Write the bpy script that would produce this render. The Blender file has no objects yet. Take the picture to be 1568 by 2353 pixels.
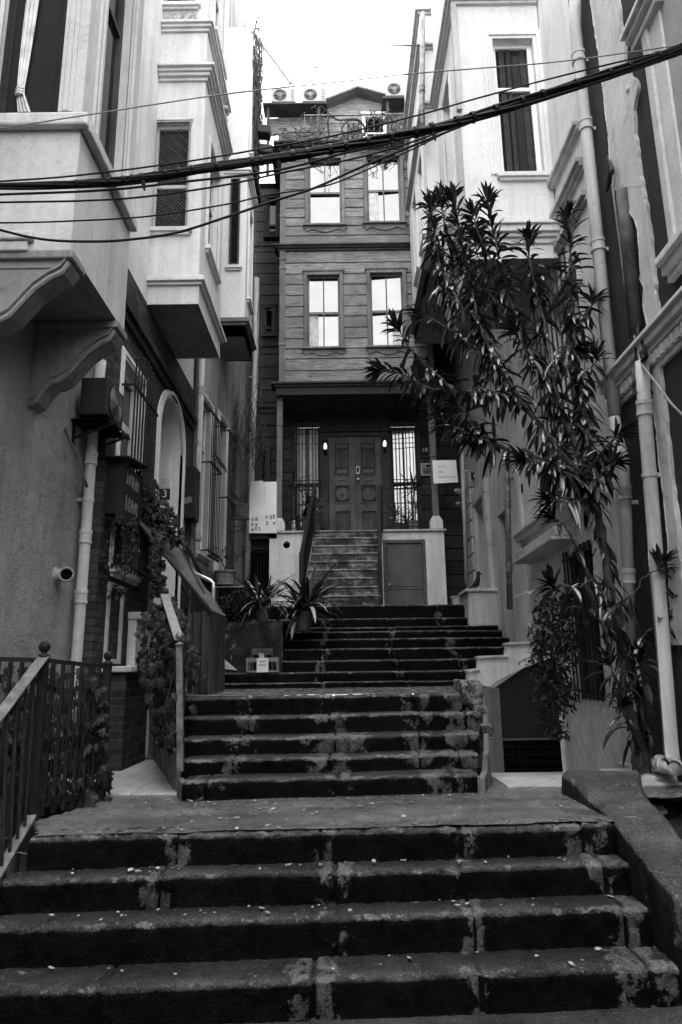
import bpy, bmesh, math, random
from mathutils import Vector, Matrix, noise
R = math.radians
random.seed(7)
scene = bpy.context.scene
COL = scene.collection
V = Vector

# ------------------------------------------------------------------ camera
EYE = V((0, 0, 1.62)); FOC = 1600.0; PITCH = R(13.0); ROLL = R(-0.8)
CM = (Matrix.Rotation(math.pi/2 + PITCH, 3, 'X') @ Matrix.Rotation(ROLL, 3, 'Z'))
cd = bpy.data.cameras.new('camera'); cam = bpy.data.objects.new('camera', cd); COL.objects.link(cam)
cam.matrix_world = Matrix.Translation(EYE) @ CM.to_4x4()
cd.sensor_fit = 'VERTICAL'; cd.sensor_height = 36.0; cd.sensor_width = 24.0
cd.lens = 36.0 * FOC / 2353.0
cd.clip_start = 0.05; cd.clip_end = 2000
scene.camera = cam

def ray(px, py): return CM @ V(((px-784)/FOC, (1176.5-py)/FOC, -1.0))
def P(px, py, Y):
    d = ray(px, py); return EYE + d*(Y/d.y)
def PX(px, py, X):
    d = ray(px, py); return EYE + d*(X/d.x)
def PZ(px, py, Z):
    d = ray(px, py); return EYE + d*((Z-EYE.z)/d.z)

# ------------------------------------------------------------------ objects
def tag(o, label=None, cat=None, group=None, kind=None):
    if label: o['label'] = label
    if cat: o['category'] = cat
    if group: o['group'] = group
    if kind: o['kind'] = kind
    return o
def thing(name, label, cat, loc=(0, 0, 0), rz=0, group=None):
    o = bpy.data.objects.new(name, None); COL.objects.link(o)
    o.location = loc; o.rotation_euler = (0, 0, rz); o.empty_display_size = 0.1
    return tag(o, label, cat, group)
def kids(o): return [c for c in bpy.data.objects if c.parent == o]
def dup(o, parent=None, loc=None, rz=None, label=None, scale=None):
    c = o.copy(); COL.objects.link(c); c.parent = parent
    if loc is not None: c.location = loc
    if rz is not None: c.rotation_euler = (0, 0, rz)
    if scale is not None: c.scale = (scale,)*3
    if label: c['label'] = label
    for k in kids(o): dup(k, c)
    return c
def root_loc(o):
    l = V((0, 0, 0))
    while o is not None:
        l = l + V(o.location); o = o.parent
    return l

class MB:
    def __init__(s): s.v = []; s.f = []; s.c = None
    def add(s, vs, fs):
        b = len(s.v); s.v += [V(p) for p in vs]; s.f += [tuple(i+b for i in f) for f in fs]; return s
    def quad(s, a, b, c, d): return s.add([a, b, c, d], [(0, 1, 2, 3)])
    def poly(s, pts): return s.add(pts, [tuple(range(len(pts)))])
    def box(s, x0, x1, y0, y1, z0, z1):
        return s.obox((x0, y0, z0), (x1-x0, 0, 0), (0, y1-y0, 0), (0, 0, z1-z0))
    def obox(s, o, a, b, c):
        o, a, b, c = V(o), V(a), V(b), V(c)
        if a.cross(b).dot(c) < 0: a, b = b, a
        vs = [o, o+a, o+a+b, o+b, o+c, o+a+c, o+a+b+c, o+b+c]
        return s.add(vs, [(0, 3, 2, 1), (4, 5, 6, 7), (0, 1, 5, 4), (1, 2, 6, 5), (2, 3, 7, 6), (3, 0, 4, 7)])
    def prism(s, pts, e):
        pts = [V(p) for p in pts]; e = V(e); n = len(pts)
        fs = [tuple(range(n-1, -1, -1)), tuple(range(n, 2*n))]
        fs += [(i, (i+1) % n, n+(i+1) % n, n+i) for i in range(n)]
        return s.add(pts + [p+e for p in pts], fs)
    def tube(s, pts, r, n=8, caps=True):
        pts = [V(p) for p in pts]; m = len(pts)
        if m < 2: return s
        rs = r if isinstance(r, (list, tuple)) else [r]*m
        b = len(s.v); ref = None; fs = []
        for i, p in enumerate(pts):
            t = (pts[min(i+1, m-1)] - pts[max(i-1, 0)])
            if t.length < 1e-9: t = V((0, 0, 1))
            t.normalize()
            if ref is None: ref = t.orthogonal().normalized()
            else:
                ref = ref - t*ref.dot(t)
                ref = ref.normalized() if ref.length > 1e-6 else t.orthogonal().normalized()
            w = t.cross(ref)
            for k in range(n):
                a = 2*math.pi*k/n
                s.v.append(p + (ref*math.cos(a) + w*math.sin(a))*rs[i])
        for i in range(m-1):
            for k in range(n):
                k2 = (k+1) % n
                s.f.append((b+i*n+k, b+i*n+k2, b+(i+1)*n+k2, b+(i+1)*n+k))
        if caps:
            s.f.append(tuple(b+k for k in range(n-1, -1, -1)))
            s.f.append(tuple(b+(m-1)*n+k for k in range(n)))
        return s
    def lathe(s, c, prof, n=16, axis=(0, 0, 1), caps=True):
        c = V(c); ax = V(axis).normalized(); u = ax.orthogonal().normalized(); w = ax.cross(u)
        b = len(s.v)
        for (r, h) in prof:
            for k in range(n):
                a = 2*math.pi*k/n
                s.v.append(c + ax*h + (u*math.cos(a) + w*math.sin(a))*r)
        for i in range(len(prof)-1):
            for k in range(n):
                k2 = (k+1) % n
                s.f.append((b+i*n+k, b+i*n+k2, b+(i+1)*n+k2, b+(i+1)*n+k))
        if caps:
            s.f.append(tuple(b+k for k in range(n-1, -1, -1)))
            s.f.append(tuple(b+(len(prof)-1)*n+k for k in range(n)))
        return s
    def ball(s, c, r, n=12, m=8):
        prof = [(max(1e-4, r*math.sin(math.pi*i/m)), -r*math.cos(math.pi*i/m)) for i in range(m+1)]
        return s.lathe(c, prof, n)
    def panel(s, o, u, v, W, H, holes=(), n=None, depth=0.0):
        """wall sheet of W x H with rectangular holes (a,b,c,d) and reveals going back along -n by depth"""
        o, u, v = V(o), V(u), V(v)
        us = sorted(set([0, W] + [min(max(h[i], 0), W) for h in holes for i in (0, 1)]))
        vs = sorted(set([0, H] + [min(max(h[i], 0), H) for h in holes for i in (2, 3)]))
        pt = lambda a, b: o + u*a + v*b
        for i in range(len(us)-1):
            for j in range(len(vs)-1):
                a, b = (us[i]+us[i+1])/2, (vs[j]+vs[j+1])/2
                if any(h[0] < a < h[1] and h[2] < b < h[3] for h in holes): continue
                s.quad(pt(us[i], vs[j]), pt(us[i+1], vs[j]), pt(us[i+1], vs[j+1]), pt(us[i], vs[j+1]))
        if n is not None and depth:
            k = -V(n)*depth
            for (a, b, c, d) in holes:
                q = [pt(a, c), pt(b, c), pt(b, d), pt(a, d)]
                for i in range(4):
                    p0, p1 = q[i], q[(i+1) % 4]
                    s.quad(p0, p0+k, p1+k, p1)
        return s
    def build(s, name, mat, parent=None, smooth=False, bevel=0, colors=None, label=None, origin=None):
        me = bpy.data.meshes.new(name)
        if parent is not None: off = root_loc(parent)
        elif origin is not None: off = V(origin)
        elif s.v:
            xs = [p.x for p in s.v]; ys = [p.y for p in s.v]; zs = [p.z for p in s.v]
            off = V(((min(xs)+max(xs))/2, (min(ys)+max(ys))/2, min(zs)))
        else: off = V((0, 0, 0))
        me.from_pydata([p-off for p in s.v], [], s.f)
        if colors:
            at = me.color_attributes.new('wear_and_skylight', 'FLOAT_COLOR', 'POINT')
            for i, c in enumerate(colors): at.data[i].color = (c[0], c[1], 0, 1) if isinstance(c, tuple) else (c, c, 0, 1)
        me.materials.append(mat)
        if smooth:
            for p in me.polygons: p.use_smooth = True
        me.update()
        o = bpy.data.objects.new(name, me); COL.objects.link(o)
        if parent is not None: o.parent = parent
        else: o.location = off
        if bevel:
            md = o.modifiers.new('bevel', 'BEVEL'); md.width = bevel; md.segments = 2
            md.limit_method = 'ANGLE'; md.angle_limit = R(40)
        if smooth == 'auto':
            pass
        if label: o['label'] = label
        return o

def clusters(mb, gap=.012):
    """indices of faces grouped into pieces that touch"""
    n = len(mb.v); p = list(range(n))
    def f(a):
        while p[a] != a: p[a] = p[p[a]]; a = p[a]
        return a
    for fc in mb.f:
        for i in fc[1:]:
            a, b = f(fc[0]), f(i)
            if a != b: p[a] = b
    bb = {}
    for i in range(n):
        r = f(i); q = mb.v[i]; b = bb.setdefault(r, [q.x, q.y, q.z, q.x, q.y, q.z])
        for k in range(3): b[k] = min(b[k], q[k]); b[k+3] = max(b[k+3], q[k])
    ks = list(bb); g = {k: k for k in ks}
    def h(a):
        while g[a] != a: a = g[a]
        return a
    for i, a in enumerate(ks):
        for b in ks[i+1:]:
            A, B = bb[a], bb[b]
            if all(A[k]-gap <= B[k+3] and B[k]-gap <= A[k+3] for k in range(3)): g[h(a)] = h(b)
    out = {}
    for fc in mb.f: out.setdefault(h(f(fc[0])), []).append(fc)
    return list(out.values())
def build_split(mb, name, mat, parent=None, **kw):
    """one object for every separate piece of mb"""
    res = []
    for fs in clusters(mb):
        m2 = MB(); mp = {}
        for fc in fs:
            t_ = []
            for i in fc:
                if i not in mp: mp[i] = len(m2.v); m2.v.append(mb.v[i])
                t_.append(mp[i])
            m2.f.append(tuple(t_))
        res.append(m2.build(name, mat, parent, **kw))
    return res

def text_mesh(txt, size, o, u, v, mat, parent, name='lettering', align='CENTER', off=0.0):
    """flat lettering lying in the plane u,v (right, up)"""
    cu = bpy.data.curves.new('t', 'FONT'); cu.body = txt; cu.size = size; cu.align_x = align; cu.align_y = 'CENTER'
    to = bpy.data.objects.new('t', cu); COL.objects.link(to)
    dg = bpy.context.evaluated_depsgraph_get(); dg.update()
    me = bpy.data.meshes.new_from_object(to.evaluated_get(dg))
    bpy.data.objects.remove(to)
    u, v = V(u).normalized(), V(v).normalized(); n = u.cross(v); o = V(o)
    mb = MB(); mb.add([o + u*p.co.x + v*p.co.y + n*off for p in me.vertices], [tuple(p.vertices) for p in me.polygons])
    return mb.build(name, mat, parent)

# ------------------------------------------------------------------ materials
def nt_new(name):
    m = bpy.data.materials.new(name); m.use_nodes = True
    nt = m.node_tree; nt.nodes.clear()
    out = nt.nodes.new('ShaderNodeOutputMaterial'); b = nt.nodes.new('ShaderNodeBsdfPrincipled')
    nt.links.new(b.outputs[0], out.inputs[0])
    return m, nt, b
def nd(nt, t, **k):
    n = nt.nodes.new(t)
    for a, v in k.items(): setattr(n, a, v)
    return n
def pos(nt, scale=(1, 1, 1), rot=(0, 0, 0)):
    g = nd(nt, 'ShaderNodeNewGeometry'); m = nd(nt, 'ShaderNodeMapping')
    m.inputs['Scale'].default_value = scale; m.inputs['Rotation'].default_value = rot
    nt.links.new(g.outputs['Position'], m.inputs['Vector']); return m.outputs[0]
def tex_noise(nt, vec, sc, det=4, rough=.55, dist=0):
    n = nd(nt, 'ShaderNodeTexNoise'); n.inputs['Scale'].default_value = sc; n.inputs['Detail'].default_value = det
    n.inputs['Roughness'].default_value = rough; n.inputs['Distortion'].default_value = dist
    nt.links.new(vec, n.inputs['Vector']); return n.outputs['Fac']
def ramp(nt, fac, a, b, va=0., vb=1.):
    r = nd(nt, 'ShaderNodeMapRange'); r.inputs[1].default_value = a; r.inputs[2].default_value = b
    r.inputs[3].default_value = va; r.inputs[4].default_value = vb
    nt.links.new(fac, r.inputs[0]); return r.outputs[0]
def mth(nt, op, a, b=None, c=None):
    n = nd(nt, 'ShaderNodeMath', operation=op)
    for i, x in enumerate((a, b, c)):
        if x is None: continue
        if isinstance(x, (int, float)): n.inputs[i].default_value = x
        else: nt.links.new(x, n.inputs[i])
    return n.outputs[0]
def grey(nt, val, sock):
    c = nd(nt, 'ShaderNodeCombineColor')
    for i in range(3): nt.links.new(val, c.inputs[i])
    nt.links.new(c.outputs[0], sock)
def bump(nt, b, h, strength=.3, dist=.01):
    n = nd(nt, 'ShaderNodeBump'); n.inputs['Strength'].default_value = strength; n.inputs['Distance'].default_value = dist
    nt.links.new(h, n.inputs['Height']); nt.links.new(n.outputs[0], b.inputs['Normal'])

def mat_plain(name, a, rough=.6, metal=0., var=.15, sc=6., bmp=0., bsc=40., spec=.08):
    m, nt, b = nt_new(name)
    f = tex_noise(nt, pos(nt), sc, 5)
    v = mth(nt, 'MULTIPLY', ramp(nt, f, .3, .7, 1-var, 1+var), a)
    grey(nt, v, b.inputs['Base Color'])
    b.inputs['Roughness'].default_value = rough; b.inputs['Metallic'].default_value = metal
    b.inputs['Specular IOR Level'].default_value = spec
    if bmp: bump(nt, b, tex_noise(nt, pos(nt), bsc, 4), bmp, .01)
    return m
def mat_stucco(name, a, streak=.35, patch=.2, bmp=.35, bsc=70, rough=.85, dirt=.25, crack=0.):
    m, nt, b = nt_new(name)
    st = ramp(nt, tex_noise(nt, pos(nt, (5, 5, .28)), 1.6, 5, .6), .45, .75, 1., 1-streak)
    st2 = ramp(nt, tex_noise(nt, pos(nt, (14, 14, .5)), 1.5, 3, .5), .5, .78, 1., 1-streak*.5)
    pa = ramp(nt, tex_noise(nt, pos(nt), 1.1, 6, .6), .3, .7, 1-patch, 1+patch*.5)
    fi = ramp(nt, tex_noise(nt, pos(nt), 26, 6, .7), .3, .7, 1-.10, 1.08)
    di = ramp(nt, tex_noise(nt, pos(nt), 4.2, 7, .7, .6), .56, .75, 1., 1-dirt)
    v = mth(nt, 'MULTIPLY', st, pa); v = mth(nt, 'MULTIPLY', v, fi); v = mth(nt, 'MULTIPLY', v, di)
    v = mth(nt, 'MULTIPLY', v, ramp(nt, st2, 0, 1, .5, 1.))
    if crack:
        vo = nd(nt, 'ShaderNodeTexVoronoi', feature='DISTANCE_TO_EDGE'); vo.inputs['Scale'].default_value = .9
        ad = nd(nt, 'ShaderNodeVectorMath', operation='ADD'); nz = nd(nt, 'ShaderNodeTexNoise'); nz.inputs['Scale'].default_value = 3
        p_ = pos(nt); nt.links.new(p_, nz.inputs['Vector']); nt.links.new(p_, ad.inputs[0]); nt.links.new(nz.outputs['Color'], ad.inputs[1])
        nt.links.new(ad.outputs[0], vo.inputs['Vector'])
        v = mth(nt, 'MULTIPLY', v, ramp(nt, vo.outputs['Distance'], 0., .008, 1-crack, 1.))
    v = mth(nt, 'MULTIPLY', v, a)
    grey(nt, v, b.inputs['Base Color']); b.inputs['Roughness'].default_value = rough
    b.inputs['Specular IOR Level'].default_value = .05
    h = mth(nt, 'ADD', tex_noise(nt, pos(nt), bsc, 6, .65), mth(nt, 'MULTIPLY', tex_noise(nt, pos(nt), 5, 3), 2.))
    bump(nt, b, h, bmp, .012)
    return m
def mat_wood(name, a, axis='X', contrast=.45, rough=.62, spec=.05):
    m, nt, b = nt_new(name)
    sc = {'X': (1.7, 34, 34), 'Z': (26, 26, 1.4), 'Y': (14, .9, 14)}[axis]
    g = nd(nt, 'ShaderNodeNewGeometry')
    rn = g.outputs['Random Per Island']
    mp = nd(nt, 'ShaderNodeMapping'); mp.inputs['Scale'].default_value = sc
    cb = nd(nt, 'ShaderNodeCombineXYZ')
    for i in range(3): nt.links.new(mth(nt, 'MULTIPLY', rn, 37.), cb.inputs[i])
    nt.links.new(g.outputs['Position'], mp.inputs['Vector']); nt.links.new(cb.outputs[0], mp.inputs['Location'])
    f1 = tex_noise(nt, mp.outputs[0], 1.5, 8, .65, 1.2)
    f2 = tex_noise(nt, pos(nt), 2.2, 5, .6)
    v = mth(nt, 'MULTIPLY', ramp(nt, f1, .28, .72, 1-contrast, 1+contrast), ramp(nt, f2, .3, .7, .72, 1.28))
    v = mth(nt, 'MULTIPLY', v, ramp(nt, rn, 0, 1, .8, 1.22))
    v = mth(nt, 'MULTIPLY', v, a)
    grey(nt, v, b.inputs['Base Color']); b.inputs['Roughness'].default_value = rough
    b.inputs['Specular IOR Level'].default_value = spec
    bump(nt, b, f1, .35, .006)
    return m
def mat_brick(name, a, mortar, sc=1.0, bmp=.6):
    m, nt, b = nt_new(name)
    g = nd(nt, 'ShaderNodeNewGeometry'); sx = nd(nt, 'ShaderNodeSeparateXYZ'); nt.links.new(g.outputs['Position'], sx.inputs[0])
    cb = nd(nt, 'ShaderNodeCombineXYZ')
    nt.links.new(mth(nt, 'ADD', sx.outputs[0], sx.outputs[1]), cb.inputs[0]); nt.links.new(sx.outputs[2], cb.inputs[1])
    br = nd(nt, 'ShaderNodeTexBrick'); br.inputs['Scale'].default_value = sc
    br.inputs['Brick Width'].default_value = .23; br.inputs['Row Height'].default_value = .078
    br.inputs['Mortar Size'].default_value = .007; br.inputs['Mortar Smooth'].default_value = .3
    br.inputs['Color1'].default_value = (a*.7,)*3+(1,); br.inputs['Color2'].default_value = (a*1.35,)*3+(1,)
    br.inputs['Mortar'].default_value = (mortar,)*3+(1,)
    nt.links.new(cb.outputs[0], br.inputs['Vector'])
    mx = nd(nt, 'ShaderNodeMix', data_type='RGBA', blend_type='MULTIPLY'); mx.inputs[0].default_value = 1
    nt.links.new(br.outputs['Color'], mx.inputs[6])
    grey(nt, ramp(nt, tex_noise(nt, pos(nt), 7, 6, .65), .25, .75, .55, 1.35), mx.inputs[7])
    nt.links.new(mx.outputs[2], b.inputs['Base Color']); b.inputs['Roughness'].default_value = .8; b.inputs['Specular IOR Level'].default_value = .06
    h = mth(nt, 'ADD', mth(nt, 'MULTIPLY', br.outputs['Fac'], -1.), mth(nt, 'MULTIPLY', tex_noise(nt, pos(nt), 60, 4), .5))
    bump(nt, b, h, bmp, .008)
    return m
def mat_concrete(name, dark, light, rough=.5, speck=.5, spec=.05):
    """old stone and cement steps: 'wear' vertex colour: red mixes in pale cement, green paints skylight on upper faces"""
    m, nt, b = nt_new(name)
    at = nd(nt, 'ShaderNodeVertexColor', layer_name='wear_and_skylight')
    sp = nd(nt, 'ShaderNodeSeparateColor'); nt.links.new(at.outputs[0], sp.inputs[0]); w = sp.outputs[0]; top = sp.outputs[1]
    n1 = tex_noise(nt, pos(nt), 9, 8, .7, .4); n2 = tex_noise(nt, pos(nt), 55, 8, .8); n4 = tex_noise(nt, pos(nt, (1, 3.5, 1)), 1.7, 6, .65); n3 = tex_noise(nt, pos(nt), 2.1, 6, .6)
    vo = nd(nt, 'ShaderNodeTexVoronoi'); vo.inputs['Scale'].default_value = 95; nt.links.new(pos(nt), vo.inputs['Vector'])
    sc = nd(nt, 'ShaderNodeSeparateColor'); nt.links.new(vo.outputs['Color'], sc.inputs[0])
    spk = mth(nt, 'MULTIPLY', ramp(nt, sc.outputs[0], .78, .98), ramp(nt, vo.outputs['Distance'], .35, .15))
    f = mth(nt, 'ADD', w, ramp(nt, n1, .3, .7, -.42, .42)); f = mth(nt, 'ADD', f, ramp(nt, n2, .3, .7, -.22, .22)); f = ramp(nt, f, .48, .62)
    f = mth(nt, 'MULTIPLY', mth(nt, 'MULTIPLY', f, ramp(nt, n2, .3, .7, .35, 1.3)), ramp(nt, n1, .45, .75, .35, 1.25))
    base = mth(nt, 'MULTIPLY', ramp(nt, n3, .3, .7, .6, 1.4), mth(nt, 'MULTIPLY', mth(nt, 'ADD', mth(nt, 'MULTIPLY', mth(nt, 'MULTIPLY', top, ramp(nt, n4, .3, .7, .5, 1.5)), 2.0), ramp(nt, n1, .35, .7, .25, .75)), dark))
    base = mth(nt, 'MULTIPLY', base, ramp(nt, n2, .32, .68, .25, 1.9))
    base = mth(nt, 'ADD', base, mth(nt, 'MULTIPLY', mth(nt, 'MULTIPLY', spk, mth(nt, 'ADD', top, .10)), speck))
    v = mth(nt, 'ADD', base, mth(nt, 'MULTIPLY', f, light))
    grey(nt, v, b.inputs['Base Color'])
    nt.links.new(ramp(nt, n1, .3, .7, rough-.12, rough+.2), b.inputs['Roughness'])
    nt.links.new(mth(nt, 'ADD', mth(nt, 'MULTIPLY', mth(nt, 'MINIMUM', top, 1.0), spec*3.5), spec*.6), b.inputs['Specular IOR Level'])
    h = mth(nt, 'ADD', mth(nt, 'MULTIPLY', n2, .6), mth(nt, 'ADD', n1, mth(nt, 'MULTIPLY', vo.outputs['Distance'], .3)))
    bump(nt, b, h, .9, .018)
    return m
def mat_glass(name, a=.9, rough=.03, metal=1.0, wob=.02):
    m, nt, b = nt_new(name)
    f = tex_noise(nt, pos(nt), 3, 4)
    grey(nt, mth(nt, 'MULTIPLY', ramp(nt, f, .3, .7, .92, 1.05), a), b.inputs['Base Color'])
    b.inputs['Metallic'].default_value = metal; b.inputs['Roughness'].default_value = rough
    b.inputs['Specular IOR Level'].default_value = .3
    bump(nt, b, tex_noise(nt, pos(nt), 2.0, 2), wob, .02)
    return m
def mat_leaf(name, a, rough=.36, spread=.6, spec=.22):
    m, nt, b = nt_new(name)
    g = nd(nt, 'ShaderNodeNewGeometry')
    v = mth(nt, 'MULTIPLY', ramp(nt, g.outputs['Random Per Island'], 0, 1, 1-spread, 1+spread), a)
    v = mth(nt, 'MULTIPLY', v, ramp(nt, tex_noise(nt, pos(nt), 30, 3), .3, .7, .8, 1.2))
    grey(nt, v, b.inputs['Base Color']); b.inputs['Roughness'].default_value = rough
    b.inputs['Specular IOR Level'].default_value = spec
    return m
def mat_emit(name, e):
    m, nt, b = nt_new(name); b.inputs['Base Color'].default_value = (.8, .8, .8, 1)
    b.inputs['Emission Color'].default_value = (1, 1, 1, 1); b.inputs['Emission Strength'].default_value = e
    return m
def mat_marble(name, a):
    m, nt, b = nt_new(name)
    p_ = pos(nt, (1, 1.6, 3.2), (R(18), 0, R(25)))
    wv = nd(nt, 'ShaderNodeTexWave', wave_type='BANDS'); wv.inputs['Scale'].default_value = 2.2; wv.inputs['Distortion'].default_value = 9
    wv.inputs['Detail'].default_value = 5; wv.inputs['Detail Scale'].default_value = 1.3; nt.links.new(p_, wv.inputs['Vector'])
    v = mth(nt, 'MULTIPLY', ramp(nt, wv.outputs['Fac'], .0, 1., .84, 1.06), ramp(nt, tex_noise(nt, pos(nt), 3, 6, .6), .3, .7, .75, 1.15))
    v = mth(nt, 'MULTIPLY', v, a)
    grey(nt, v, b.inputs['Base Color']); b.inputs['Roughness'].default_value = .45
    bump(nt, b, tex_noise(nt, pos(nt), 20, 4), .1, .01)
    return m

M = dict(
    grey_stucco=mat_stucco('grey_stucco', .29, .18, .3, 1.0, 42, dirt=.4, crack=.35),
    grey_smooth=mat_stucco('grey_smooth', .45, .25, .2, .25, 30, dirt=.35, crack=.10),
    cream=mat_stucco('cream_stucco', .59, .20, .16, .15, 40, dirt=.28, crack=.12),
    white=mat_stucco('white_stucco', .61, .15, .12, .12, 40, dirt=.22, crack=.10),
    rstucco=mat_stucco('dark_rough_stucco', .045, .2, .25, .9, 80, dirt=.3),
    midstucco=mat_stucco('mid_rough_stucco', .30, .15, .12, .8, 75),
    broken=mat_stucco('broken_plaster', .50, .3, .25, .5, 30, dirt=.45),
    block=mat_stucco('whitewashed_block', .62, .3, .12, .2, 40, dirt=.35),
    darkwall=mat_stucco('sooty_plaster_and_shade', .045, .4, .4, .5, 40, dirt=.5),
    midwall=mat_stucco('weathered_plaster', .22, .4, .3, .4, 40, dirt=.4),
    stone=mat_stucco('cut_stone', .46, .3, .25, .4, 35, dirt=.4),
    brick=mat_brick('dark_brick', .05, .025),
    tilebrick=mat_brick('glazed_dark_brick', .035, .06),
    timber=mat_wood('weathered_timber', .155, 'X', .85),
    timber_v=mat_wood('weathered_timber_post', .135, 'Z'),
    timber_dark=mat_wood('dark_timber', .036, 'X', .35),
    timber_darkv=mat_wood('dark_timber_post', .042, 'Z', .35),
    door=mat_wood('door_timber', .085, 'Z', .55, .5),
    doorpanel_shade=mat_wood('shaded_door_timber', .03, 'Z', .5, .5),
    rustic=mat_wood('rustic_board', .07, 'X', .8, .7),
    iron=mat_plain('wrought_iron', .018, .45, 0, .4, 20, .2, 60),
    irongrey=mat_plain('painted_iron_worn', .16, .42, .3, .5, 12, .2, 60),
    steel=mat_plain('brushed_steel', .55, .3, .8, .2, 14),
    pvc=mat_stucco('grey_pvc', .46, .4, .2, .05, 30, .5, dirt=.35),
    pvcdark=mat_plain('dark_soil_pipe', .05, .5, 0, .5, 8),
    leafbig=mat_leaf('long_leaf', .022, .22, .7, .55),
    leafsmall=mat_leaf('small_leaf', .022, .42, .6, .12),
    leafivy=mat_leaf('ivy_leaf', .016, .4, .6, .08),
    leafpale=mat_leaf('variegated_leaf', .22, .5, .4),
    leafdry=mat_leaf('dry_leaf', .30, .6, .5),
    bark=mat_plain('bark', .06, .8, 0, .5, 14, .8, 50),
    twig=mat_plain('twig', .05, .8, 0, .5, 14),
    pot=mat_plain('black_plastic_pot', .055, .5, 0, .3, 8),
    clay=mat_plain('clay_pot', .14, .7, 0, .35, 8, .2),
    soil=mat_plain('soil', .018, .95, 0, .6, 30, .9, 30),
    glass_bright=mat_glass('sky_lit_window_glass', .135, .10, 1., .06),
    glass_porch=mat_glass('pale_window_glass', .6, .03, 1., .05),
    glass_mid=mat_glass('dull_window_glass', .022, .06, .9),
    glass_dark=mat_glass('dark_window_glass', .015, .04, 0.),
    curtain=mat_plain('curtain_cloth', .50, .9, 0, .25, 9),
    curtain_dark=mat_plain('curtain_dark', .05, .9, 0, .4, 9),
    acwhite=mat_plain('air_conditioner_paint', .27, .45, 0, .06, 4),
    black=mat_plain('black_void', .004, .9, 0, .3, 5, spec=.02),
    cable=mat_plain('cable_rubber', .012, .42, 0, .3, 30),
    cablegrey=mat_plain('cable_grey', .20, .5, 0, .3, 30),
    paper=mat_plain('sign_white', .80, .6, 0, .05, 4),
    ink=mat_plain('faded_ink', .28, .7, 0, .2, 10),
    plate=mat_plain('enamel_dark', .02, .35, 0, .2, 8),
    plategrey=mat_plain('grey_plate', .14, .5, 0, .3, 10),
    letter=mat_plain('pale_letter', .55, .5, 0, .1, 8),
    sticker=mat_plain('faded_sticker', .30, .6, 0, .7, 25),
    cabinet=mat_plain('cabinet_paint', .70, .4, 0, .1, 3),
    doorgrey=mat_plain('painted_metal_door', .085, .45, 0, .2, 4, .08, 30),
    panelgrey=mat_plain('grey_panel', .02, .5, 0, .2, 4),
    lattice=mat_plain('black_lattice', .005, .8, 0, .2, 8, spec=.05),
    lampglow=mat_emit('lit_bulb', 1.1),
    lampglass=mat_plain('lamp_glass', .5, .1, 0, .1, 8),
    marble=mat_marble('veined_marble', .54),
    tarp=mat_stucco('weathered_vinyl', .06, .75, .3, .2, 20, .45, dirt=.5),
    tarptop=mat_stucco('weathered_vinyl_top', .13, .5, .3, .2, 20, .35, dirt=.5),
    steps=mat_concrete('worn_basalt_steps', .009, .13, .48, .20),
    landing=mat_concrete('wet_cement', .044, .05, .20, .06, .28),
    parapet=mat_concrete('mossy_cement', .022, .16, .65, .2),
    foot=mat_concrete('street_cement', .03, .10, .5),
)
# ------------------------------------------------------------------ ground, steps, landings
def nz(p, s=1.0, o=0): return noise.noise(V((p[0]*s+o*7.3, p[1]*s-o*3.1, p[2]*s+o)))
def fbm(p, s, o=0, oct=4): return noise.fractal(V((p[0]*s+o*7.3, p[1]*s-o*3.1, p[2]*s+o)), 1.0, 2.0, oct)

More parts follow.
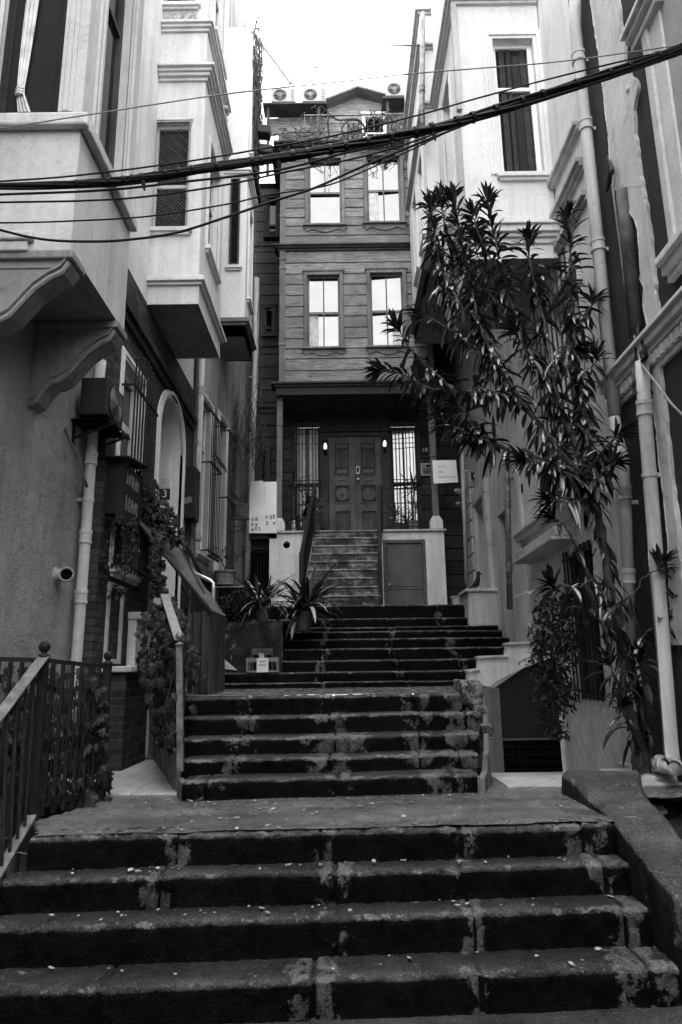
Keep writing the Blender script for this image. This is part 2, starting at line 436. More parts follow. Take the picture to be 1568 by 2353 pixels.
def flight(steps, skew, res, name, rough=1.0, seed=1):
    """steps: list of (Y, zbottom, ztop, yback, xl, xr, joints)"""
    mb = MB(); col = []
    for si, (Y, zb, zt, yb, xl, xr, joints) in enumerate(steps):
        h = zt - zb; r = min(.026, h*.22)
        prof = [(.03, -.03, 0)]
        nr = max(4, int(h/.03))
        for k in range(nr+1): prof.append((.014*(1-k/nr), (h-r)*k/nr, 0))
        for k in range(1, 6):
            a = math.pi/2*k/5
            prof.append((r*(1-math.cos(a)), h-r+r*math.sin(a), 1))
        td = yb - Y; nt_ = max(3, int(td/.04)) if td < .6 else 12
        for k in range(1, nt_+1): prof.append((r+(td+.03-r)*(k/nt_), h, 2))
        nx = max(8, int((xr-xl)/res))
        b = len(mb.v); m = len(prof)
        hl = h
        for i in range(nx+1):
            x = xl + (xr-xl)*i/nx
            # slabs sit a little out of line with one another
            slab = sum(1 for j in joints if x > j[0])
            sj = (nz((slab*3.7, si*2.1, seed)) )
            for (dy, dz, kind) in prof:
                p = V((x, Y+dy+skew*x, zb+dz))
                d1 = fbm(p, 2.3, seed)*.012*rough; d2 = (fbm(p, 22, seed+1)*.0085+fbm(p, 70, seed+6, 2)*.0045)*rough
                ero = 0
                if kind == 1: ero = max(0, fbm(p, 5.5, seed+2))*.030*rough + max(0, fbm(p, 34, seed+5))*.016*rough
                p.y += -d1 - d2 + ero + sj*.018
                p.z += (d2 + nz(p, 1.3, seed)*.006)*rough + sj*.012 - ero*.8
                if dz < 0: p.z = zb - .04
                w = .02
                if kind == 1: w = (.34 if dz > h-r*.5 else .06) + .40*fbm((x, Y, zt), 4.5, seed+3) + .25*fbm((x, Y, zt), 24, seed+3)  # pale nosing top: edge wear plus a painted skylight line
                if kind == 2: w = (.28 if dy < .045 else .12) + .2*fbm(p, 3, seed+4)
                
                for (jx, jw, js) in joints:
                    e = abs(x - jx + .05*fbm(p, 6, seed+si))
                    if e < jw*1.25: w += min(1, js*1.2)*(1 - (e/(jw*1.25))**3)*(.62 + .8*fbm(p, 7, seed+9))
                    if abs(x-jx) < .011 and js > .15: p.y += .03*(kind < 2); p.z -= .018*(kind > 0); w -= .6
                g_ = ((.85+1.5*max(0, 1-(dy-r)/.10)*(.7+.6*fbm(p, 6, seed+7))) if kind == 2 else min(1, max(0, (dz-(h-r))/r))*(2.1+fbm(p, 12, seed+7)) if kind == 1 else .12*max(0, 1-dz/.03)); col.append((max(0, min(1, w)), g_)); mb.v.append(p)  # green paints skylight on treads and edges, risers stay dark
        for i in range(nx):
            for k in range(m-1):
                a = b+i*m+k
                mb.f.append((a, a+m, a+m+1, a+1))
        # end skirts
        for i, sgn in ((0, -1), (nx, 1)):
            e = [mb.v[b+i*m+k].copy() for k in range(m)]; q = len(mb.v)
            for k in range(m):
                mb.v.append(e[k]); col.append((.5, .3)); mb.v.append(V((e[k].x, e[k].y, zb-.04))); col.append((.3, .1))
            for k in range(m-1):
                f = (q+2*k, q+2*k+1, q+2*k+3, q+2*k+2)
                mb.f.append(f if sgn < 0 else f[::-1])
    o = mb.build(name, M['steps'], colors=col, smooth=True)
    return tag(o, kind='structure')

rj = random.Random(11)
ZA = .693
# lower flight: four high worn steps up to the first landing
A = [
 (3.835, -.03, .159, 4.10, -1.95, 1.66, [(-.17, .12, .95), (.66, .05, .5), (1.52, .18, .75), (-1.2, .05, .2)]),
 (4.10, .159, .350, 4.314, -1.90, 1.64, [(-.95, .05, .15), (-.05, .10, .35), (.69, .055, .8), (1.52, .10, .7)]),
 (4.314, .350, .520, 4.50, -1.92, 1.64, [(-1.05, .08, .8), (-.06, .10, .75), (.66, .09, .45), (1.50, .09, .7)]),
 (4.50, .520, ZA, 4.68, -1.86, 1.64, [(-1.0, .09, .7), (-.15, .09, .75), (.70, .10, .7), (1.45, .13, .85)]),
]
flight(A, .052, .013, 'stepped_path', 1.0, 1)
zB = [.693, .840, .961, 1.099, 1.249, 1.412]
yB = [5.62, 5.91, 6.19, 6.49, 6.78, 7.02]
B = []
jb = [[(-1.05, .09, .5), (-.05, .05, .3), (.85, .16, .55)], [(-.9, .05, .6), (-.12, .12, .6), (.62, .10, .5), (.95, .10, .7)],
      [(-.88, .08, .45), (-.08, .16, .62), (.66, .09, .6), (1.08, .14, .8)], [(-.85, .06, .6), (-.13, .10, .7), (.70, .10, .55), (1.12, .12, .8)],
      [(-.9, .08, .35), (-.10, .07, .4), (.68, .12, .45), (1.15, .14, .65)]]
rj2 = random.Random(19)
for q in jb:
    for k_ in range(len(q)): q[k_] = (q[k_][0], q[k_][1]*1.5, min(1, q[k_][2]*1.35))
    q.append((rj2.uniform(-.75, .5), .12, .12))
for i in range(5):
    B.append((yB[i]+.03, zB[i], zB[i+1], yB[i+1]+.03, -1.22-.07*i, [1.03, 1.10, 1.17, 1.23, 1.27][i], jb[i]))
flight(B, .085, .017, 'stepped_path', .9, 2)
pyC = [1567, 1543, 1517, 1490, 1468, 1451, 1441, 1421, 1391]
yC = [10.2, 10.5, 10.8, 11.1, 11.5, 12.0, 12.4, 12.7, 12.96, 17.5]
zC = [1.412] + [P(800, pyC[i], yC[i]).z for i in range(9)]
xlC = [-1.9, -1.88, -.92, -.92, -.95, -1.0, -1.2, -1.9, -2.3]
xrC = [1.80, 1.98, 2.25, 2.52, 2.72, 2.72, 2.75, 2.75, 2.80]
Cc = []
for i in range(9):
    js = [(-.35+.1*rj.random(), .07, .3*rj.random()+.6), (.75+.15*rj.random(), .07, .3*rj.random()+.6), (1.7+.1*rj.random(), .08, .35*rj.random()+.5)]
    Cc.append((yC[i], zC[i], zC[i+1], yC[i+1], xlC[i], xrC[i], js))
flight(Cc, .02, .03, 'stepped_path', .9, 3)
ZTOP = zC[9]

def sheet(name, f, x0, x1, y0, y1, nx, ny, mat, z, amp=.006, wear_and_skylight=.3, kind='structure', zf=None, seed=0, keep=None):
    mb = MB(); col = []
    for j in range(ny+1):
        y = y0 + (y1-y0)*j/ny
        for i in range(nx+1):
            x = x0 + (x1-x0)*i/nx
            p = V((x, y, z))
            if f: p.x, p.y = f(x, y)
            if zf: p.z = zf(p.x, p.y)
            p.z += fbm(p, 1.6, seed)*amp + fbm(p, 18, seed)*amp*.22
            mb.v.append(p); col.append((.05+.25*max(0, fbm(p, 2.5, seed)), max(0, min(1, wear_and_skylight*2.2 + .45*fbm((p.x*.6, p.y*2.6, 0), 1.5, seed) + .2*fbm(p, 12, seed)))))
    for j in range(ny):
        for i in range(nx):
            a = j*(nx+1)+i
            cc = (mb.v[a]+mb.v[a+nx+2])/2
            if keep and not keep(cc.x, cc.y): continue
            mb.f.append((a, a+1, a+nx+2, a+nx+1))
    o = mb.build(name, mat, colors=col, smooth=True)
    return tag(o, kind=kind)

# street in front of the steps and the earth far around
tag(MB().poly([(-300, -300, -.06), (300, -300, -.06), (300, 300, -.06), (-300, 300, -.06)]).build('ground', M['midwall']), kind='structure')
sheet('street', None, -6, 6, -12, 3.95, 30, 40, M['foot'], -.02, .006, .2)
# first landing: wet cement skim that starts ragged just behind the top step
def fA(x, y):
    y2 = y + .052*x + (.022*fbm((x, 0, 0), 4, 5) + .012*fbm((x, 3, 0), 20, 6) if y < 4.64 else 0)
    return x, y2
def keepA(x, y):
    yy = y
    if yy < 4.85: lb = -1.82 - .5*(yy-4.45)
    elif yy < 5.72: lb = -2.03 + .28*(yy-4.89)
    else: lb = -2.62
    rb = 1.68 if yy < 5.45 else 2.78
    return lb < x < rb
def zA_(x, y):
    z = ZA + .008
    if x > 1.25 and y > 6.5: z -= min(.36, (y-6.5)*.125)
    return z
sheet('pavement', fA, -2.64, 2.78, 4.56, 10.2, 150, 150, M['landing'], ZA+.008, .006, .36, zf=zA_, seed=4, keep=keepA)
# pale paving slabs in the two side bays of the landing
M['slabs'] = mat_marble('wet_marble_paving', .40)
mb = MB()
for i in range(3):
    for j in range(3):
        x0 = -2.6+.46*i; y0 = 5.82+.75*j
        mb.box(x0+.004, x0+.456, y0+.004, y0+.746, ZA-.02, ZA+.026)
tag(mb.build('pavement', M['slabs'], bevel=.003), kind='structure')
mb = MB()
for j in range(9):
    y0 = 5.95+.42*j; za = zA_(2, y0)+.016; zb2 = zA_(2, y0+.42)+.016
    for i in range(3):
        x0 = 1.30+.48*i
        mb.prism([(x0+.004, y0+.004, za), (x0+.476, y0+.004, za), (x0+.476, y0+.416, zb2), (x0+.004, y0+.416, zb2)], (0, 0, -.03))
tag(mb.build('pavement', M['slabs'], bevel=.003), kind='structure')
# second landing
sheet('pavement', None, -2.5, 2.1, 6.98, 10.3, 70, 50, M['landing'], 1.414, .006, .30, seed=9,
      keep=lambda x, y: x < (1.27 if y < 9 else 1.27+.4*(y-9)) and x > (-1.62-.25*(y-6.98) if y < 8.6 else -2.5))
# earth filling under the upper landing and along the left houses
sheet('pavement', None, -2.6, -1.1, 9.0, 14.4, 10, 20, M['landing'], 1.40, .006, .1, seed=10)
# flared cheek walls of the middle flight
def cheek(pts, thick, name, label):
    mb = MB()
    for (a, za, b, zb) in zip(pts[:-1], [p[2] for p in pts[:-1]], pts[1:], [p[2] for p in pts[1:]]):
        a2, b2 = V((a[0], a[1], 0)), V((b[0], b[1], 0)); d = (b2-a2).normalized(); n = V((d.y, -d.x, 0))*thick
        q = [a2+V((0, 0, ZA-.45)), b2+V((0, 0, ZA-.45)), b2+V((0, 0, zb)), a2+V((0, 0, za))]
        mb.prism(q, n)
    return tag(mb.build(name, M['midwall2'], bevel=.012), label, 'low wall')
M['midwall2'] = mat_stucco('stained_render', .15, .5, .3, .3, 40, dirt=.4)
cheek([(-1.225, 5.56, .83), (-1.33, 5.85, .83), (-1.34, 5.87, 1.02), (-1.50, 6.3, 1.02), (-1.51, 6.33, 1.22), (-1.62, 6.7, 1.22), (-1.63, 6.72, 1.44), (-2.15, 8.2, 1.44)], .05, 'stair_cheek', 'plain grey rendered side wall under the ivy-covered handrail')
cheek([(1.03, 5.70, .82), (1.11, 5.99, .83), (1.13, 6.02, .95), (1.19, 6.27, .96), (1.20, 6.30, 1.09), (1.25, 6.58, 1.10), (1.265, 6.62, 1.24), (1.30, 6.88, 1.25), (1.31, 6.92, 1.38), (1.34, 7.3, 1.40), (1.38, 9.2, 1.40)], .05, 'stair_cheek', 'plain grey rendered side wall of the middle steps, beside the dark basement panel')

# retaining wall to the left of the upper flight, with a planted top
t = thing('retaining_wall', 'dark stained low wall under the potted plants beside the upper steps', 'wall', (-1.4, 10.85, 1.4))
ztw = P(600, 1429, 10.85).z
mb = MB(); col = []
nxx, nzz = 40, 30
for face in range(2):
    b = len(mb.v)
    for j in range(nzz+1):
        for i in range(nxx+1):
            if face == 0: p = V((-2.35+1.43*i/nxx, 10.82, 1.4+(ztw-1.4)*j/nzz))
            else: p = V((-2.35+1.43*i/nxx, 10.82+3.1*j/nzz, ztw))
            p += V((0, fbm(p, 3, 3)*.025 + fbm(p, 14, 2)*.012, fbm(p, 3, 8)*.02))
            mb.v.append(p); col.append((max(0, .22+.4*fbm(p, 3.5, 4)), (.5+.9*max(0, fbm(p, 4, 14))) if face == 0 else .8))
    for j in range(nzz):
        for i in range(nxx):
            a = b+j*(nxx+1)+i; mb.f.append((a, a+1, a+nxx+2, a+nxx+1))
b = len(mb.v)
mb.quad((-.92, 10.82, 1.4), (-.92, 13.9, 1.4), (-.92, 13.9, ztw), (-.92, 10.82, ztw)); col += [.1]*4
mb.build('wall', M['steps'], t, colors=col, smooth=True)

M['roughblock'] = mat_concrete('rough_pale_block', .05, .22, .7, .3)
# rough end blocks, stepped with the middle flight
t = thing('stair_parapet', 'rough crumbling pale stone blocks stepping up beside the middle steps, next to the basement panel', 'parapet', (1.2, 6.3, ZA))
for i, (y0, y1, z0, z1) in enumerate(((6.86, 7.45, 1.30, 1.53), (6.62, 6.88, 1.20, 1.30), (6.31, 6.61, 1.04, 1.15))):
    mb = MB(); x0, x1 = (1.13, 1.32) if i == 0 else (1.20, 1.31)
    n = 10; col = []
    def blk(u_, v_, f):
        pass
    bm_ = bmesh.new(); bmesh.ops.create_cube(bm_, size=1); bmesh.ops.subdivide_edges(bm_, edges=bm_.edges[:], cuts=9, use_grid_fill=True)
    for v_ in bm_.verts:
        p = V((x0+(v_.co.x+.5)*(x1-x0), y0+(v_.co.y+.5)*(y1-y0), z0+(v_.co.z+.5)*(z1-z0)))
        rr_ = max(0, (abs(v_.co.x)+abs(v_.co.y)+abs(v_.co.z))-1.05)
        c_ = V(((x0+x1)/2, (y0+y1)/2, (z0+z1)/2)); p = p+(c_-p)*rr_*.18
        p += V((fbm(p, 9, 3), fbm(p, 9, 5), fbm(p, 9, 7)))*.018+V((fbm(p, 30, 3), fbm(p, 30, 5), 0))*.006
        mb.v.append(p); col.append(max(0, min(1, .55+.6*fbm(p, 6, 2))))
    bm_.verts.index_update(); mb.f = [tuple(v_.index for v_ in f_.verts) for f_ in bm_.faces]; bm_.free()
    mb.build('block', M['parapet'] if i else M['roughblock'], t, colors=col, smooth=True)

# grit, leaf scraps and paper crumbs lying on the steps and the landing
rg = random.Random(55); mb = MB()
for k in range(170):
    if k < 80: x, y, z = rg.uniform(-1.6, 1.5), 0, 0; yy = rg.uniform(4.75, 5.6); y = yy; z = ZA+.022
    else:
        i = rg.randrange(4); st_ = A[i]; x = rg.uniform(-1.6, 1.5); y = st_[0]+.052*x+rg.uniform(.03, max(.05, st_[3]-st_[0]-.03)); z = st_[2]+.016
    s_ = rg.choice((.004, .005, .006, .008, .012)); a_ = rg.random()*3.14
    u_ = V((math.cos(a_), math.sin(a_), rg.uniform(-.2, .2)))*s_*rg.uniform(1, 1.8); v_ = V((-math.sin(a_), math.cos(a_), rg.uniform(-.3, .3)))*s_
    o_ = V((x, y, z)); mb.prism([o_-u_-v_, o_+u_-v_*.6, o_+u_*.7+v_, o_-u_*.8+v_*.8], (0, 0, .004))
tag(mb.build('litter', mat_plain('pale_grit', .30, .8, 0, .7, 40)), kind='stuff')

MB3 = MB().box(1.37, 1.98, 9.12, 10.24, .2, 1.405).build('stair_cheek', M['midwall2'], bevel=.01); tag(MB3, 'plain rendered block of wall under the corner of the second landing', 'low wall')
# ------------------------------------------------------------------ the timber house at the head of the steps
HY, WY = 14.5, 15.7
def hx(px, py, Y=HY): return P(px, py, Y).x
def hz(px, py, Y=HY): return P(px, py, Y).z
HX0, HX1 = hx(644, 500), hx(981, 500)
ZP = hz(820, 1219)            # porch level
ZU = hz(800, 906)             # underside of the projecting floors
ZM = hz(800, 572)             # string cornice between the floors
ZT = hz(800, 338)             # top cornice
rh = random.Random(5)
house = thing('timber_house', 'narrow grey weathered timber house with projecting upper floors at the top of the steps', 'house', (.3, HY+1, ZTOP))

def siding(mb, x0, x1, z0, z1, y, bh, holes=(), breaks=.5, lap=.022):
    z = z0
    while z < z1-.02:
        h = min(bh*(.92+.16*rh.random()), z1-z)
        if z1-(z+h) < .06: h = z1-z
        segs = [(x0, x1)]
        for (a, b, c, d) in holes:
            if z+h*.5 > c and z+h*.5 < d:
                ns = []
                for (s, e) in segs:
                    if a <= s and b >= e: continue
                    if s < a < e: ns.append((s, a))
                    if s < b < e: ns.append((b, e))
                    if not (s < a < e) and not (s < b < e): ns.append((s, e))
                segs = ns
        out = []
        for (s, e) in segs:
            if e-s > 1.0 and rh.random() < breaks:
                q = s+(e-s)*(.3+.4*rh.random()); out += [(s, q-.002), (q+.002, e)]
            else: out.append((s, e))
        for (s, e) in out:
            if e-s < .01: continue
            j = rh.uniform(-.004, .004)
            a, b = z+.017, z+h
            mb.prism([(s, y-lap*.45+j, a), (s, y-lap*.45-.003+j, a+.004), (s, y-.005+j, b-.002), (s, y+.03, b), (s, y+.03, a)], (e-s, 0, 0))
        z += h
    # dark back sheet behind the boards, cut round the openings
    return mb

def sash_window(parent, x0, x1, z0, z1, y, mat, pane_mat, rail=.5, mull=True, trim=.085, apron=True, upper_mull=True, lower_mull=True, depth=.09, curtain=False, tilt=0.):
    """outer opening incl. trim; facing -Y"""
    mb = MB()
    t = trim
    mb.box(x0, x0+t, y-.055, y+.06, z0, z1); mb.box(x1-t, x1, y-.055, y+.06, z0, z1)
    mb.box(x0+t, x1-t, y-.055, y+.06, z1-t, z1)
    mb.box(x0-.03, x1+.03, y-.075, y+.06, z1, z1+.035)
    mb.box(x0-.04, x1+.04, y-.10, y+.06, z0-.045, z0)
    mb.box(x0+.005, x0+.02, y-.068, y-.055, z0, z1); mb.box(x1-.02, x1-.005, y-.068, y-.055, z0, z1)
    a, b, c, d = x0+t, x1-t, z0, z1-t
    s = .045; yy = y+.03
    zr = c+(d-c)*rail
    for (e, f, yo, um) in ((c, zr, -.0, lower_mull), (zr, d, .025, upper_mull)):
        y0, y1 = yy+yo-.0, yy+yo+.03
        mb.box(a, a+s, y0, y1, e, f); mb.box(b-s, b, y0, y1, e, f)
        mb.box(a+s, b-s, y0, y1, e, e+s*.8); mb.box(a+s, b-s, y0, y1, f-s*.8, f)
        if um and mull: mb.box((a+b)/2-.014, (a+b)/2+.014, y0+.002, y1-.002, e+s*.8, f-s*.8)
    w = mb.build('window', mat, parent, bevel=.004)
    if apron:   # scalloped board under the sill
        pts = [(x0-.04, y-.035, z0-.047)]
        n = 28
        for i in range(n+1):
            u = i/n; q = abs(u-.5)*2
            dz = .13 - .055*max(0, math.cos((q-.55)*math.pi/.55)) if q < .92 else .05
            dz += .018*abs(math.sin(u*math.pi*3)) if q < .2 else 0
            pts.append((x0-.04+(x1-x0+.08)*u, y-.035, z0-.047-dz))
        pts.append((x1+.04, y-.035, z0-.047))
        MB().prism(pts, (0, .03, 0)).build('apron', mat, w)
    yp = yy+.062+tilt*.5
    MB().quad((a, yp, c), (b, yp-tilt, c), (b, yp-tilt, d), (a, yp, d)).build('pane', pane_mat, w)
    if curtain: curtains(w, a, b, c, d, yp-.012-tilt, curtain)
    return w
def curtains(parent, a, b, c, d, y, side):
    mb = MB(); n = 20
    wd = (b-a)*.34
    s0 = a if side == 'l' else b-wd
    pr = None
    for i in range(n+1):
        x = s0+wd*i/n; yy = y+.006*math.sin(i*1.9)
        if pr: mb.quad((pr[0], pr[1], c), (x, yy, c), (x, yy, c+(d-c)*.49), (pr[0], pr[1], c+(d-c)*.49))
        pr = (x, yy)
    mb.build('curtain', M['curtain'], parent, smooth=True)

# --- upper floors
W1 = [(hx(698, 700), hx(790, 700), hz(745, 800), hz(745, 626)), (hx(843, 700), hx(936, 700), hz(890, 797), hz(890, 621))]
W2 = [(hx(701, 440), hx(793, 440), hz(745, 518), hz(745, 359)), (hx(835, 440), hx(929, 440), hz(885, 513), hz(885, 353))]
mb = MB()
siding(mb, HX0+.13, HX1-.02, ZU+.30, ZM-.05, HY, .265, [(a, b, c-.05, d+.03) for a, b, c, d in W1])
siding(mb, HX0+.13, HX1-.02, ZM+.10, ZT-.12, HY, .245, [(a, b, c-.05, d+.03) for a, b, c, d in W2])
# cheeks of the projecting floors
for x, s in ((HX0+.02, -1), (HX1-.02, 1)):
    z = ZU+.3
    while z < ZT-.1:
        mb.prism([(x+s*.02, HY+.05, z+.006), (x+s*.005, HY+.05, z+.335), (x-s*.03, HY+.05, z+.335), (x-s*.03, HY+.05, z+.006)], (0, 1.3, 0)); z += .34
mb.build('wall', M['timber'], house)
mb = MB()
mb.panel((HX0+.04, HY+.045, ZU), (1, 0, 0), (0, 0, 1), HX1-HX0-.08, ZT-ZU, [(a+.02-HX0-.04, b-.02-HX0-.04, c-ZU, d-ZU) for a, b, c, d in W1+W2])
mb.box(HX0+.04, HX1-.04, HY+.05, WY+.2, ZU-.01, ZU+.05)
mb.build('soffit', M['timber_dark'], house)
# corner posts with capitals
mb = MB()
for x0, x1 in ((HX0, HX0+.14), (HX1-.13, HX1)):
    for z0, z1 in ((ZU+.26, ZM-.06), (ZM+.12, ZT-.1)):
        mb.box(x0, x1, HY-.045, HY+.08, z0, z1)
        for q in (.28, .86, .93): mb.box(x0-.014, x1+.014, HY-.06, HY+.08, z0+(z1-z0)*q, z0+(z1-z0)*q+.05)
build_split(mb, 'corner_post', M['timber_v'], house, bevel=.005)
def cornice(mb, x0, x1, y, z, steps):
    for (dy, z0, z1) in steps: mb.box(x0-dy, x1+dy, y-dy, y+.3, z+z0, z+z1)
mb = MB()
cornice(mb, HX0, HX1, HY, ZM, [(.05, -.06, .0), (.09, .0, .045), (.13, .045, .085), (.06, .085, .12)])
cornice(mb, HX0, HX1, HY, ZT, [(.05, -.12, -.03), (.10, -.03, .03), (.16, .03, .09)])
build_split(mb, 'cornice', M['timber_darkv'], house, bevel=.006)
mb = MB()
cx0, cx1 = hx(624, 892), hx(1000, 885)
cornice(mb, HX0, HX1, HY, ZU, [(.06, -.02, .16), (.11, .16, .21), (.17, .21, .26)])
mb.build('porch_cornice', M['timber_darkv'], house, bevel=.006)
for k, (a, b, c, d) in enumerate(W1):
    sash_window(house, a, b, c, d, HY, M['timber_v'], M['glass_bright'], .49, curtain='l' if k == 0 else 'r', tilt=.05*k)
for k, (a, b, c, d) in enumerate(W2):
    sash_window(house, a, b, c, d, HY, M['timber_v'], M['glass_bright'], .5, lower_mull=(k == 1), curtain=False if k == 0 else 'l', tilt=.05*k)

# --- set-back side wings and the porch wall
XW0, XW1 = -2.35, 2.95
gw = [(hx(672, 1080, WY), hx(743, 1080, WY), ZP+.35, hz(705, 975, WY)), (hx(893, 1080, WY), hx(967, 1080, WY), ZP+.35, hz(930, 973, WY))]
dx0, dx1, dz1 = hx(756, 1100, WY), hx(878, 1100, WY), hz(817, 1004, WY)
sw = [(hx(603, 740, WY), hx(634, 740, WY), hz(618, 772, WY), hz(618, 704, WY)),
      (hx(588, 1070, WY), hx(622, 1070, WY), hz(605, 1103, WY), hz(605, 1030, WY)),
      (hx(610, 500, WY), hx(642, 500, WY), hz(625, 545, WY), hz(625, 452, WY))]
mb = MB()
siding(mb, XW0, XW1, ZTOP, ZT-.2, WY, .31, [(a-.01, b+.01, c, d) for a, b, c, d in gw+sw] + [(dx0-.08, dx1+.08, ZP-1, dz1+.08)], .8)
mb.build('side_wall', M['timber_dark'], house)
mb = MB()
mb.panel((XW0, WY+.045, ZTOP), (1, 0, 0), (0, 0, 1), XW1-XW0, ZT-ZTOP, [(a-XW0, b-XW0, c-ZTOP, d-ZTOP) for a, b, c, d in gw+sw]+[(dx0-XW0, dx1-XW0, 0, dz1-ZTOP)])
mb.box(XW0, XW1, WY+.05, WY+6, ZT-.3, ZT-.25)
mb.build('backing', M['black'], house)
mb = MB()
for zz in (hz(800, 930, WY), hz(800, 790, WY), hz(800, 560, WY)):
    mb.box(XW0, HX0, WY-.05, WY+.05, zz-.06, zz+.06); mb.box(HX1, XW1, WY-.05, WY+.05, zz-.06, zz+.06)
build_split(mb, 'band', M['timber_dark'], house, bevel=.006)
for k, (a, b, c, d) in enumerate(sw):
    sash_window(house, a, b, c, d, WY, M['timber_darkv'], M['glass_bright'] if k == 1 else M['glass_mid'], .33 if k != 1 else .9, False, .06 if k != 1 else .09, False)
for k, (a, b, c, d) in enumerate(gw):
    wn = sash_window(house, a, b, c, d, WY, M['timber_darkv'], M['glass_bright'] if k else M['glass_mid'], .42, True, .07, False, tilt=.075*k)
    if k == 0:
        mb = MB(); n_ = 40
        for i in range(n_):
            xa_, xb_ = a+.07+(b-a-.14)*i/n_, a+.07+(b-a-.14)*(i+1)/n_
            f_ = lambda q: WY+.085-.012*math.sin(q*1.7)-.006*math.sin(q*4.1)
            mb.quad((xa_, f_(i), c), (xb_, f_(i+1), c), (xb_, f_(i+1), d-.07), (xa_, f_(i), d-.07))
        mb.build('curtain', M['curtain'], wn, smooth=True)
    # wrought iron grille before the sash
    mb = MB(); y = WY-.10
    a2, b2, c2, d2 = a+.05, b-.05, c-.02, d-.03
    for i in range(8):
        x = a2+(b2-a2)*(i+.5)/8; mb.tube([(x, y, c2), (x, y, d2)], .008, 6)
    for q in (.02, .40, .44, .80, .90): mb.box(a2-.03, b2+.03, y-.006, y+.006, c2+(d2-c2)*q-.008, c2+(d2-c2)*q+.008)
    mb.build('grille', M['iron'], wn)
# door case and door
mb = MB(); y = WY
mb.box(dx0-.17, dx0, y-.07, y+.08, ZP, dz1+.12); mb.box(dx1, dx1+.17, y-.07, y+.08, ZP, dz1+.12)
mb.box(dx0, dx1, y-.07, y+.08, dz1, dz1+.10)
mb.box(dx0-.22, dx1+.22, y-.13, y+.05, dz1+.10, dz1+.135)
mb.box(dx0-.03, dx1+.03, y-.02, y+.02, dz1+.135, dz1+.55)
for x in (dx0-.17, dx1+.0): mb.box(x, x+.17, y-.09, y+.05, dz1+.135, dz1+.62)
mb.box(dx0-.02, dx1+.02, y-.12, y+.1, ZP-.02, ZP+.06)
mb.build('door_case', M['timber_darkv'], house, bevel=.006)
wm = (dx0+dx1)/2
MB().box(dx0, dx1, y+.045, y+.055, ZP, dz1).build('door_back', M['black'], house)
for s in (-1, 1):
    l0, l1 = (dx0+.005, wm-.004) if s < 0 else (wm+.004, dx1-.005)
    zb, zt = ZP+.06, dz1-.005; H = zt-zb; W = l1-l0
    mb = MB(); yd = y+.01
    st = .11*W/.6
    z_r = [0, .05, .27, .34, .57, .62, .94, 1.0]   # rails between: bottom panel, square panel, letter rail, tall panel
    mb.box(l0, l0+st, yd-.03, yd+.03, zb, zt); mb.box(l1-st, l1, yd-.03, yd+.03, zb, zt)
    pan = [(.05, .27), (.335, .52), (.61, .945)]
    prev = 0
    for (p0, p1) in pan+[(1, 1)]:
        mb.box(l0+st, l1-st, yd-.03, yd+.03, zb+H*prev, zb+H*p0); prev = p1
    mb.box(l0+st, l1-st, yd+.0, yd+.03, zb, zt)
    dr = mb.build('door_leaf', M['door'], house, bevel=.004)
    mb = MB()
    for k, (p0, p1) in enumerate(pan):
        a, b, c, d = l0+st, l1-st, zb+H*p0, zb+H*p1
        m = .028
        for (x0, x1, z0, z1) in ((a, a+m, c, d), (b-m, b, c, d), (a+m, b-m, c, c+m), (a+m, b-m, d-m, d)): mb.box(x0, x1, yd-.045, yd+.0, z0, z1)
        mb.box(a+.05, b-.05, yd-.018, yd+.0, c+.05, d-.05)
        if k in (0, 2):
            n = 7
            for i in range(n):
                x = a+.075+(b-a-.15)*i/(n-1)
                mb.tube([(x, yd-.02, c+(.09 if k == 0 else .20)), (x, yd-.02, d-(.09 if k == 0 else .20))], .012, 6)
            if k == 2:
                for zz in (c+.10, d-.10):
                    mb.box(a+.07, b-.07, yd-.035, yd-.018, zz-.045, zz+.045)
        else:
            cc = ((a+b)/2, yd-.018, (c+d)/2)
            mb.lathe(cc, [(.155, 0), (.155, .018), (.125, .026), (.115, .012), (.085, .012), (.075, .028), (.045, .02), (.035, .04), (.001, .046)], 28, (0, -1, 0))
    mb.build('panel', M['door'], dr, bevel=.003)
    mb = MB()
    for k, (p0, p1) in enumerate(pan):
        if k != 1: mb.box(l0+st+.03, l1-st-.03, yd-.0005-.02*(1), yd-.001, zb+H*p0+.03, zb+H*p1-.03)
        else: mb.box(l0+st+.03, l1-st-.03, yd-.0195, yd-.001, zb+H*p0+.03, zb+H*p1-.03)
    build_split(mb, 'panel_field', M['doorpanel_shade'], dr)  # fields painted darker to stand in for recess shade
    mb = MB(); zz = zb+H*.565
    mb.box((l0+l1)/2-.10, (l0+l1)/2+.10, yd-.042, yd-.03, zz-.022, zz+.022)
    mb.tube([((l0+l1)/2-.085, yd-.05, zz), ((l0+l1)/2+.085, yd-.05, zz)], .012, 6)
    mb.build('letter_slot', M['plategrey'], dr)
mb = MB(); zl = ZP+.06+H*.66
mb.box(wm+.02, wm+.10, y-.045, y-.02, zl-.08, zl+.10); mb.build('lock_plate', M['letter'], dr)
MB().box(wm+.035, wm+.085, y-.048, y-.045, zl-.05, zl+.07).build('keypad', M['plate'], dr)
mb = MB(); mb.lathe((wm+.06, y-.02, ZP+H*.59), [(.012, 0), (.012, .04), (.03, .05), (.034, .07), (.02, .085), (.001, .088)], 14, (0, -1, 0)); mb.build('handle', M['steel'], dr, smooth=True)
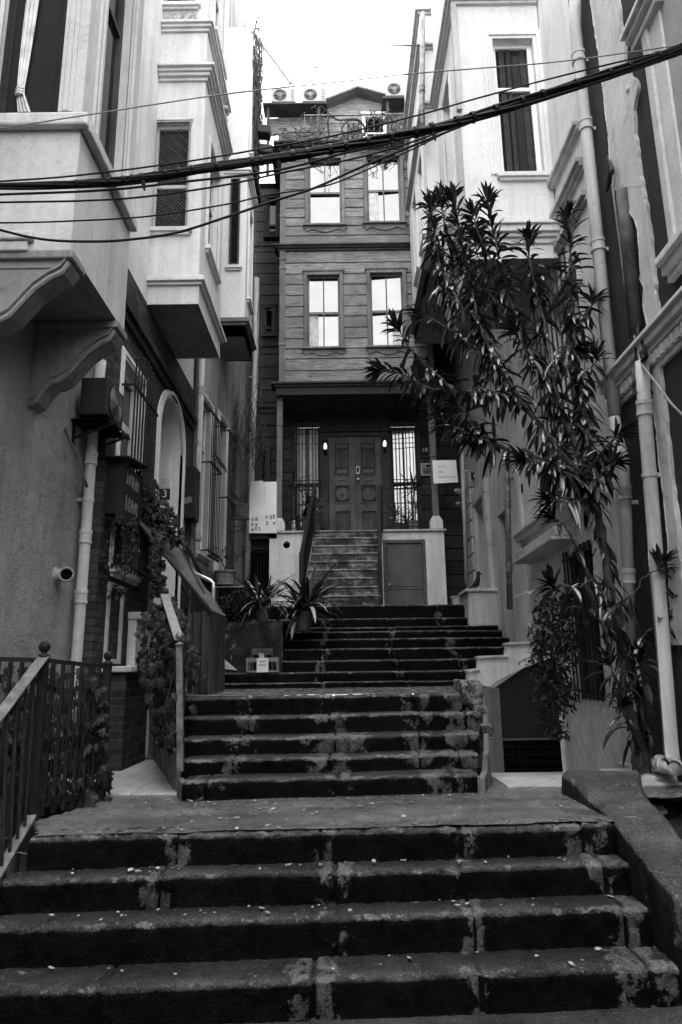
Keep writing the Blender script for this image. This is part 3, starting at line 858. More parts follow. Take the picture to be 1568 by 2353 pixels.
# porch columns on white plinth stones
for (pxa, pxb, base, pl) in ((637, 650, 1188, (625, 652)), (986, 1000, 1180, (982, 1006))):
    x0, x1 = hx(pxa, 1000, HY+.15), hx(pxb, 1000, HY+.15); zb = ZP+.02
    mb = MB(); mb.box(x0, x1, HY+.08, HY+.08+(x1-x0), zb+.28, ZU)
    for q in (.78, .93): mb.box(x0-.015, x1+.015, HY+.065, HY+.095+(x1-x0), zb+(ZU-zb)*q, zb+(ZU-zb)*q+.035)
    c = mb.build('column', M['timber_v'], house, bevel=.006)
    mb = MB(); m = .06; cx = (x0+x1)/2; cy = HY+.08+(x1-x0)/2; h = (x1-x0)/2
    for (e, z0, z1) in ((.065, 0, .20), (.04, .20, .25), (.015, .25, .29)): mb.box(cx-h-e, cx+h+e, cy-h-e, cy+h+e, zb+z0, zb+z1)
    mb.build('plinth', M['block'], c, bevel=.012)
# --- porch blocks with flight between them
bx = [hx(619, 1300), hx(716, 1300)], [hx(878, 1300), hx(1024, 1300)]
hole_c = (hx(659, 1252), hz(659, 1252)); hr = .075
mb = MB()
# left block front as a sheet with a round hole
a, b = bx[0]; z0, z1 = ZTOP-.3, ZP-.04
n = 32; ring = [(hole_c[0]+hr*math.cos(2*math.pi*i/n), HY, hole_c[1]+hr*math.sin(2*math.pi*i/n)) for i in range(n)]
def sq(ang):
    c, s = math.cos(ang), math.sin(ang)
    tx = ((b-hole_c[0]) if c > 0 else (a-hole_c[0]))/c if abs(c) > 1e-6 else 1e9
    tz = ((z1-hole_c[1]) if s > 0 else (z0-hole_c[1]))/s if abs(s) > 1e-6 else 1e9
    t_ = min(tx, tz); return (hole_c[0]+c*t_, HY, hole_c[1]+s*t_)
angs = [2*math.pi*i/n for i in range(n)]
corner = sorted(angs + [math.atan2(z-hole_c[1], x-hole_c[0]) % (2*math.pi) for x in (a, b) for z in (z0, z1)])
rin = [(hole_c[0]+hr*math.cos(t_), HY, hole_c[1]+hr*math.sin(t_)) for t_ in corner]; rout = [sq(t_) for t_ in corner]
N = len(corner)
for i in range(N):
    j = (i+1) % N
    mb.quad(rout[i], rout[j], rin[j], rin[i]); mb.quad(rin[i], rin[j], (rin[j][0], HY+.25, rin[j][2]), (rin[i][0], HY+.25, rin[i][2]))
mb.quad((a, HY, z0), (a, HY+1.2, z0), (a, HY+1.2, z1), (a, HY, z1)); mb.quad((b, HY, z0), (b, HY+1.2, z0), (b, HY+1.2, z1), (b, HY, z1))
mb.poly([(a, HY, z1), (b, HY, z1), (b, HY+1.2, z1), (a, HY+1.2, z1)])
mb.build('porch_base', M['block'], house)
mb = MB()
a, b = bx[1]
ddx0, ddx1, ddz1 = hx(881, 1300), hx(980, 1300), hz(930, 1240)
mb.panel((a, HY, z0), (1, 0, 0), (0, 0, 1), b-a, z1-z0, [(ddx0-a, ddx1-a, .3, ddz1-z0)], (0, -1, 0), .08)
mb.quad((a, HY, z0), (a, HY+1.2, z0), (a, HY+1.2, z1), (a, HY, z1)); mb.quad((b, HY, z0), (b, HY+1.2, z0), (b, HY+1.2, z1), (b, HY, z1))
mb.poly([(a, HY, z1), (b, HY, z1), (b, HY+1.2, z1), (a, HY+1.2, z1)])
pb = mb.build('porch_base', M['block'], house)
MB().box(hole_c[0]-.15, hole_c[0]+.15, HY+.25, HY+.26, hole_c[1]-.15, hole_c[1]+.15).build('vent_back', M['black'], pb)
mb = MB()
for (a, b) in bx: mb.box(a-.04, b+.05, HY-.05, WY, ZP-.04, ZP+.005)
mb.box(bx[0][1]+.05, bx[1][0]-.041, HY+.05, WY, ZP-.05, ZP)
mb.build('porch_slab', M['stone'], house, bevel=.01)
# painted cellar door in the right block
mb = MB(); f = .07; yy = HY+.05
mb.box(ddx0, ddx0+f, HY-.012, HY+.06, ZTOP, ddz1); mb.box(ddx1-f, ddx1, HY-.012, HY+.06, ZTOP, ddz1); mb.box(ddx0+f, ddx1-f, HY-.012, HY+.06, ddz1-f, ddz1)
zr = hz(930, 1353)
mb.box(ddx0+f+.004, ddx1-f-.004, yy-.025, yy, ZTOP+.02, ddz1-f-.004)
mb.box(ddx0+f+.03, ddx1-f-.03, yy-.034, yy-.025, zr+.05, ddz1-f-.05); mb.box(ddx0+f+.03, ddx1-f-.03, yy-.034, yy-.025, ZTOP+.06, zr-.02)
mb.box(ddx0+f, ddx1-f, yy-.04, yy-.02, zr-.012, zr+.02)
cdm = mb.build('cellar_door', M['doorgrey'], house, bevel=.004)
mb = MB(); mb.ball((ddx0+f+.05, yy-.045, zr+.1), .018); mb.build('knob', M['steel'], cdm)
# flight of stone steps
n = 9; mb = MB(); col = []
s0, s1 = bx[0][1]+.09, bx[1][0]-.02
rr = random.Random(3)
for i in range(n):
    za = ZTOP+(ZP-ZTOP)*i/n; zb = ZTOP+(ZP-ZTOP)*(i+1)/n
    yf = HY-1.45+i*.178
    sk = -.02*(n-i)
    for (x0, x1) in ((s0+sk, s1+sk*.6),):
        nx = 18; b0 = len(mb.v)
        prof = [(0, 0), (0, (zb-za)*.5), (0, (zb-za)-.035), (-.03, (zb-za)-.03), (-.034, (zb-za)-.012), (-.025, zb-za), (.2, zb-za), (.6 if i < n-1 else .2, zb-za)]
        for q in range(nx+1):
            x = x0+(x1-x0)*q/nx
            for (dy, dz) in prof:
                p = V((x, yf+dy, za+dz)); p += V((0, fbm(p, 9, 2)*.006, fbm(p, 7, 4)*.006)); mb.v.append(p)
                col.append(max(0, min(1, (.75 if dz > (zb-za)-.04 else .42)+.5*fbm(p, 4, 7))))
        m = len(prof)
        for q in range(nx):
            for k in range(m-1): mb.f.append((b0+q*m+k, b0+(q+1)*m+k, b0+(q+1)*m+k+1, b0+q*m+k+1))
M['stoop'] = mat_concrete('mottled_stone_stoop', .04, .24, .6, .1)
st = mb.build('stoop', M['stoop'], house, colors=col)
mb = MB()
mb.prism([(s0-.21, HY-1.42, ZTOP-.05), (s0-.05, HY, ZTOP-.05), (s0-.05, HY, ZP-.1), (s0-.21, HY-1.42, ZTOP+.15)], (-.06, 0, 0))
mb.build('string_wall', M['block'], st)
# rough stone foot showing under the left block
mb = MB()
rs = random.Random(21)
for i in range(9):
    for j in range(2):
        x = bx[0][0]-.05+i*.2+j*.09; z = ZTOP-.02+j*.13
        if x+.18 > s0: continue
        mb.box(x, x+.17+.02*rs.random(), HY-.09-.03*rs.random(), HY, z, z+.11+.02*rs.random())
mb.build('foot_stone', M['stone'], house, bevel=.025)

# --- attic: gable, balcony rail, roof slabs
AY = HY+1.3
ax0, ax1 = hx(640, 320, AY), hx(985, 320, AY)
zA0 = ZT-.3
gxa, gxl, gxr = hx(822, 219, AY), hx(738, 250, AY), hx(962, 262, AY)
zga, zgl = hz(822, 224, AY), hz(738, 256, AY)
zgr = hz(962, 262, AY)
mb = MB()
aw = (hx(832, 280, AY), hx(888, 280, AY), hz(860, 335, AY), hz(860, 264, AY))
siding(mb, ax0, ax1, zA0, zgl-.1, AY, .28, [(aw[0], aw[1], aw[2], aw[3])])
mb.prism([(gxl, AY, zgl-.1), (gxr, AY, zgl-.1), (gxr, AY, zgr), (gxa, AY, zga), (gxl, AY, zgl)], (0, .05, 0))
mb.prism([(ax0-.3, AY-.02, hz(620, 312, AY)), (gxl, AY-.02, zgl-.55), (gxl, AY-.02, zgl-.1), (ax0-.3, AY-.02, hz(620, 275, AY))], (0, .06, 0))
mb.build('gable', M['timber'], house)
MB().panel((ax0, AY+.05, zA0), (1, 0, 0), (0, 0, 1), ax1-ax0, zgl-zA0).build('backing', M['black'], house)
mb = MB()
for (x0, z0, x1, z1) in ((gxl-.15, zgl-.03, gxa, zga+.05), (gxa, zga+.05, gxr+.1, zgr+.0)):
    mb.prism([(x0, AY-.3, z0), (x1, AY-.3, z1), (x1, AY-.3, z1+.06), (x0, AY-.3, z0+.06)], (0, 3.5, 0))
mb.build('roof', M['timber_v'], house)
sash_window(house, aw[0], aw[1], aw[2], aw[3], AY, M['paper'], M['glass_bright'], .5, True, .09, False)
# balcony rail in front of the attic
mb = MB(); zr0, zr1 = ZT+.09, hz(800, 268, HY+.1)
bx0, bx1 = hx(700, 300), hx(973, 300)
x = bx0
while x < bx1:
    mb.tube([(x, HY+.05, zr0), (x, HY+.05, zr1)], .009, 5); x += .155
mb.box(bx0, bx1, HY+.03, HY+.07, zr1-.012, zr1+.012); mb.box(bx0, bx1, HY+.035, HY+.065, zr0+.10, zr0+.12)
mb.build('balcony_rail', M['irongrey'], house)
# flat shelf roofs on either side that carry the machines
zs = hz(660, 246, HY+1.0)
shx = [(hx(606, 246, HY+1), hx(752, 246, HY+1)), (hx(878, 236, HY+1), hx(978, 236, HY+1))]
mb = MB()
mb.box(shx[0][0], shx[0][1], HY+.82, HY+1.28, zs-.07, zs-.02)
zs2 = hz(925, 232, HY+1)
mb.box(shx[1][0], shx[1][1], HY+.82, HY+1.28, zs2-.07, zs2-.02)
for x in (shx[0][0]+.1, shx[0][1]-.25): mb.box(x, x+.07, HY+.9, HY+.97, ZT, zs-.07)
mb.box(shx[1][1]-.3, shx[1][1]-.23, HY+.9, HY+.97, ZT, zs2-.07); mb.box(shx[1][0]+.1, shx[1][0]+.17, HY+.9, HY+.97, ZT, zs2-.07)
build_split(mb, 'shelf_roof', M['timber_darkv'], house)
mb = MB()
mb.box(HX0-.25, HX1+.2, HY+.02, WY+1, ZT+.02, ZT+.085)
mb.build('balcony_floor', M['timber_dark'], house)

# outdoor air conditioning units on the shelf roofs
def ac_unit(loc, w=.80, h=.55, d=.3, label='', group=None, rz=0):
    t = thing('air_conditioner', label, 'air conditioner', loc, rz, group)
    def mk(mb, name, mat, par, **k):
        o = mb.build(name, mat, None, origin=(0, 0, 0), **k); o.parent = par; o.location = (0, 0, 0); return o
    mk(MB().box(-w/2, w/2, 0, d, .05, h+.05), 'casing', M['acwhite'], t, bevel=.018)
    fx, fz, fr = -w*.14, .05+h*.5, h*.40
    f = mk(MB().lathe((fx, -.001, fz), [(fr, 0), (fr, .004), (.001, .004)], 28, (0, -1, 0)), 'fan_opening', M['black'], t)
    mb = MB()
    for k in range(5):
        rr_ = fr*(k+1)/5.2
        mb.tube([(fx+rr_*math.cos(a_*math.pi/14), -.014, fz+rr_*math.sin(a_*math.pi/14)) for a_ in range(29)], .0045, 4, False)
    for k in range(12):
        a_ = k*math.pi/6; mb.tube([(fx+.05*math.cos(a_), -.014, fz+.05*math.sin(a_)), (fx+fr*math.cos(a_), -.014, fz+fr*math.sin(a_))], .004, 4)
    mb.lathe((fx, -.005, fz), [(.06, 0), (.06, .014), (.001, .02)], 14, (0, -1, 0))
    mk(mb, 'grille', M['plategrey'], f)
    mb = MB()
    for k in range(3):
        a0 = k*2.094
        mb.poly([(fx+.05*math.cos(a0), -.008, fz+.05*math.sin(a0)), (fx+fr*.9*math.cos(a0+.2), -.006, fz+fr*.9*math.sin(a0+.2)), (fx+fr*.9*math.cos(a0+1.0), -.010, fz+fr*.9*math.sin(a0+1.0)), (fx+.05*math.cos(a0+1.2), -.010, fz+.05*math.sin(a0+1.2))])
    mk(mb, 'fan', M['plategrey'], f)
    mb = MB()
    for k in range(5): mb.box(w*.33, w*.46, -.004, 0, h*.25+.07*k, h*.25+.07*k+.03)
    mk(mb, 'vent_louvre', M['plategrey'], t)
    mk(MB().box(-w*.4, -w*.32, 0, d, 0, .05), 'foot', M['iron'], t); mk(MB().box(w*.32, w*.4, 0, d, 0, .05), 'foot', M['iron'], t)
    return t
G = 'air conditioning units on the roof of the timber house'
a0 = ac_unit(V((hx(652, 240, HY+.95), HY+.85, zs-.02)), .62, .42, .3, 'white air conditioning unit at the far left edge of the roof', G)
for (px, zz, lb) in ((722, zs-.02, 'white air conditioning unit with two hoses, beside the satellite dish mast'), (914, zs2-.02, 'white air conditioning unit right of the gable with a full dark fan opening'), (966, zs2-.02, 'white air conditioning unit half hidden by the pale building on the right')):
    dup(a0, None, V((hx(px, 240, HY+.95), HY+.85, zz)), 0, lb)
# satellite dish
t = thing('satellite_dish', 'small satellite dish on a thin mast above the roof, seen almost edge-on', 'satellite dish', (hx(674, 240, HY+1.6), HY+1.6, zs))
b = P(672, 240, HY+1.6); c = P(672, 172, HY+1.6)
MB().tube([b, c, P(681, 170, HY+1.6)], .016, 6).build('mast', M['irongrey'], t)
dc = P(686, 163, HY+1.6); nrm = V((.93, -.30, .2)).normalized()
dd = MB().lathe(dc, [(.001, -.05), (.1, -.045), (.2, -.022), (.27, .0), (.275, .006), (.2, -.015), (.1, -.036), (.001, -.042)], 22, nrm, caps=False).build('dish', M['acwhite'], t, smooth=True)
e = P(729, 156, HY+1.6)
mb = MB(); mb.tube([dc-V((0, 0, .25)), e], .006, 5); mb.tube([e, e+V((-.06, 0, .03))], .028, 8); mb.build('receiver', M['irongrey'], t)

# iron rails of the stoop: solid dark side sheets with newel posts
def plate_rail(name, label, top, bot, wid, mat):
    t = thing(name, label, 'railing', (bot[0], bot[1], bot[2]))
    a, b = V(top), V(bot)
    mb = MB(); mb.tube([a+V((0, .0, 0)), b], .042, 8); mb.build('handrail', mat, t)
    mb = MB()
    n = 24
    for i in range(n):
        q = a.lerp(b, (i+.5)/n); mb.tube([q, q-V((0, 0, .84))], .014, 6)
    q0, q1 = a-V((0, 0, .78)), b-V((0, 0, .78)); mb.tube([q0, q1], .014, 6)
    mb.build('baluster', mat, t)
    mb = MB()
    for q in (a, b): mb.box(q.x-.04, q.x+.04, q.y-.04, q.y+.04, q.z-.95, q.z+.06)
    build_split(mb, 'post', mat, t)
    return t
ht = .96
plate_rail('stoop_railing', 'dark iron railing on the left of the stoop, partly hidden by the big potted plant', (s0-.02, HY-.05, ZP+ht-.05), (s0-.22, HY-1.42, ZTOP+ht-.0), .1, M['iron'])
plate_rail('stoop_railing', 'dark iron railing on the right of the stoop beside the grey cellar door', (s1+.02, HY-.05, ZP+ht-.05), (s1-.10, HY-1.42, ZTOP+ht-.0), .1, M['iron'])
# sheet of dark timber fixed on the left rail
# porch rails
def porch_rail(x0, x1, label):
    t = thing('porch_railing', label, 'railing', ((x0+x1)/2, HY+.1, ZP))
    mb = MB()
    zt = ZP+.93
    mb.box(x0, x1, HY+.09, HY+.115, zt-.015, zt+.015); mb.box(x0, x1, HY+.095, HY+.11, ZP+.08, ZP+.10); mb.box(x0, x1, HY+.095, HY+.11, ZP+.6, ZP+.62)
    mb.build('rail', M['iron'], t)
    n = int((x1-x0)/.13)
    for i in range(n+1):
        x = x0+(x1-x0)*i/n; MB().tube([(x, HY+.1, ZP), (x, HY+.1, zt)], .008, 5).build('baluster', M['iron'], t)
    return t
porch_rail(HX0+.1, s0-.05, 'black porch railing left of the stoop with plants behind it')
porch_rail(s1+.05, hx(977, 1150), 'black porch railing right of the stoop with spiky plants behind it')

# lit wall lanterns on either side of the door
def lantern(x, z, label):
    t = thing('wall_lamp', label, 'wall lamp', (x, WY-.08, z), 0, 'lit lanterns beside the front door')
    def mk(mb, name, mat, par, **k):
        o = mb.build(name, mat, None, origin=(0, 0, 0), **k); o.parent = par; o.location = (0, 0, 0); return o
    mb = MB(); y = -.10
    mb.box(-.03, .03, .0, .03, -.14, .10); mb.tube([(0, 0, -.10), (0, -.06, -.13), (0, y, -.08)], .010, 6)
    mb.lathe((0, y, 0), [(.03, -.10), (.05, -.07), (.06, -.055), (.045, -.05), (.045, -.045)], 10)
    mb.lathe((0, y, 0), [(.085, .16), (.075, .18), (.04, .225), (.02, .235), (.018, .26), (.001, .275)], 10)
    for k in range(6):
        a_ = k*math.pi/3; mb.tube([(.05*math.cos(a_), y+.05*math.sin(a_), -.05), (.078*math.cos(a_), y+.078*math.sin(a_), .165)], .005, 4)
    mk(mb, 'bracket', M['iron'], t)
    mk(MB().lathe((0, y, 0), [(.03, -.045), (.042, .0), (.045, .05), (.034, .10), (.001, .13)], 12), 'bulb', M['lampglow'], t, smooth=True)
    return t
l0 = lantern(hx(748, 1028, WY-.1), hz(748, 1030, WY-.1)-.02, 'lit lantern lamp on the left side of the front door')
dup(l0, None, V((hx(884, 1022, WY-.1), WY-.08, hz(884, 1024, WY-.1)-.02)), 0, 'lit lantern lamp on the right side of the front door')

# house number plates and small notices
def plate(name, label, c, w, h, u, v, mat, txt=None, tmat=None, size=None, th=.012):
    u, v = V(u).normalized(), V(v).normalized(); n = u.cross(v); c = V(c)
    o = c-u*w/2-v*h/2
    b = MB().obox(o, u*w, v*h, -n*th).build(name, mat, bevel=.002)
    tag(b, label, 'sign')
    if txt:
        for (s, dx, dy, sz) in txt: text_mesh(s, sz, c+u*dx+v*dy, u, v, tmat, b, off=.003)
    return b
plate('number_plate', 'small dark house number plate reading 10 on the porch wall', (hx(976, 1035, WY-.04), WY-.06, hz(976, 1035, WY-.04)), .17, .14, (1, 0, 0), (0, 0, 1), M['plate'], [('10', 0, 0, .14)], M['letter'])
nb = plate('notice_plate', 'small pale alarm notice with dark text under the number 10 plate', (hx(980, 1079, WY-.04), WY-.06, hz(980, 1079, WY-.04)), .26, .30, (1, 0, 0), (0, 0, 1), M['letter'])
mb = MB(); cx_, cz_ = hx(980, 1079, WY-.04), hz(980, 1079, WY-.04)
mb.lathe((cx_-.07, WY-.074, cz_+.08), [(.04, 0), (.04, .003), (.025, .003), (.025, 0)], 14, (0, -1, 0), False)
mb.box(cx_-.01, cx_+.11, WY-.077, WY-.0725, cz_+.05, cz_+.11)
for k in range(4): mb.box(cx_-.10, cx_+.10, WY-.077, WY-.0725, cz_-.10+.035*k, cz_-.085+.035*k)
mb.build('lettering', M['plate'], nb)
# apartment sign board
t = thing('sign_board', 'white square board reading No 6 NIL Apartment, hung right of the porch', 'sign', P(1021, 1110, 14.2))
c = [P(994, 1058, 14.2), P(1048, 1057, 14.2), P(1053, 1108, 14.2), P(997, 1111, 14.2)]
MB().prism([c[3], c[2], c[1], c[0]], (0, .02, 0)).build('board', M['paper'], t)
cc = P(1021, 1084, 14.2)+V((0, -.004, 0)); uu = (c[1]-c[0]).normalized(); vv = (c[0]-c[3]).normalized()
for s, dx, dy in (('N\u00ba 6', -.13, .11), ('NIL', -.13, .0), ('Apartment', -.13, -.11)): text_mesh(s, .085, cc+uu*dx+vv*dy, (1, 0, 0), (0, 0, 1), M['ink'], t, align='LEFT')
mb = MB(); mb.tube([P(986, 1050, 14.2), P(1075, 1047, 14.25)], .012, 6); mb.tube([P(1005, 1049, 14.2), P(1005, 1059, 14.2)], .006, 5); mb.tube([P(1038, 1049, 14.2), P(1038, 1059, 14.2)], .006, 5)
mb.build('hanger', M['iron'], t)

# white electricity cabinet with stickers, left of the porch
cab = thing('electric_cabinet', 'white double-door electricity cabinet with pasted stickers left of the porch', 'cabinet', P(604, 1222, 14.45))
x0, xm, x1 = hx(575, 1160, 14.4), hx(606, 1160, 14.4), hx(636, 1160, 14.4); zb, zt = hz(604, 1225, 14.4), hz(604, 1107, 14.4)
MB().box(x0+.01, x1, 14.42, 14.75, zb, zt).build('box', M['cabinet'], cab, bevel=.008)
MB().prism([(x0-.01, 14.36, zb-.0), (xm-.012, 14.41, zb+.0), (xm-.012, 14.41, zt+.03), (x0-.01, 14.36, zt+.0)], (0, .02, 0)).build('cabinet_door', M['cabinet'], cab, bevel=.004)
MB().prism([(xm+.012, 14.40, zb), (x1, 14.40, zb), (x1, 14.40, zt), (xm+.012, 14.40, zt)], (0, .018, 0)).build('cabinet_door', M['cabinet'], cab, bevel=.004)
rs = random.Random(9)
for left, cols, rows in ((True, 3, 6), (False, 3, 4)):
    for ci in range(cols):
        for ri_ in range(rows):
            if rs.random() < (.28 if ri_ < 3 else .62) or (left and ci == 0 and ri_ > 3): continue
            d0, d1 = (x0+.02, xm-.03) if left else (xm+.03, x1-.02)
            xx = d0+(d1-d0)*(ci+.12+.2*rs.random())/cols; zz = zb+.03+(.105 if left else .13)*ri_+.03*rs.random()
            w_, h_ = (d1-d0)/cols*rs.uniform(.55, .8), rs.uniform(.065, .10); a_ = rs.uniform(-.12, .12)
            yf = (14.36+.05*(xx-x0)/(xm-x0)) if left else 14.40
            u_ = V((math.cos(a_), .16 if left else 0, math.sin(a_))); v_ = V((-math.sin(a_), 0, math.cos(a_)))
            o_ = V((xx, yf-.006, zz)); MB().quad(o_, o_+u_*w_, o_+u_*w_+v_*h_, o_+v_*h_).build('sticker', M['sticker'], cab)
mb = MB(); mb.box(x0, x1, 14.5, 14.9, zb-.10, zb); mb.build('bracket', M['darkwall'], cab)
# dark gated passage under the cabinet
t = thing('passage_gate', 'dark barred gate in the low passage under the electricity cabinet', 'gate', P(597, 1330, 14.9))
x0, x1 = hx(578, 1300, 14.9), hx(622, 1300, 14.9); zb, zt = ZTOP-.2, hz(597, 1268, 14.9)
MB().box(x0-.02, x1+.1, 14.95, 15.0, zb, zt+.3).build('back', M['black'], t)
mb = MB()
for i in range(7): mb.tube([(x0+(x1-x0)*i/6, 14.88, zb), (x0+(x1-x0)*i/6, 14.88, zt)], .009, 5)
mb.box(x0, x1, 14.87, 14.89, zt-.02, zt+.02); mb.build('bar', M['iron'], t)
mb = MB(); mb.lathe((x0+.22, 14.865, zb+.62), [(.12, 0), (.12, .01), (.001, .01)], 20, (0, -1, 0)); mb.build('disc', M['plategrey'], t)
mb = MB(); mb.lathe((x0+.22, 14.85, zb+.62), [(.05, 0), (.05, .006), (.001, .006)], 16, (0, -1, 0)); mb.build('dial', M['paper'], t)
wl = MB().box(-2.35, hx(621, 1300), 14.92, 14.96, zt+.06, hz(600, 1222, 14.9)); tag(wl.build('lintel', M['midwall2']), 'plain grey lintel above the barred passage gate', 'lintel')
# ------------------------------------------------------------------ left side of the street
def wall_window(parent, o, u, v, n, u0, u1, v0, v1, frame_mat, pane_mat, fw=.06, depth=.12, mull=None, trans=None, surround=0, smat=None, sd=.03, curtain=None, sill=True):
    """window in a wall plane: o + u*a + v*b, outward normal n; opening u0..u1, v0..v1"""
    o, u, v, n = V(o), V(u), V(v), V(n)
    def bx(mb, a, b, c, d, e, f): mb.obox(o+u*a+v*c+n*e, u*(b-a), v*(d-c), n*(f-e))
    mb = MB()
    e, f = -depth, -depth+.05
    bx(mb, u0, u0+fw, v0, v1, e, f); bx(mb, u1-fw, u1, v0, v1, e, f); bx(mb, u0+fw, u1-fw, v0, v0+fw, e, f); bx(mb, u0+fw, u1-fw, v1-fw, v1, e, f)
    if trans:
        tz = v0+(v1-v0)*trans; bx(mb, u0+fw, u1-fw, tz-fw*.5, tz+fw*.5, e+.004, f-.004)
    if mull:
        tx = u0+(u1-u0)*mull; bx(mb, tx-fw*.4, tx+fw*.4, v0+fw, v1-fw, e+.008, f-.008)
    w = mb.build('window', frame_mat, parent, bevel=.004)
    q = -depth+.012
    MB().quad(o+u*u0+v*v0+n*q, o+u*u1+v*v0+n*q, o+u*u1+v*v1+n*q, o+u*u0+v*v1+n*q).build('pane', pane_mat, w)
    if surround:
        s = surround; mb = MB()
        for k, (a, p) in enumerate(((s, sd*.6), (s*.68, sd), (s*.34, sd*.5))):
            lo = (s, s*.68, s*.34)[k]; hi = (s*.68, s*.34, 0)[k]
            bx(mb, u0-lo, u0-hi, v0, v1+lo, -.01, p); bx(mb, u1+hi, u1+lo, v0, v1+lo, -.01, p); bx(mb, u0-hi, u1+hi, v1+hi, v1+lo, -.01, p)
        mb.build('surround', smat, w, bevel=.004)
    if sill:
        mb = MB(); bx(mb, u0-.07, u1+.07, v0-.06, v0, -depth, .07); bx(mb, u0-.04, u1+.04, v0-.10, v0-.06, -.01, .04)
        mb.build('sill', smat or frame_mat, w, bevel=.006)
    return w
def band(mb, o, u, n, L, z0, prof):
    """string course: stacked slabs (height, projection) along u"""
    o, u, n = V(o), V(u), V(n); z = z0
    for (h, p) in prof:
        mb.obox(o+V((0, 0, z))-n*.02, u*L, n*(p+.02), V((0, 0, h))); z += h
    return mb

# ---- near house with the rough grey stucco and the near oriel
XL = -2.6; L1E = 6.93
nh = thing('stucco_house', 'grey house with rough stucco ground floor and a scroll-bracketed oriel with a tied curtain', 'house', (XL, 5.5, 0))
mb = MB()
mb.panel((XL, -3, -.8), (0, 1, 0), (0, 0, 1), L1E+3, 13.8)
mb.quad((XL, L1E, -.8), (XL-.3, L1E, -.8), (XL-.3, L1E, 13), (XL, L1E, 13))
mb.build('wall', M['grey_stucco'], nh)
BX = -1.9
ya, yb = PX(163, 571, BX).y, PX(285, 768, BX).y      # near and far ends of the oriel
zs0 = 4.585; zsil = PX(182, 266, BX).z
zsill = 5.68
mb = MB()
# street face
a1, a2 = PX(246, 250, BX).y-ya, PX(292, 250, BX).y-ya
y_w0, y_w1 = PX(222, 330, BX).y-ya, PX(268, 330, BX).y-ya
y_w0, y_w1 = .32, yb-ya-.30
mb.panel((BX, ya, zs0), (0, 1, 0), (0, 0, 1), yb-ya, 8.5, [(y_w0, y_w1, zsill-zs0+.05, zsill-zs0+2.75)], (1, 0, 0), .14)
# near end face: window
wx0, wx1 = .0, BX-XL
e_w0, e_w1 = .03, .52
mb.panel((XL, ya, zs0), (1, 0, 0), (0, 0, 1), BX-XL, 8.5, [(e_w0, e_w1, zsill-zs0+.06, zsill-zs0+2.5)], (0, -1, 0), .10)
mb.quad((XL, yb, zs0), (BX, yb, zs0), (BX, yb, zs0+8.5), (XL, yb, zs0+8.5))
bay = mb.build('oriel', M['grey_smooth'], nh)
mb = MB(); mb.poly([(XL, ya, zs0), (BX, ya, zs0), (BX, yb, zs0), (XL, yb, zs0)])
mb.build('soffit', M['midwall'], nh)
mb = MB()   # sill band round the oriel, chipped plaster
mb.obox((XL, ya-.07, zsill-.10), (BX-XL+.07, 0, 0), (0, .07, 0), (0, 0, .11))
mb.obox((BX, ya, zsill-.10), (.07, 0, 0), (0, yb-ya, 0), (0, 0, .11))
mb.build('sill_band', M['broken'], nh, bevel=.018)
mb = MB()
mb.obox((XL, ya-.05, zs0+.06), (BX-XL-.26, 0, 0), (0, .05, 0), (0, 0, .07)); mb.obox((XL, ya-.03, zs0-.02), (BX-XL-.3, 0, 0), (0, .03, 0), (0, 0, .08))
mb.build('moulding', M['broken'], nh, bevel=.012)
# window with timber frame and tied curtain in the near end
w = wall_window(nh, (XL, ya, 0), (1, 0, 0), (0, 0, 1), (0, -1, 0), e_w0, e_w1, zsill+.06, zsill+2.5, M['iron'], M['glass_dark'], .06, .10, sill=False, surround=.11, smat=M['grey_smooth'], sd=.025)
mb = MB(); n = 26; rc = random.Random(2)
def curtain_tied(cx, z0, z1, zk, y, w0, wk):
    rows = []
    m = 40
    for j in range(m+1):
        t_ = j/m; z = z0+(z1-z0)*t_
        d = abs(z-zk)/(z1-zk if z > zk else zk-z0)
        ww = wk+((w0 if z > zk else w0*.55)-wk)*min(1, d)**.7
        cxx = cx-.05*(1-min(1, d))
        row = []
        for i in range(n+1):
            s = i/n; row.append(V((cxx+(s-.5)*ww, y+.012*math.sin(s*22+z*2)*(0.4+d), z)))
        rows.append(row)
    for j in range(m):
        for i in range(n): mb.quad(rows[j][i], rows[j][i+1], rows[j+1][i+1], rows[j+1][i])
xc = P(52, 150, ya).x
curtain_tied(xc+.02, zsill+.125, zsill+2.4, P(50, 195, ya).z, ya+.065, .17, .05)
zk = P(45, 200, ya).z
for k_ in range(3): mb.tube([(xc-.055, ya+.052, zk-.02+.022*k_), (xc-.03, ya+.038, zk-.01+.022*k_), (xc+.0, ya+.052, zk-.012+.026*k_)], .013, 6)
mb.build('curtain', M['curtain'], w, smooth=True)
w = wall_window(nh, (BX, ya, 0), (0, 1, 0), (0, 0, 1), (1, 0, 0), y_w0, y_w1, zsill+.05, zsill+2.75, M['timber_darkv'], M['glass_dark'], .05, .13, None, .62, surround=.13, smat=M['grey_smooth'], sd=.035, sill=False)
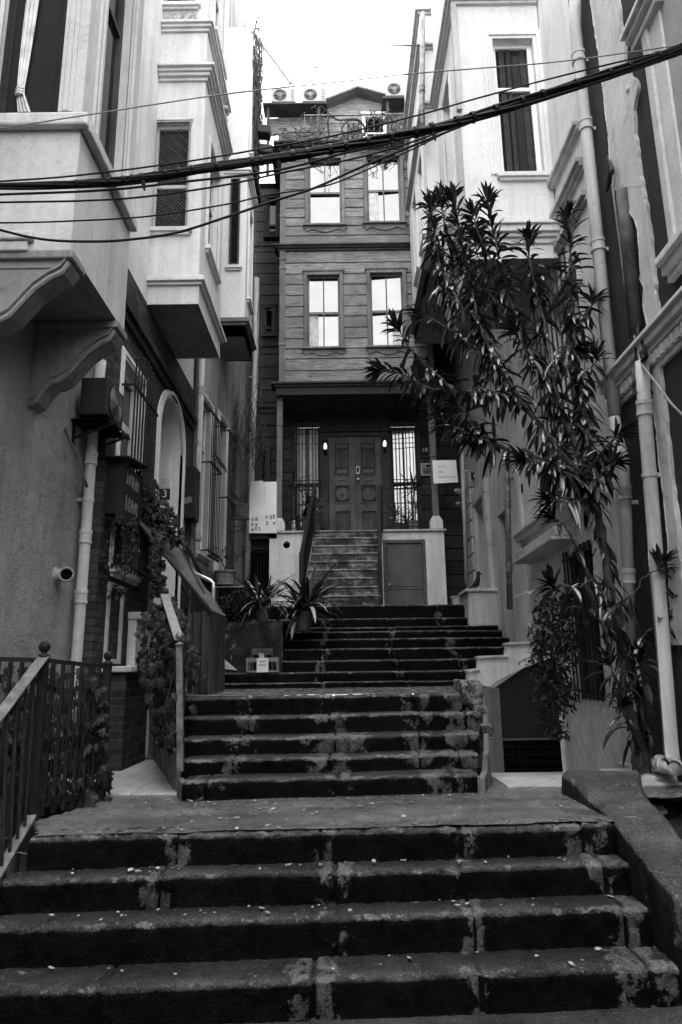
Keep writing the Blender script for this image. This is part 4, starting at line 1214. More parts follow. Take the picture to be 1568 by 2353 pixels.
# open casement leaf seen as a dark slanting frame
# scroll brackets under the oriel
def bracket(y0, th, name='bracket'):
    pts = []
    Lb = BX-XL
    prof = [(0, 0), (Lb*.97, 0), (Lb*.99, -.10), (Lb*.93, -.17), (Lb*.80, -.22), (Lb*.66, -.30), (Lb*.55, -.40), (Lb*.44, -.50), (Lb*.33, -.55), (Lb*.25, -.56), (Lb*.18, -.62), (Lb*.10, -.72), (0, -.76)]
    pts = [(XL+a, y0, zs0+b) for a, b in prof]
    m_ = MB().prism(pts, (0, th, 0))
    m_.box(XL, BX+.02, y0-.03, y0+th+.03, zs0-.07, zs0-.001)
    o = m_.build(name, M['midwall'], nh, bevel=.012)
    m_ = MB(); rim = [V((XL+a, y0-.012, zs0+b-.005)) for a, b in prof[2:]]
    m_.tube(rim, .018, 6); m_.tube([p+V((-.02, 0, .05)) for p in rim], .010, 5)
    m_.box(XL+.06, XL+Lb*.80, y0-.008, y0, zs0-.135, zs0-.12)
    m_.build('scroll_rim', M['midwall'], o)
bracket(yb-.20, .22); bracket(ya+.02, .20)
# ---- objects on the near wall
t = thing('vent_pipe', 'short white elbow flue pipe sticking out of the rough grey wall', 'vent pipe', PX(140, 1325, XL))
c = PX(128, 1322, XL); e = c+V((.13, -.02, 0))
mb = MB(); mb.tube([c-V((.02, 0, 0)), c+V((.08, 0, 0)), c+V((.115, -.015, -.003)), c+V((.125, -.05, -.006))], [.058, .058, .060, .062], 20, False)
mb.lathe(c+V((.125, -.05, -.006)), [(.062, 0), (.066, .002), (.066, .06), (.052, .06), (.052, -.02)], 24, (.25, -1, 0), False)
mb.lathe(c, [(.075, -.01), (.075, .012), (.058, .014)], 20, (1, 0, 0), False)
mb.build('pipe', M['acwhite'], t, smooth=True)
MB().lathe(c+V((.125, -.05, -.006)), [(.054, .01), (.001, .012)], 18, (.25, -1, 0)).build('bore', M['black'], t)

def pipe_run(pts, r, mat, name, label, joints=(), clamps=(), cat='drainpipe', jr=1.22):
    t = thing(name, label, cat, pts[-1])
    MB().tube(pts, r, 16).build('pipe', mat, t, smooth=True)
    def at(q):
        L = [(V(pts[i+1])-V(pts[i])).length for i in range(len(pts)-1)]; d = q*sum(L)
        for i, l in enumerate(L):
            if d <= l or i == len(L)-1:
                a, b = V(pts[i]), V(pts[i+1]); return a+(b-a)*(d/l), (b-a).normalized()
            d -= l
    for q in joints:
        c, dn = at(q)
        MB().lathe(c, [(r*1.01, -.06), (r*jr, -.055), (r*jr, -.02), (r*1.12, -.015), (r*1.12, .05), (r*jr, .055), (r*jr, .075), (r*1.01, .08)], 18, dn).build('socket', mat, t)
    for q in clamps:
        c, dn = at(q); sx = 1 if c.x < 0 else -1
        m_ = MB(); m_.lathe(c, [(r*1.05, -.018), (r*1.13, -.018), (r*1.13, .018), (r*1.05, .018)], 18, dn)
        m_.obox(c+V((-sx*(r+.06), -.018, -.018)), V((sx*.08, 0, 0)), V((0, .036, 0)), V((0, 0, .036)))
        m_.build('clamp', mat, t)
    return t
XPL = -2.50
pipe_run([PX(233, 830, XPL), PX(214, 1000, XPL), PX(174, 1545, XPL), PX(168, 1660, XPL)], .052, M['pvc'], 'drainpipe', 'pale grey drainpipe at the edge of the rough stucco wall, joined by a hose', (.30, .52, .68), (.42,))
tag(MB().tube([PX(150, 985, XL+.02), PX(162, 1015, XL+.04), PX(183, 1060, XL+.05), PX(196, 1105, XPL+.04), PX(200, 1118, XPL+.02)], .014, 8).build('drain_hose', M['plategrey'], smooth=True), 'thin drain hose running from the wall air conditioner into the drainpipe', 'hose')

# ---- brick house behind it
XB = -2.45; YB0, YB1 = L1E, 10.9
bh = thing('brick_house', 'dark brick house with a pale oriel, an arched doorway and pale rendered upper floors', 'house', (XB, 8.5, 0))
zoB = 6.27                      # underside of the pale oriel
# arched opening
ay0, ay1 = PX(352, 1250, XB).y, PX(408, 1250, XB).y
za1 = PX(374, 888, XB).z; spr = PX(345, 990, XB).z
zfl = 1.42
mb = MB()
spr = za1-.62
# left window opening
bw0, bw1 = PX(262, 1100, XB).y, PX(318, 1050, XB).y
bz0, bz1 = PX(262, 1290, XB).z, PX(285, 850, XB).z
bw0, bw1, bz0, bz1 = 7.35, 8.15, 2.75, 5.15
am = (ay0+ay1)/2; ar = (ay1-ay0)/2
mb.panel((XB, YB0, -.6), (0, 1, 0), (0, 0, 1), YB1-YB0, zoB+.6, [(bw0-YB0, bw1-YB0, bz0+.6, bz1+.6), (ay0-YB0, ay1-YB0, zfl+.6, za1+.6)])
n = 20
arc = [(am-ar*math.cos(math.pi*i/n), spr+(za1-spr)*math.sin(math.pi*i/n)) for i in range(n+1)]
for i in range(n):
    (p, q), (p2, q2) = arc[i], arc[i+1]
    mb.quad((XB, p, q), (XB, p2, q2), (XB, p2, za1), (XB, p, za1))
mb.build('wall', M['brick'], bh)
mb = MB()
for p0, p1 in (((bw0, bz0), (bw1, bz0)), ((bw1, bz0), (bw1, bz1)), ((bw1, bz1), (bw0, bz1)), ((bw0, bz1), (bw0, bz0))): mb.quad((XB, *p0), (XB-.16, *p0), (XB-.16, *p1), (XB, *p1))
mb.build('window_reveal', M['cream'], bh)
# deep pale reveal and raised architrave of the arch
mb = MB(); path = [(ay0, zfl)]+arc+[(ay1, zfl)]
for i in range(len(path)-1):
    (p, q), (p2, q2) = path[i], path[i+1]
    mb.quad((XB+.03, p, q), (XB+.03, p2, q2), (XB-.50, p2, q2), (XB-.50, p, q))
def off(i, d):
    p, q = path[i]
    if i == 0: return (p-d, q)
    if i == len(path)-1: return (p+d, q)
    v_ = V((p-am, 0, max(.0, q-spr)*ar/(za1-spr)*1.0)); v_.normalize(); return (p+v_.x*d, q+v_.z*d)
for (d0, d1, h) in ((0, .05, .03), (.05, .10, .055), (.10, .13, .04)):
    for i in range(len(path)-1):
        a, b, c, d = off(i, d0), off(i+1, d0), off(i+1, d1), off(i, d1)
        mb.quad((XB+h, *a), (XB+h, *b), (XB+h, *c), (XB+h, *d))
        mb.quad((XB+h, *d), (XB+h, *c), (XB-.01, *c), (XB-.01, *d)); mb.quad((XB+h, *a), (XB+h, *b), (XB-.01, *b), (XB-.01, *a))
arch = mb.build('arch', M['cream'], bh)
MB().panel((XB-.5, ay0, zfl), (0, 1, 0), (0, 0, 1), ay1-ay0, za1-zfl).build('entrance_door', M['timber_darkv'], bh)
mb = MB(); mb.ball((XB-.2, ay0+.35, za1-.2), .09, 14, 8); mb.build('ceiling_lamp', M['curtain'], arch, smooth=True)
# barred window with pale surround
w = wall_window(bh, (XB, 0, 0), (0, 1, 0), (0, 0, 1), (1, 0, 0), bw0, bw1, bz0, bz1, M['cream'], M['glass_mid'], .10, .14, None, .72, surround=.11, smat=M['cream'], sd=.03)
mb = MB(); xg = XB+.16
for i in range(9):
    y = bw0-.05+(bw1-bw0+.1)*i/8; zt = bz1-.05+.16*math.sin(math.pi*i/8)
    mb.tube([(xg, y, bz0-.05), (xg, y, zt)], .011, 6); mb.ball((xg, y, zt+.015), .02, 8, 5); mb.ball((xg, y, zt-.03), .017, 8, 5)
    if 0 < i < 8: mb.tube([(xg, y, bz0+1.12), (xg+.05, y, bz0+1.18), (xg+.12, y, bz0+1.02), (xg+.12, y, bz0+.9)], .009, 5)
for z in (bz0+.02, bz0+.9, bz1-.35):
    mb.box(xg-.012, xg+.012, bw0-.1, bw1+.1, z-.018, z+.018)
    for y in (bw0-.08, bw1+.08): mb.box(XB, xg, y-.01, y+.01, z-.01, z+.01)
mb.build('grille', M['iron'], w)
# eave beam below the oriel
mb = MB(); band(mb, (XB, YB0, 0), (0, 1, 0), (1, 0, 0), YB1-YB0, 5.55, [(.10, .05), (.10, .10), (.12, .05)])
mb.build('eave_beam', M['darkwall'], bh, bevel=.01)
# projecting brick bay at the foot (glazed dark brick) with sill and narrow window
fb0, fb1 = 6.98, 8.0
fx = PX(325, 1700, -2.19).x
mb = MB()
mb.box(XB, -2.17, 7.15, 7.98, ZA-.3, P(300, 1545, 7.5).z)
b_ = mb.build('foot_bay', M['tilebrick'], bh)
zt = P(300, 1545, 7.5).z
MB().box(XB, -2.10, 7.08, 8.05, zt, zt+.06).build('sill', M['stone'], b_, bevel=.012)
t0 = P(306, 1345, 7.6).z
wall_window(bh, (XB, 0, 0), (0, 1, 0), (0, 0, 1), (1, 0, 0), 7.25, 7.75, zt+.09, t0, M['stone'], M['glass_dark'], .05, .02, sill=False)
# pale pilaster strip and lower render right of the foot bay
mb = MB(); mb.box(XB, XB+.10, 8.02, ay0-.14, ZA-.2, 2.25); mb.box(XB, XB+.16, 8.0, ay0-.14, 2.25, 2.33)
mb.build('plinth', M['cream'], bh, bevel=.01)
# oriel
OX = -1.80; oy0, oy1 = PX(455, 696, OX).y, PX(504, 817, OX).y
Hb = 8.5
ow = (.13, .50, PX(392, 528, OX-.3).z, 0)
pz = lambda px, py: P(px, py, oy0).z
pxx = lambda px, py: P(px, py, oy0).x
wz0, wz1 = pz(390, 527), pz(400, 282)
wa, wb = pxx(350, 400)-XB, pxx(436, 400)-XB
wz2 = pz(430, 12)
mb = MB()
mb.panel((XB, oy0, zoB), (1, 0, 0), (0, 0, 1), OX-XB, Hb, [(wa, wb, wz0-zoB, wz1-zoB), (wa, wb, wz2-zoB, wz2-zoB+1.9)], (0, -1, 0), .12)
sy0, sy1 = .40, oy1-oy0-.40
mb.panel((OX, oy0, zoB), (0, 1, 0), (0, 0, 1), oy1-oy0, Hb, [(sy0, sy1, wz0-zoB, wz1-zoB), (sy0, sy1, wz2-zoB, wz2-zoB+1.9)], (1, 0, 0), .14)
mb.quad((XB, oy1, zoB), (OX, oy1, zoB), (OX, oy1, zoB+Hb), (XB, oy1, zoB+Hb))
mb.panel((XB, YB0, zoB), (0, 1, 0), (0, 0, 1), YB1-YB0, Hb)
mb.build('oriel', M['cream'], bh)
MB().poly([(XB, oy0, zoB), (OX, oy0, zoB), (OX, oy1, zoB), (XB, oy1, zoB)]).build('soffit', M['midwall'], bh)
def bay_band(parent, x0, x1, y0, y1, z, prof, mat, name='string_course', far=False):
    mb = MB(); zz = z
    for (h, p) in prof:
        mb.box(x0, x1+p, y0-p, y0, zz, zz+h); mb.box(x1, x1+p, y0, y1+(p if far else 0), zz, zz+h)
        if far: mb.box(x0, x1, y1, y1+p, zz, zz+h)
        zz += h
    return mb.build(name, mat, parent, bevel=.006)
bay_band(bh, XB, OX, oy0, oy1, zoB-.02, [(.26, .01), (.04, .05), (.05, .09), (.04, .06)], M['cream'], 'foot_moulding', True)
zc = pz(430, 172)
bay_band(bh, XB, OX, oy0, oy1, zc-.12, [(.05, .03), (.05, .07), (.05, .10), (.04, .14)], M['cream'])
for z0, z1 in ((wz0, wz1), (wz2, wz2+1.9)):
    w = wall_window(bh, (XB, oy0, 0), (1, 0, 0), (0, 0, 1), (0, -1, 0), wa, wb, z0, z1, M['cream'], M['glass_dark'], .05, .11, None, .42, surround=.075, smat=M['cream'], sd=.025)
    mb = MB()   # wire mesh guard
    a, b = XB+wa+.02, XB+wb-.02
    st = .055
    k = -int((z1-z0)/st)
    while k*st < (b-a)+(z1-z0):
        c0 = k*st
        for sg in (1, -1):
            p0 = None; pts = []
            for tt in range(0, 2):
                pass
            # line x = a + s, z = z0 + (s - c0) clipped
            s0, s1 = max(0, c0), min(b-a, c0+(z1-z0))
            if s1 > s0:
                xa, xb_ = a+s0, a+s1; q0, q1 = z0+(s0-c0), z0+(s1-c0)
                if sg < 0: xa, xb_ = b-s0, b-s1
                mb.tube([(xa, oy0-.012+.002*sg, q0), (xb_, oy0-.012+.002*sg, q1)], .0016, 3, False)
        k += 1
    for (q0, q1, r0, r1) in ((a, a, z0, z1), (b, b, z0, z1), (a, b, z0, z0), (a, b, z1, z1)): mb.tube([(q0, oy0-.012, r0), (q1, oy0-.012, r1)], .007, 5)
    mb.build('mesh_guard', M['irongrey'], w)
    wall_window(bh, (OX, oy0, 0), (0, 1, 0), (0, 0, 1), (1, 0, 0), sy0, sy1, z0, z1, M['cream'], M['glass_mid'], .05, .12, None, .62, surround=.08, smat=M['cream'], sd=.03)
mb = MB()    # carved panel under the upper window
mb.box(XB+wa-.02, XB+wb+.02, oy0-.012, oy0, wz2-.34, wz2-.12)
rs = random.Random(4)
for k in range(60):
    cx_ = XB+wa+(wb-wa)*rs.random(); cz_ = wz2-.32+.18*rs.random(); a0 = rs.random()*6.28
    mb.tube([(cx_+.028*math.cos(a0+q*.7)*(1-q*.1), oy0-.016, cz_+.022*math.sin(a0+q*.7)) for q in range(6)], .005, 4)
mb.build('carved_panel', M['stone'], bh)
zc2 = pz(430, 62)
bay_band(bh, XB, OX, oy0, oy1, zc2-.1, [(.05, .03), (.05, .06), (.04, .09)], M['cream'])

# ---- third house: cream, with its own shallow oriel
XC0, XC1, YC0, YC1 = -2.40, -2.08, 10.9, 15.6
ch = thing('cream_house', 'cream house beyond the brick one, with barred windows and a shallow dark-soffited oriel', 'house', (-2.2, 13, 1.4))
u = V((XC1-XC0, YC1-YC0, 0)); Lc = u.length; u.normalize(); nC = V((u.y, -u.x, 0))
oC = V((XC0, YC0, 0))
def cy(px, py):   # pixel -> (along, z) on the slanted wall
    d = ray(px, py); s = (oC-EYE).dot(nC)/d.dot(nC); p = EYE+d*s; return (p-oC).dot(u), p.z
c1a, c1z0 = cy(450, 1165); c1b, c1z1 = cy(478, 860)
c2a, c2z0 = cy(487, 1245); c2b, c2z1 = cy(507, 885)
c1a, c1b, c1z0, c1z1 = .35, 1.0, 3.6, 6.3
c2a, c2b, c2z0, c2z1 = 1.6, 2.2, 3.3, 6.4
mb = MB(); zl = 3.2
mb.panel(oC+V((0, 0, zl)), u, (0, 0, 1), Lc, 14, [(c1a, c1b, c1z0-zl, c1z1-zl), (c2a, c2b, c2z0-zl, c2z1-zl)], nC, .15)
M['grimy'] = mat_stucco('grimy_cream_wall', .30, .5, .3, .3, 40, dirt=.5)
mb.build('wall', M['grimy'], ch)
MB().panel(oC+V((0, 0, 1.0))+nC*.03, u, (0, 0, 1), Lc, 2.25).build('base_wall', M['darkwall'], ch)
mb = MB()
mb.obox(oC+V((0, 0, 3.2)), u*Lc, nC*.12, (0, 0, .10)); mb.obox(oC+V((0, 0, 3.30)), u*Lc, nC*.07, (0, 0, .06))
mb.build('string_course', M['midwall2'], ch, bevel=.01)
for (a, b, z0, z1) in ((c1a, c1b, c1z0, c1z1), (c2a, c2b, c2z0, c2z1)):
    w = wall_window(ch, oC, u, (0, 0, 1), nC, a, b, z0, z1, M['cream'], M['glass_dark'], .05, .13, None, .7, surround=.11, smat=M['cream'], sd=.04)
    mb = MB(); g = .20
    for i in range(7):
        q = oC+u*(a+(b-a)*i/6)+nC*g
        mb.tube([q+V((0, 0, z0-.05)), q+V((0, 0, z1-.3))], .010, 5)
        mb.tube([q+V((0, 0, z0+1.6)), q+nC*.06+V((0, 0, z0+1.66)), q+nC*.12+V((0, 0, z0+1.5))], .009, 5); mb.ball(q+V((0, 0, z0-.08)), .025, 8, 5)
    for z in (z0, z0+1.5, z1-.3):
        mb.obox(oC+u*(a-.06)+nC*(g-.012)+V((0, 0, z-.02)), u*(b-a+.12), nC*.024, (0, 0, .04))
        for q in (a-.05, b+.05): mb.obox(oC+u*q+V((0, 0, z-.01)), u*.02, nC*g, (0, 0, .02))
    mb.build('grille', M['iron'], w)
# oriel
RX = -1.75; ry0, ry1 = PX(562, 760, RX).y, PX(578, 838, RX).y; zR = (PX(562, 760, RX).z+PX(578, 838, RX).z)/2
mb = MB()
pz3 = lambda py: P(550, py, ry0).z
s3 = (PX(528, 500, RX).y, PX(545, 500, RX).y)
mb.panel((-2.4, ry0, zR), (1, 0, 0), (0, 0, 1), RX+2.4, 7)
mb.panel((RX, ry0, zR), (0, 1, 0), (0, 0, 1), ry1-ry0, 7, [(.30, .75, .95, 2.9), (.30, .75, 4.2, 6.2)], (1, 0, 0), .12)
mb.quad((-2.4, ry1, zR), (RX, ry1, zR), (RX, ry1, zR+7), (-2.4, ry1, zR+7))
mb.build('oriel', M['white'], ch)
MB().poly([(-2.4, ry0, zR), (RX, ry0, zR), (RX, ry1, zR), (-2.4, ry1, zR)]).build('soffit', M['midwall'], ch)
bay_band(ch, -2.4, RX, ry0, ry1, zR-.02, [(.22, .0), (.05, .05), (.05, .09), (.05, .06)], M['midwall2'], 'foot_moulding', True)
bay_band(ch, -2.4, RX, ry0, ry1, zR+3.4, [(.05, .03), (.05, .06), (.05, .09)], M['white'])
# narrow recessed window in the near end of the oriel
w = wall_window(ch, (-2.4, ry0, 0), (1, 0, 0), (0, 0, 1), (0, -1, 0), P(530, 500, ry0).x+2.4, P(552, 500, ry0).x+2.4, pz3(612), pz3(415), M['timber_darkv'], M['glass_mid'], .03, -.02, sill=True, smat=M['cream'])
for z0, z1 in ((.95, 2.9), (4.2, 6.2)):
    wall_window(ch, (RX, ry0, zR), (0, 1, 0), (0, 0, 1), (1, 0, 0), .30, .75, z0, z1, M['white'], M['glass_mid'], .04, .1, surround=.06, smat=M['white'])

# ---- tall white house closing the left side beyond
wh = thing('white_house', 'plain white house end with a sloping roof line behind the roof machines', 'house', (-2.6, 18, 0))
Yw = 18.5
mb = MB()
q = [P(585, 84, Yw), P(662, 192, Yw), P(668, 260, Yw)]
mb.prism([(-5.5, Yw, 2.5), (q[2].x, Yw, 2.5), (q[2].x, Yw, q[1].z), (q[1].x, Yw, q[1].z), (q[0].x, Yw, q[0].z), (-5.5, Yw, q[0].z+2.5)], (0, 4, 0))
mb.build('wall', M['white'], wh)
mb = MB()
mb.tube([q[0]+V((-.4, -.05, .45)), q[0]+V((0, -.05, .05)), q[1]+V((.1, -.05, -.05))], .05, 6)
mb.build('verge', M['irongrey'], wh)
mb = MB()
# ---- things hung along the left walls
# wall air conditioner under the near oriel, seen edge-on, on an iron bracket
t = thing('air_conditioner', 'white air conditioner seen edge-on under the near oriel on iron brackets', 'air conditioner', PX(215, 930, -2.5))
cA = PX(205, 915, XL+.2); y0 = 5.62
zc_ = P(215, 912, 6.4).z
mb = MB(); mb.box(XL+.06, XL+.33, 6.38, 6.88, zc_-.19, zc_+.20); cas = mb.build('casing', M['darkwall'], t, bevel=.015); MB().box(XL-.0, XL+.36, 6.34, 6.90, zc_-.26, zc_-.24).build('tray', M['black'], t, bevel=.01)  # casing painted dark to stand in for deep shade under the oriel
fc = V((XL+.33, 6.60, zc_))
mb = MB()
for k in range(9):
    rr_ = .0195*(k+1); mb.tube([(fc.x+.035-.0025*k, fc.y+rr_*math.cos(a*math.pi/14), fc.z+rr_*math.sin(a*math.pi/14)) for a in range(29)], .0055, 4, False)
mb.build('grille', M['irongrey'], t)
MB().lathe(fc, [(.18, .002), (.001, .003)], 24, (1, 0, 0)).build('fan_opening', M['black'], t)
mb = MB()
for y in (6.42, 6.82):
    mb.box(XL, XL+.42, y-.02, y+.02, zc_-.28, zc_-.245); mb.tube([(XL, y, zc_-.42), (XL+.38, y, zc_-.28)], .014, 6)
    mb.box(XL, XL+.02, y-.02, y+.02, zc_-.5, zc_-.25)
build_split(mb, 'bracket', M['iron'], t)

# lit-out sign box with a little roof on the brick house
t = thing('sign_box', 'dark box sign with pale brush lettering and a small tilted metal roof', 'sign', PX(250, 1190, -2.2))
sbx0, sbx1 = -2.42, -1.98; sy_ = 7.0
zb, zt = P(250, 1180, sy_).z, P(250, 1062, sy_).z
c0 = P(217, 1120, sy_).x; c1 = P(273, 1120, sy_).x
mb = MB(); mb.box(c0, c1-.02, sy_, sy_+.16, zb, zt); sb = mb.build('box', M['plate'], t, bevel=.006)
fy0, fy1 = sy_-.0, sy_+.62
mb = MB(); mb.box(c1-.02, c1+.05, sy_+.0, sy_+.62, zb-.10, zt); sp = mb.build('panel', M['panelgrey'], t, bevel=.006)
xs = c1+.052
rs = random.Random(8)
mb = MB()
def stroke(pts): mb.tube([(xs, sy_+.05+a*.5, zb+(b+rs.uniform(-.02, .02))*(zt-zb)) for a, b in pts], .0055, 5)
for k, (z_, h_) in enumerate(((.62, .26), (.12, .28))):
    for j in range(4):
        a0 = .10+.22*j
        stroke([(a0, z_), (a0+.02, z_+h_)]); stroke([(a0, z_+h_*.5), (a0+.14, z_+h_*(.6+.3*(j % 2)))])
        stroke([(a0+.14, z_+h_*.1), (a0+.15, z_+h_*.8)])
mb.build('lettering', M['plategrey'], sp)
mb = MB(); mb.prism([(c0-.04, sy_-.10, zt+.02), (c1+.12, sy_-.10, zt+.02), (c1+.12, sy_+.68, zt+.13), (c0-.04, sy_+.68, zt+.13)], (0, 0, .018))
mb.build('roof', M['iron'], t)
# number plates
plate('number_plate', 'small dark plate with a pale number 3 on the arched doorway', (XB-.22, ay1-.012, PX(372, 1091, XB).z), .16, .17, (1, 0, 0), (0, 0, 1), M['plate'], [('3', 0, 0, .17)], M['letter'])
plate('number_plate', 'faint old plate with outlined number 30 just above the number 3 plate', (XB-.22, ay1-.012, PX(372, 1091, XB).z+.19), .16, .15, (1, 0, 0), (0, 0, 1), M['cream'], [('30', 0, 0, .13)], M['ink'])
# dark meter boxes and downpipe between brick and cream house
pipe_run([cy and (oC+u*.05+nC*.07+V((0, 0, 7.4))), oC+u*.05+nC*.07+V((0, 0, 4.0)), oC+u*.0+nC*.12+V((0, 0, 3.7))], .05, M['pvc'], 'drainpipe', 'stained pale drainpipe between the brick house and the cream house', (.3, .75), (.55,))
def wall_box(name, label, o_, uu, nn, w_, h_, d_, mat, cat, lab=None):
    o_ = V(o_); b = MB().obox(o_, V(uu)*w_, V((0, 0, h_)), V(nn)*d_).build(name, mat, bevel=.006); tag(b, label, cat)
    if lab: MB().obox(o_+V(uu)*w_*lab[0]+V((0, 0, h_*lab[2]))-V(lab[4])*.004, V(uu)*w_*(lab[1]-lab[0]), V((0, 0, h_*(lab[3]-lab[2]))), V(lab[4])*.004).build('label', M['plategrey'], b)
    return b
yb_ = 10.5
xa = P(405, 1130, yb_).x; xb = P(449, 1130, yb_).x
b = wall_box('meter_box', 'large black meter box with a tilted grey label beside the arched doorway', (xa, yb_, P(425, 1190, yb_).z), (1, 0, 0), (0, 1, 0), xb-xa, P(425, 1072, yb_).z-P(425, 1190, yb_).z, .35, M['plate'], 'meter box')
mb = MB(); q = P(426, 1153, yb_-.012); mb.obox(q-V((.12, 0, .07)), V((.23, 0, .07)), V((-.02, 0, .09)), V((0, .01, 0))); mb.build('label', M['plategrey'], b)
xa = P(395, 1200, yb_).x; xb = P(421, 1200, yb_).x; zz = P(408, 1237, yb_).z
b = wall_box('meter_box', 'small grey gas meter box with dials below the black meter box', (xa, yb_-.05, zz), (1, 0, 0), (0, 1, 0), xb-xa, .42, .2, M['plategrey'], 'meter box')
mb = MB()
for k in range(3): mb.lathe((xa+.08, yb_-.052, zz+.07+.13*k), [(.05, 0), (.05, .015), (.035, .02), (.001, .02)], 14, (0, -1, 0))
mb.build('dial', M['irongrey'], b)
tag(MB().tube([(xa+.1, yb_-.02, zz), (xa+.12, yb_-.05, zz-.5), (xa+.3, yb_-.02, zz-.9), (xa+.25, yb_, zz-1.3)], .035, 8).tube([(xa+.15, yb_, zz+.1), (xa+.35, yb_-.05, zz-.3), (xa+.55, yb_+.1, zz-.75)], .03, 8).build('conduit', M['iron'], smooth=True), 'dark bent conduits hanging under the small gas meter box', 'pipe')
# hanging rustic wooden board on a scrolled bracket
t = thing('hanging_board', 'rough dark wooden board hung from a scrolled iron bracket left of the cabinet', 'sign', P(553, 1190, 13.2))
yb2 = 13.2; z0, z1 = P(553, 1190, yb2).z, P(553, 1156, yb2).z; x0, x1 = P(531, 1170, yb2).x, P(574, 1170, yb2).x
mb = MB(); k = 5
for i in range(k): mb.box(x0+.02*rs.random(), x1-.04*rs.random(), yb2, yb2+.03, z0+(z1-z0)*i/k+.004, z0+(z1-z0)*(i+1)/k)
mb.build('board', M['rustic'], t, bevel=.006)
mb = MB(); c = P(535, 1225, yb2)
mb.tube([V((x0-.1, yb2+.015, z0-.03)), V((x1, yb2+.015, z0-.03))], .012, 6)
mb.tube([c+V((.30*math.sin(a*.35)*(1-a/30), 0, .12+.012*a*math.cos(a*.35))) for a in range(18)], .010, 5)
mb.build('bracket', M['iron'], t)
# long drainpipe at the far end of the cream house
pipe_run([P(590, 640, 14.7), P(588, 820, 14.7), P(578, 1100, 14.7), P(567, 1330, 14.7)], .065, M['pvc'], 'drainpipe', 'grey drainpipe in the corner between cream house and timber house', (.55, .8), (.35,))
# insulators on the pale oriel
for k, (px, py) in enumerate(((518, 250), (516, 275))):
    t = thing('insulator', ('white cable insulator on the pale oriel, upper of the pair', 'white cable insulator on the pale oriel, lower of the pair')[k], 'insulator', PX(px, py, OX+.06), 0, 'cable insulators')
    c = PX(px, py, OX+.07)
    MB().lathe(c, [(.02, -.04), (.05, -.035), (.055, .0), (.04, .02), (.045, .03), (.02, .04)], 14).build('cap', M['acwhite'], t, smooth=True)
    MB().tube([c+V((0, 0, -.04)), c+V((-.0, -.02, -.07)), c+V((-.06, -.04, -.06)), c+V((-.09, -.02, -.02))], .010, 6).build('hook', M['iron'], t)
MB().panel((-6, YB0+.001, -.6), (1, 0, 0), (0, 0, 1), 6+XB, 15).build('end_wall', M['brick'], bh)

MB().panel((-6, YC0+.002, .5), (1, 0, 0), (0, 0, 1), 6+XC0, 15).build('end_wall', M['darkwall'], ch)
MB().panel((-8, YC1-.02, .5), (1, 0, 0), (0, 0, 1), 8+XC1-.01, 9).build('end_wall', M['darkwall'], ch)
# ------------------------------------------------------------------ right side of the street
XR = 2.75
R1E = 6.62
# ---- near dark house with broken pale pilaster
dh = thing('dark_house', 'near dark rough-stucco house with a broken pale pilaster and a carved string course', 'house', (XR, 5.5, 0))
MB().panel((XR, 1.5, -.6), (0, 1, 0), (0, 0, 1), R1E-1.5, 13.6).build('wall', M['rstucco'], dh)
rb = random.Random(31)
def jag(pts, step=.06, amp=.014):
    """pixel polyline on the wall plane -> ragged 3D polyline"""
    w = [PX(x, y, XR) for x, y in pts]; out = []
    for i in range(len(w)-1):
        L = (w[i+1]-w[i]).length; k = max(1, int(L/step))
        for j in range(k):
            p = w[i].lerp(w[i+1], j/k); p.y += rb.uniform(-amp, amp); p.z += rb.uniform(-amp, amp)*.6; out.append(p)
    out.append(w[-1]); return out
def slab_between(mb, left, right, proud):
    """slab between two ragged polylines (bottom to top), edges turned back to the wall"""
    n = 90
    def samp(pl):
        L = [0]
        for i in range(1, len(pl)): L.append(L[-1]+abs(pl[i].z-pl[i-1].z))
        res = []; z0, z1 = pl[0].z, pl[-1].z
        for k in range(n+1):
            z = z0+(z1-z0)*k/n
            for i in range(1, len(pl)):
                a, b = pl[i-1].z, pl[i].z
                if min(a, b) <= z <= max(a, b)+1e-6:
                    t_ = 0 if abs(b-a) < 1e-6 else (z-a)/(b-a); res.append(V((XR-proud, pl[i-1].y+(pl[i].y-pl[i-1].y)*t_, z))); break
            else: res.append(V((XR-proud, pl[-1].y, z)))
        return res
    a, b = samp(left), samp(right)
    for k in range(n):
        mb.quad(b[k], a[k], a[k+1], b[k+1])
        for s in (a, b):
            p0, p1 = s[k].copy(), s[k+1].copy(); p0.x = XR; p1.x = XR; mb.quad(s[k], p0, p1, s[k+1])
# lower strip and upper strips of the pilaster
mb = MB()
slab_between(mb, jag([(1552, 1480), (1544, 1232), (1536, 1159), (1520, 1022), (1508, 893), (1500, 850)]), jag([(1590, 1480), (1570, 1250), (1552, 1095), (1540, 986), (1528, 885), (1524, 840)]), .035)
slab_between(mb, jag([(1498, 770), (1496, 740), (1486, 701), (1488, 662), (1478, 641), (1481, 630), (1476, 540), (1469, 508), (1440, 459), (1416, 430)]), jag([(1522, 745), (1518, 704), (1507, 601), (1501, 533), (1491, 459), (1484, 430)]), .035)
slab_between(mb, jag([(1416, 430), (1405, 308), (1390, 176), (1372, 55), (1364, 0), (1350, -120)]), jag([(1484, 430), (1467, 308), (1463, 253), (1474, 198), (1443, 150), (1443, 123), (1427, 0), (1410, -120)]), .035)
mb.build('pilaster', M['broken'], dh)
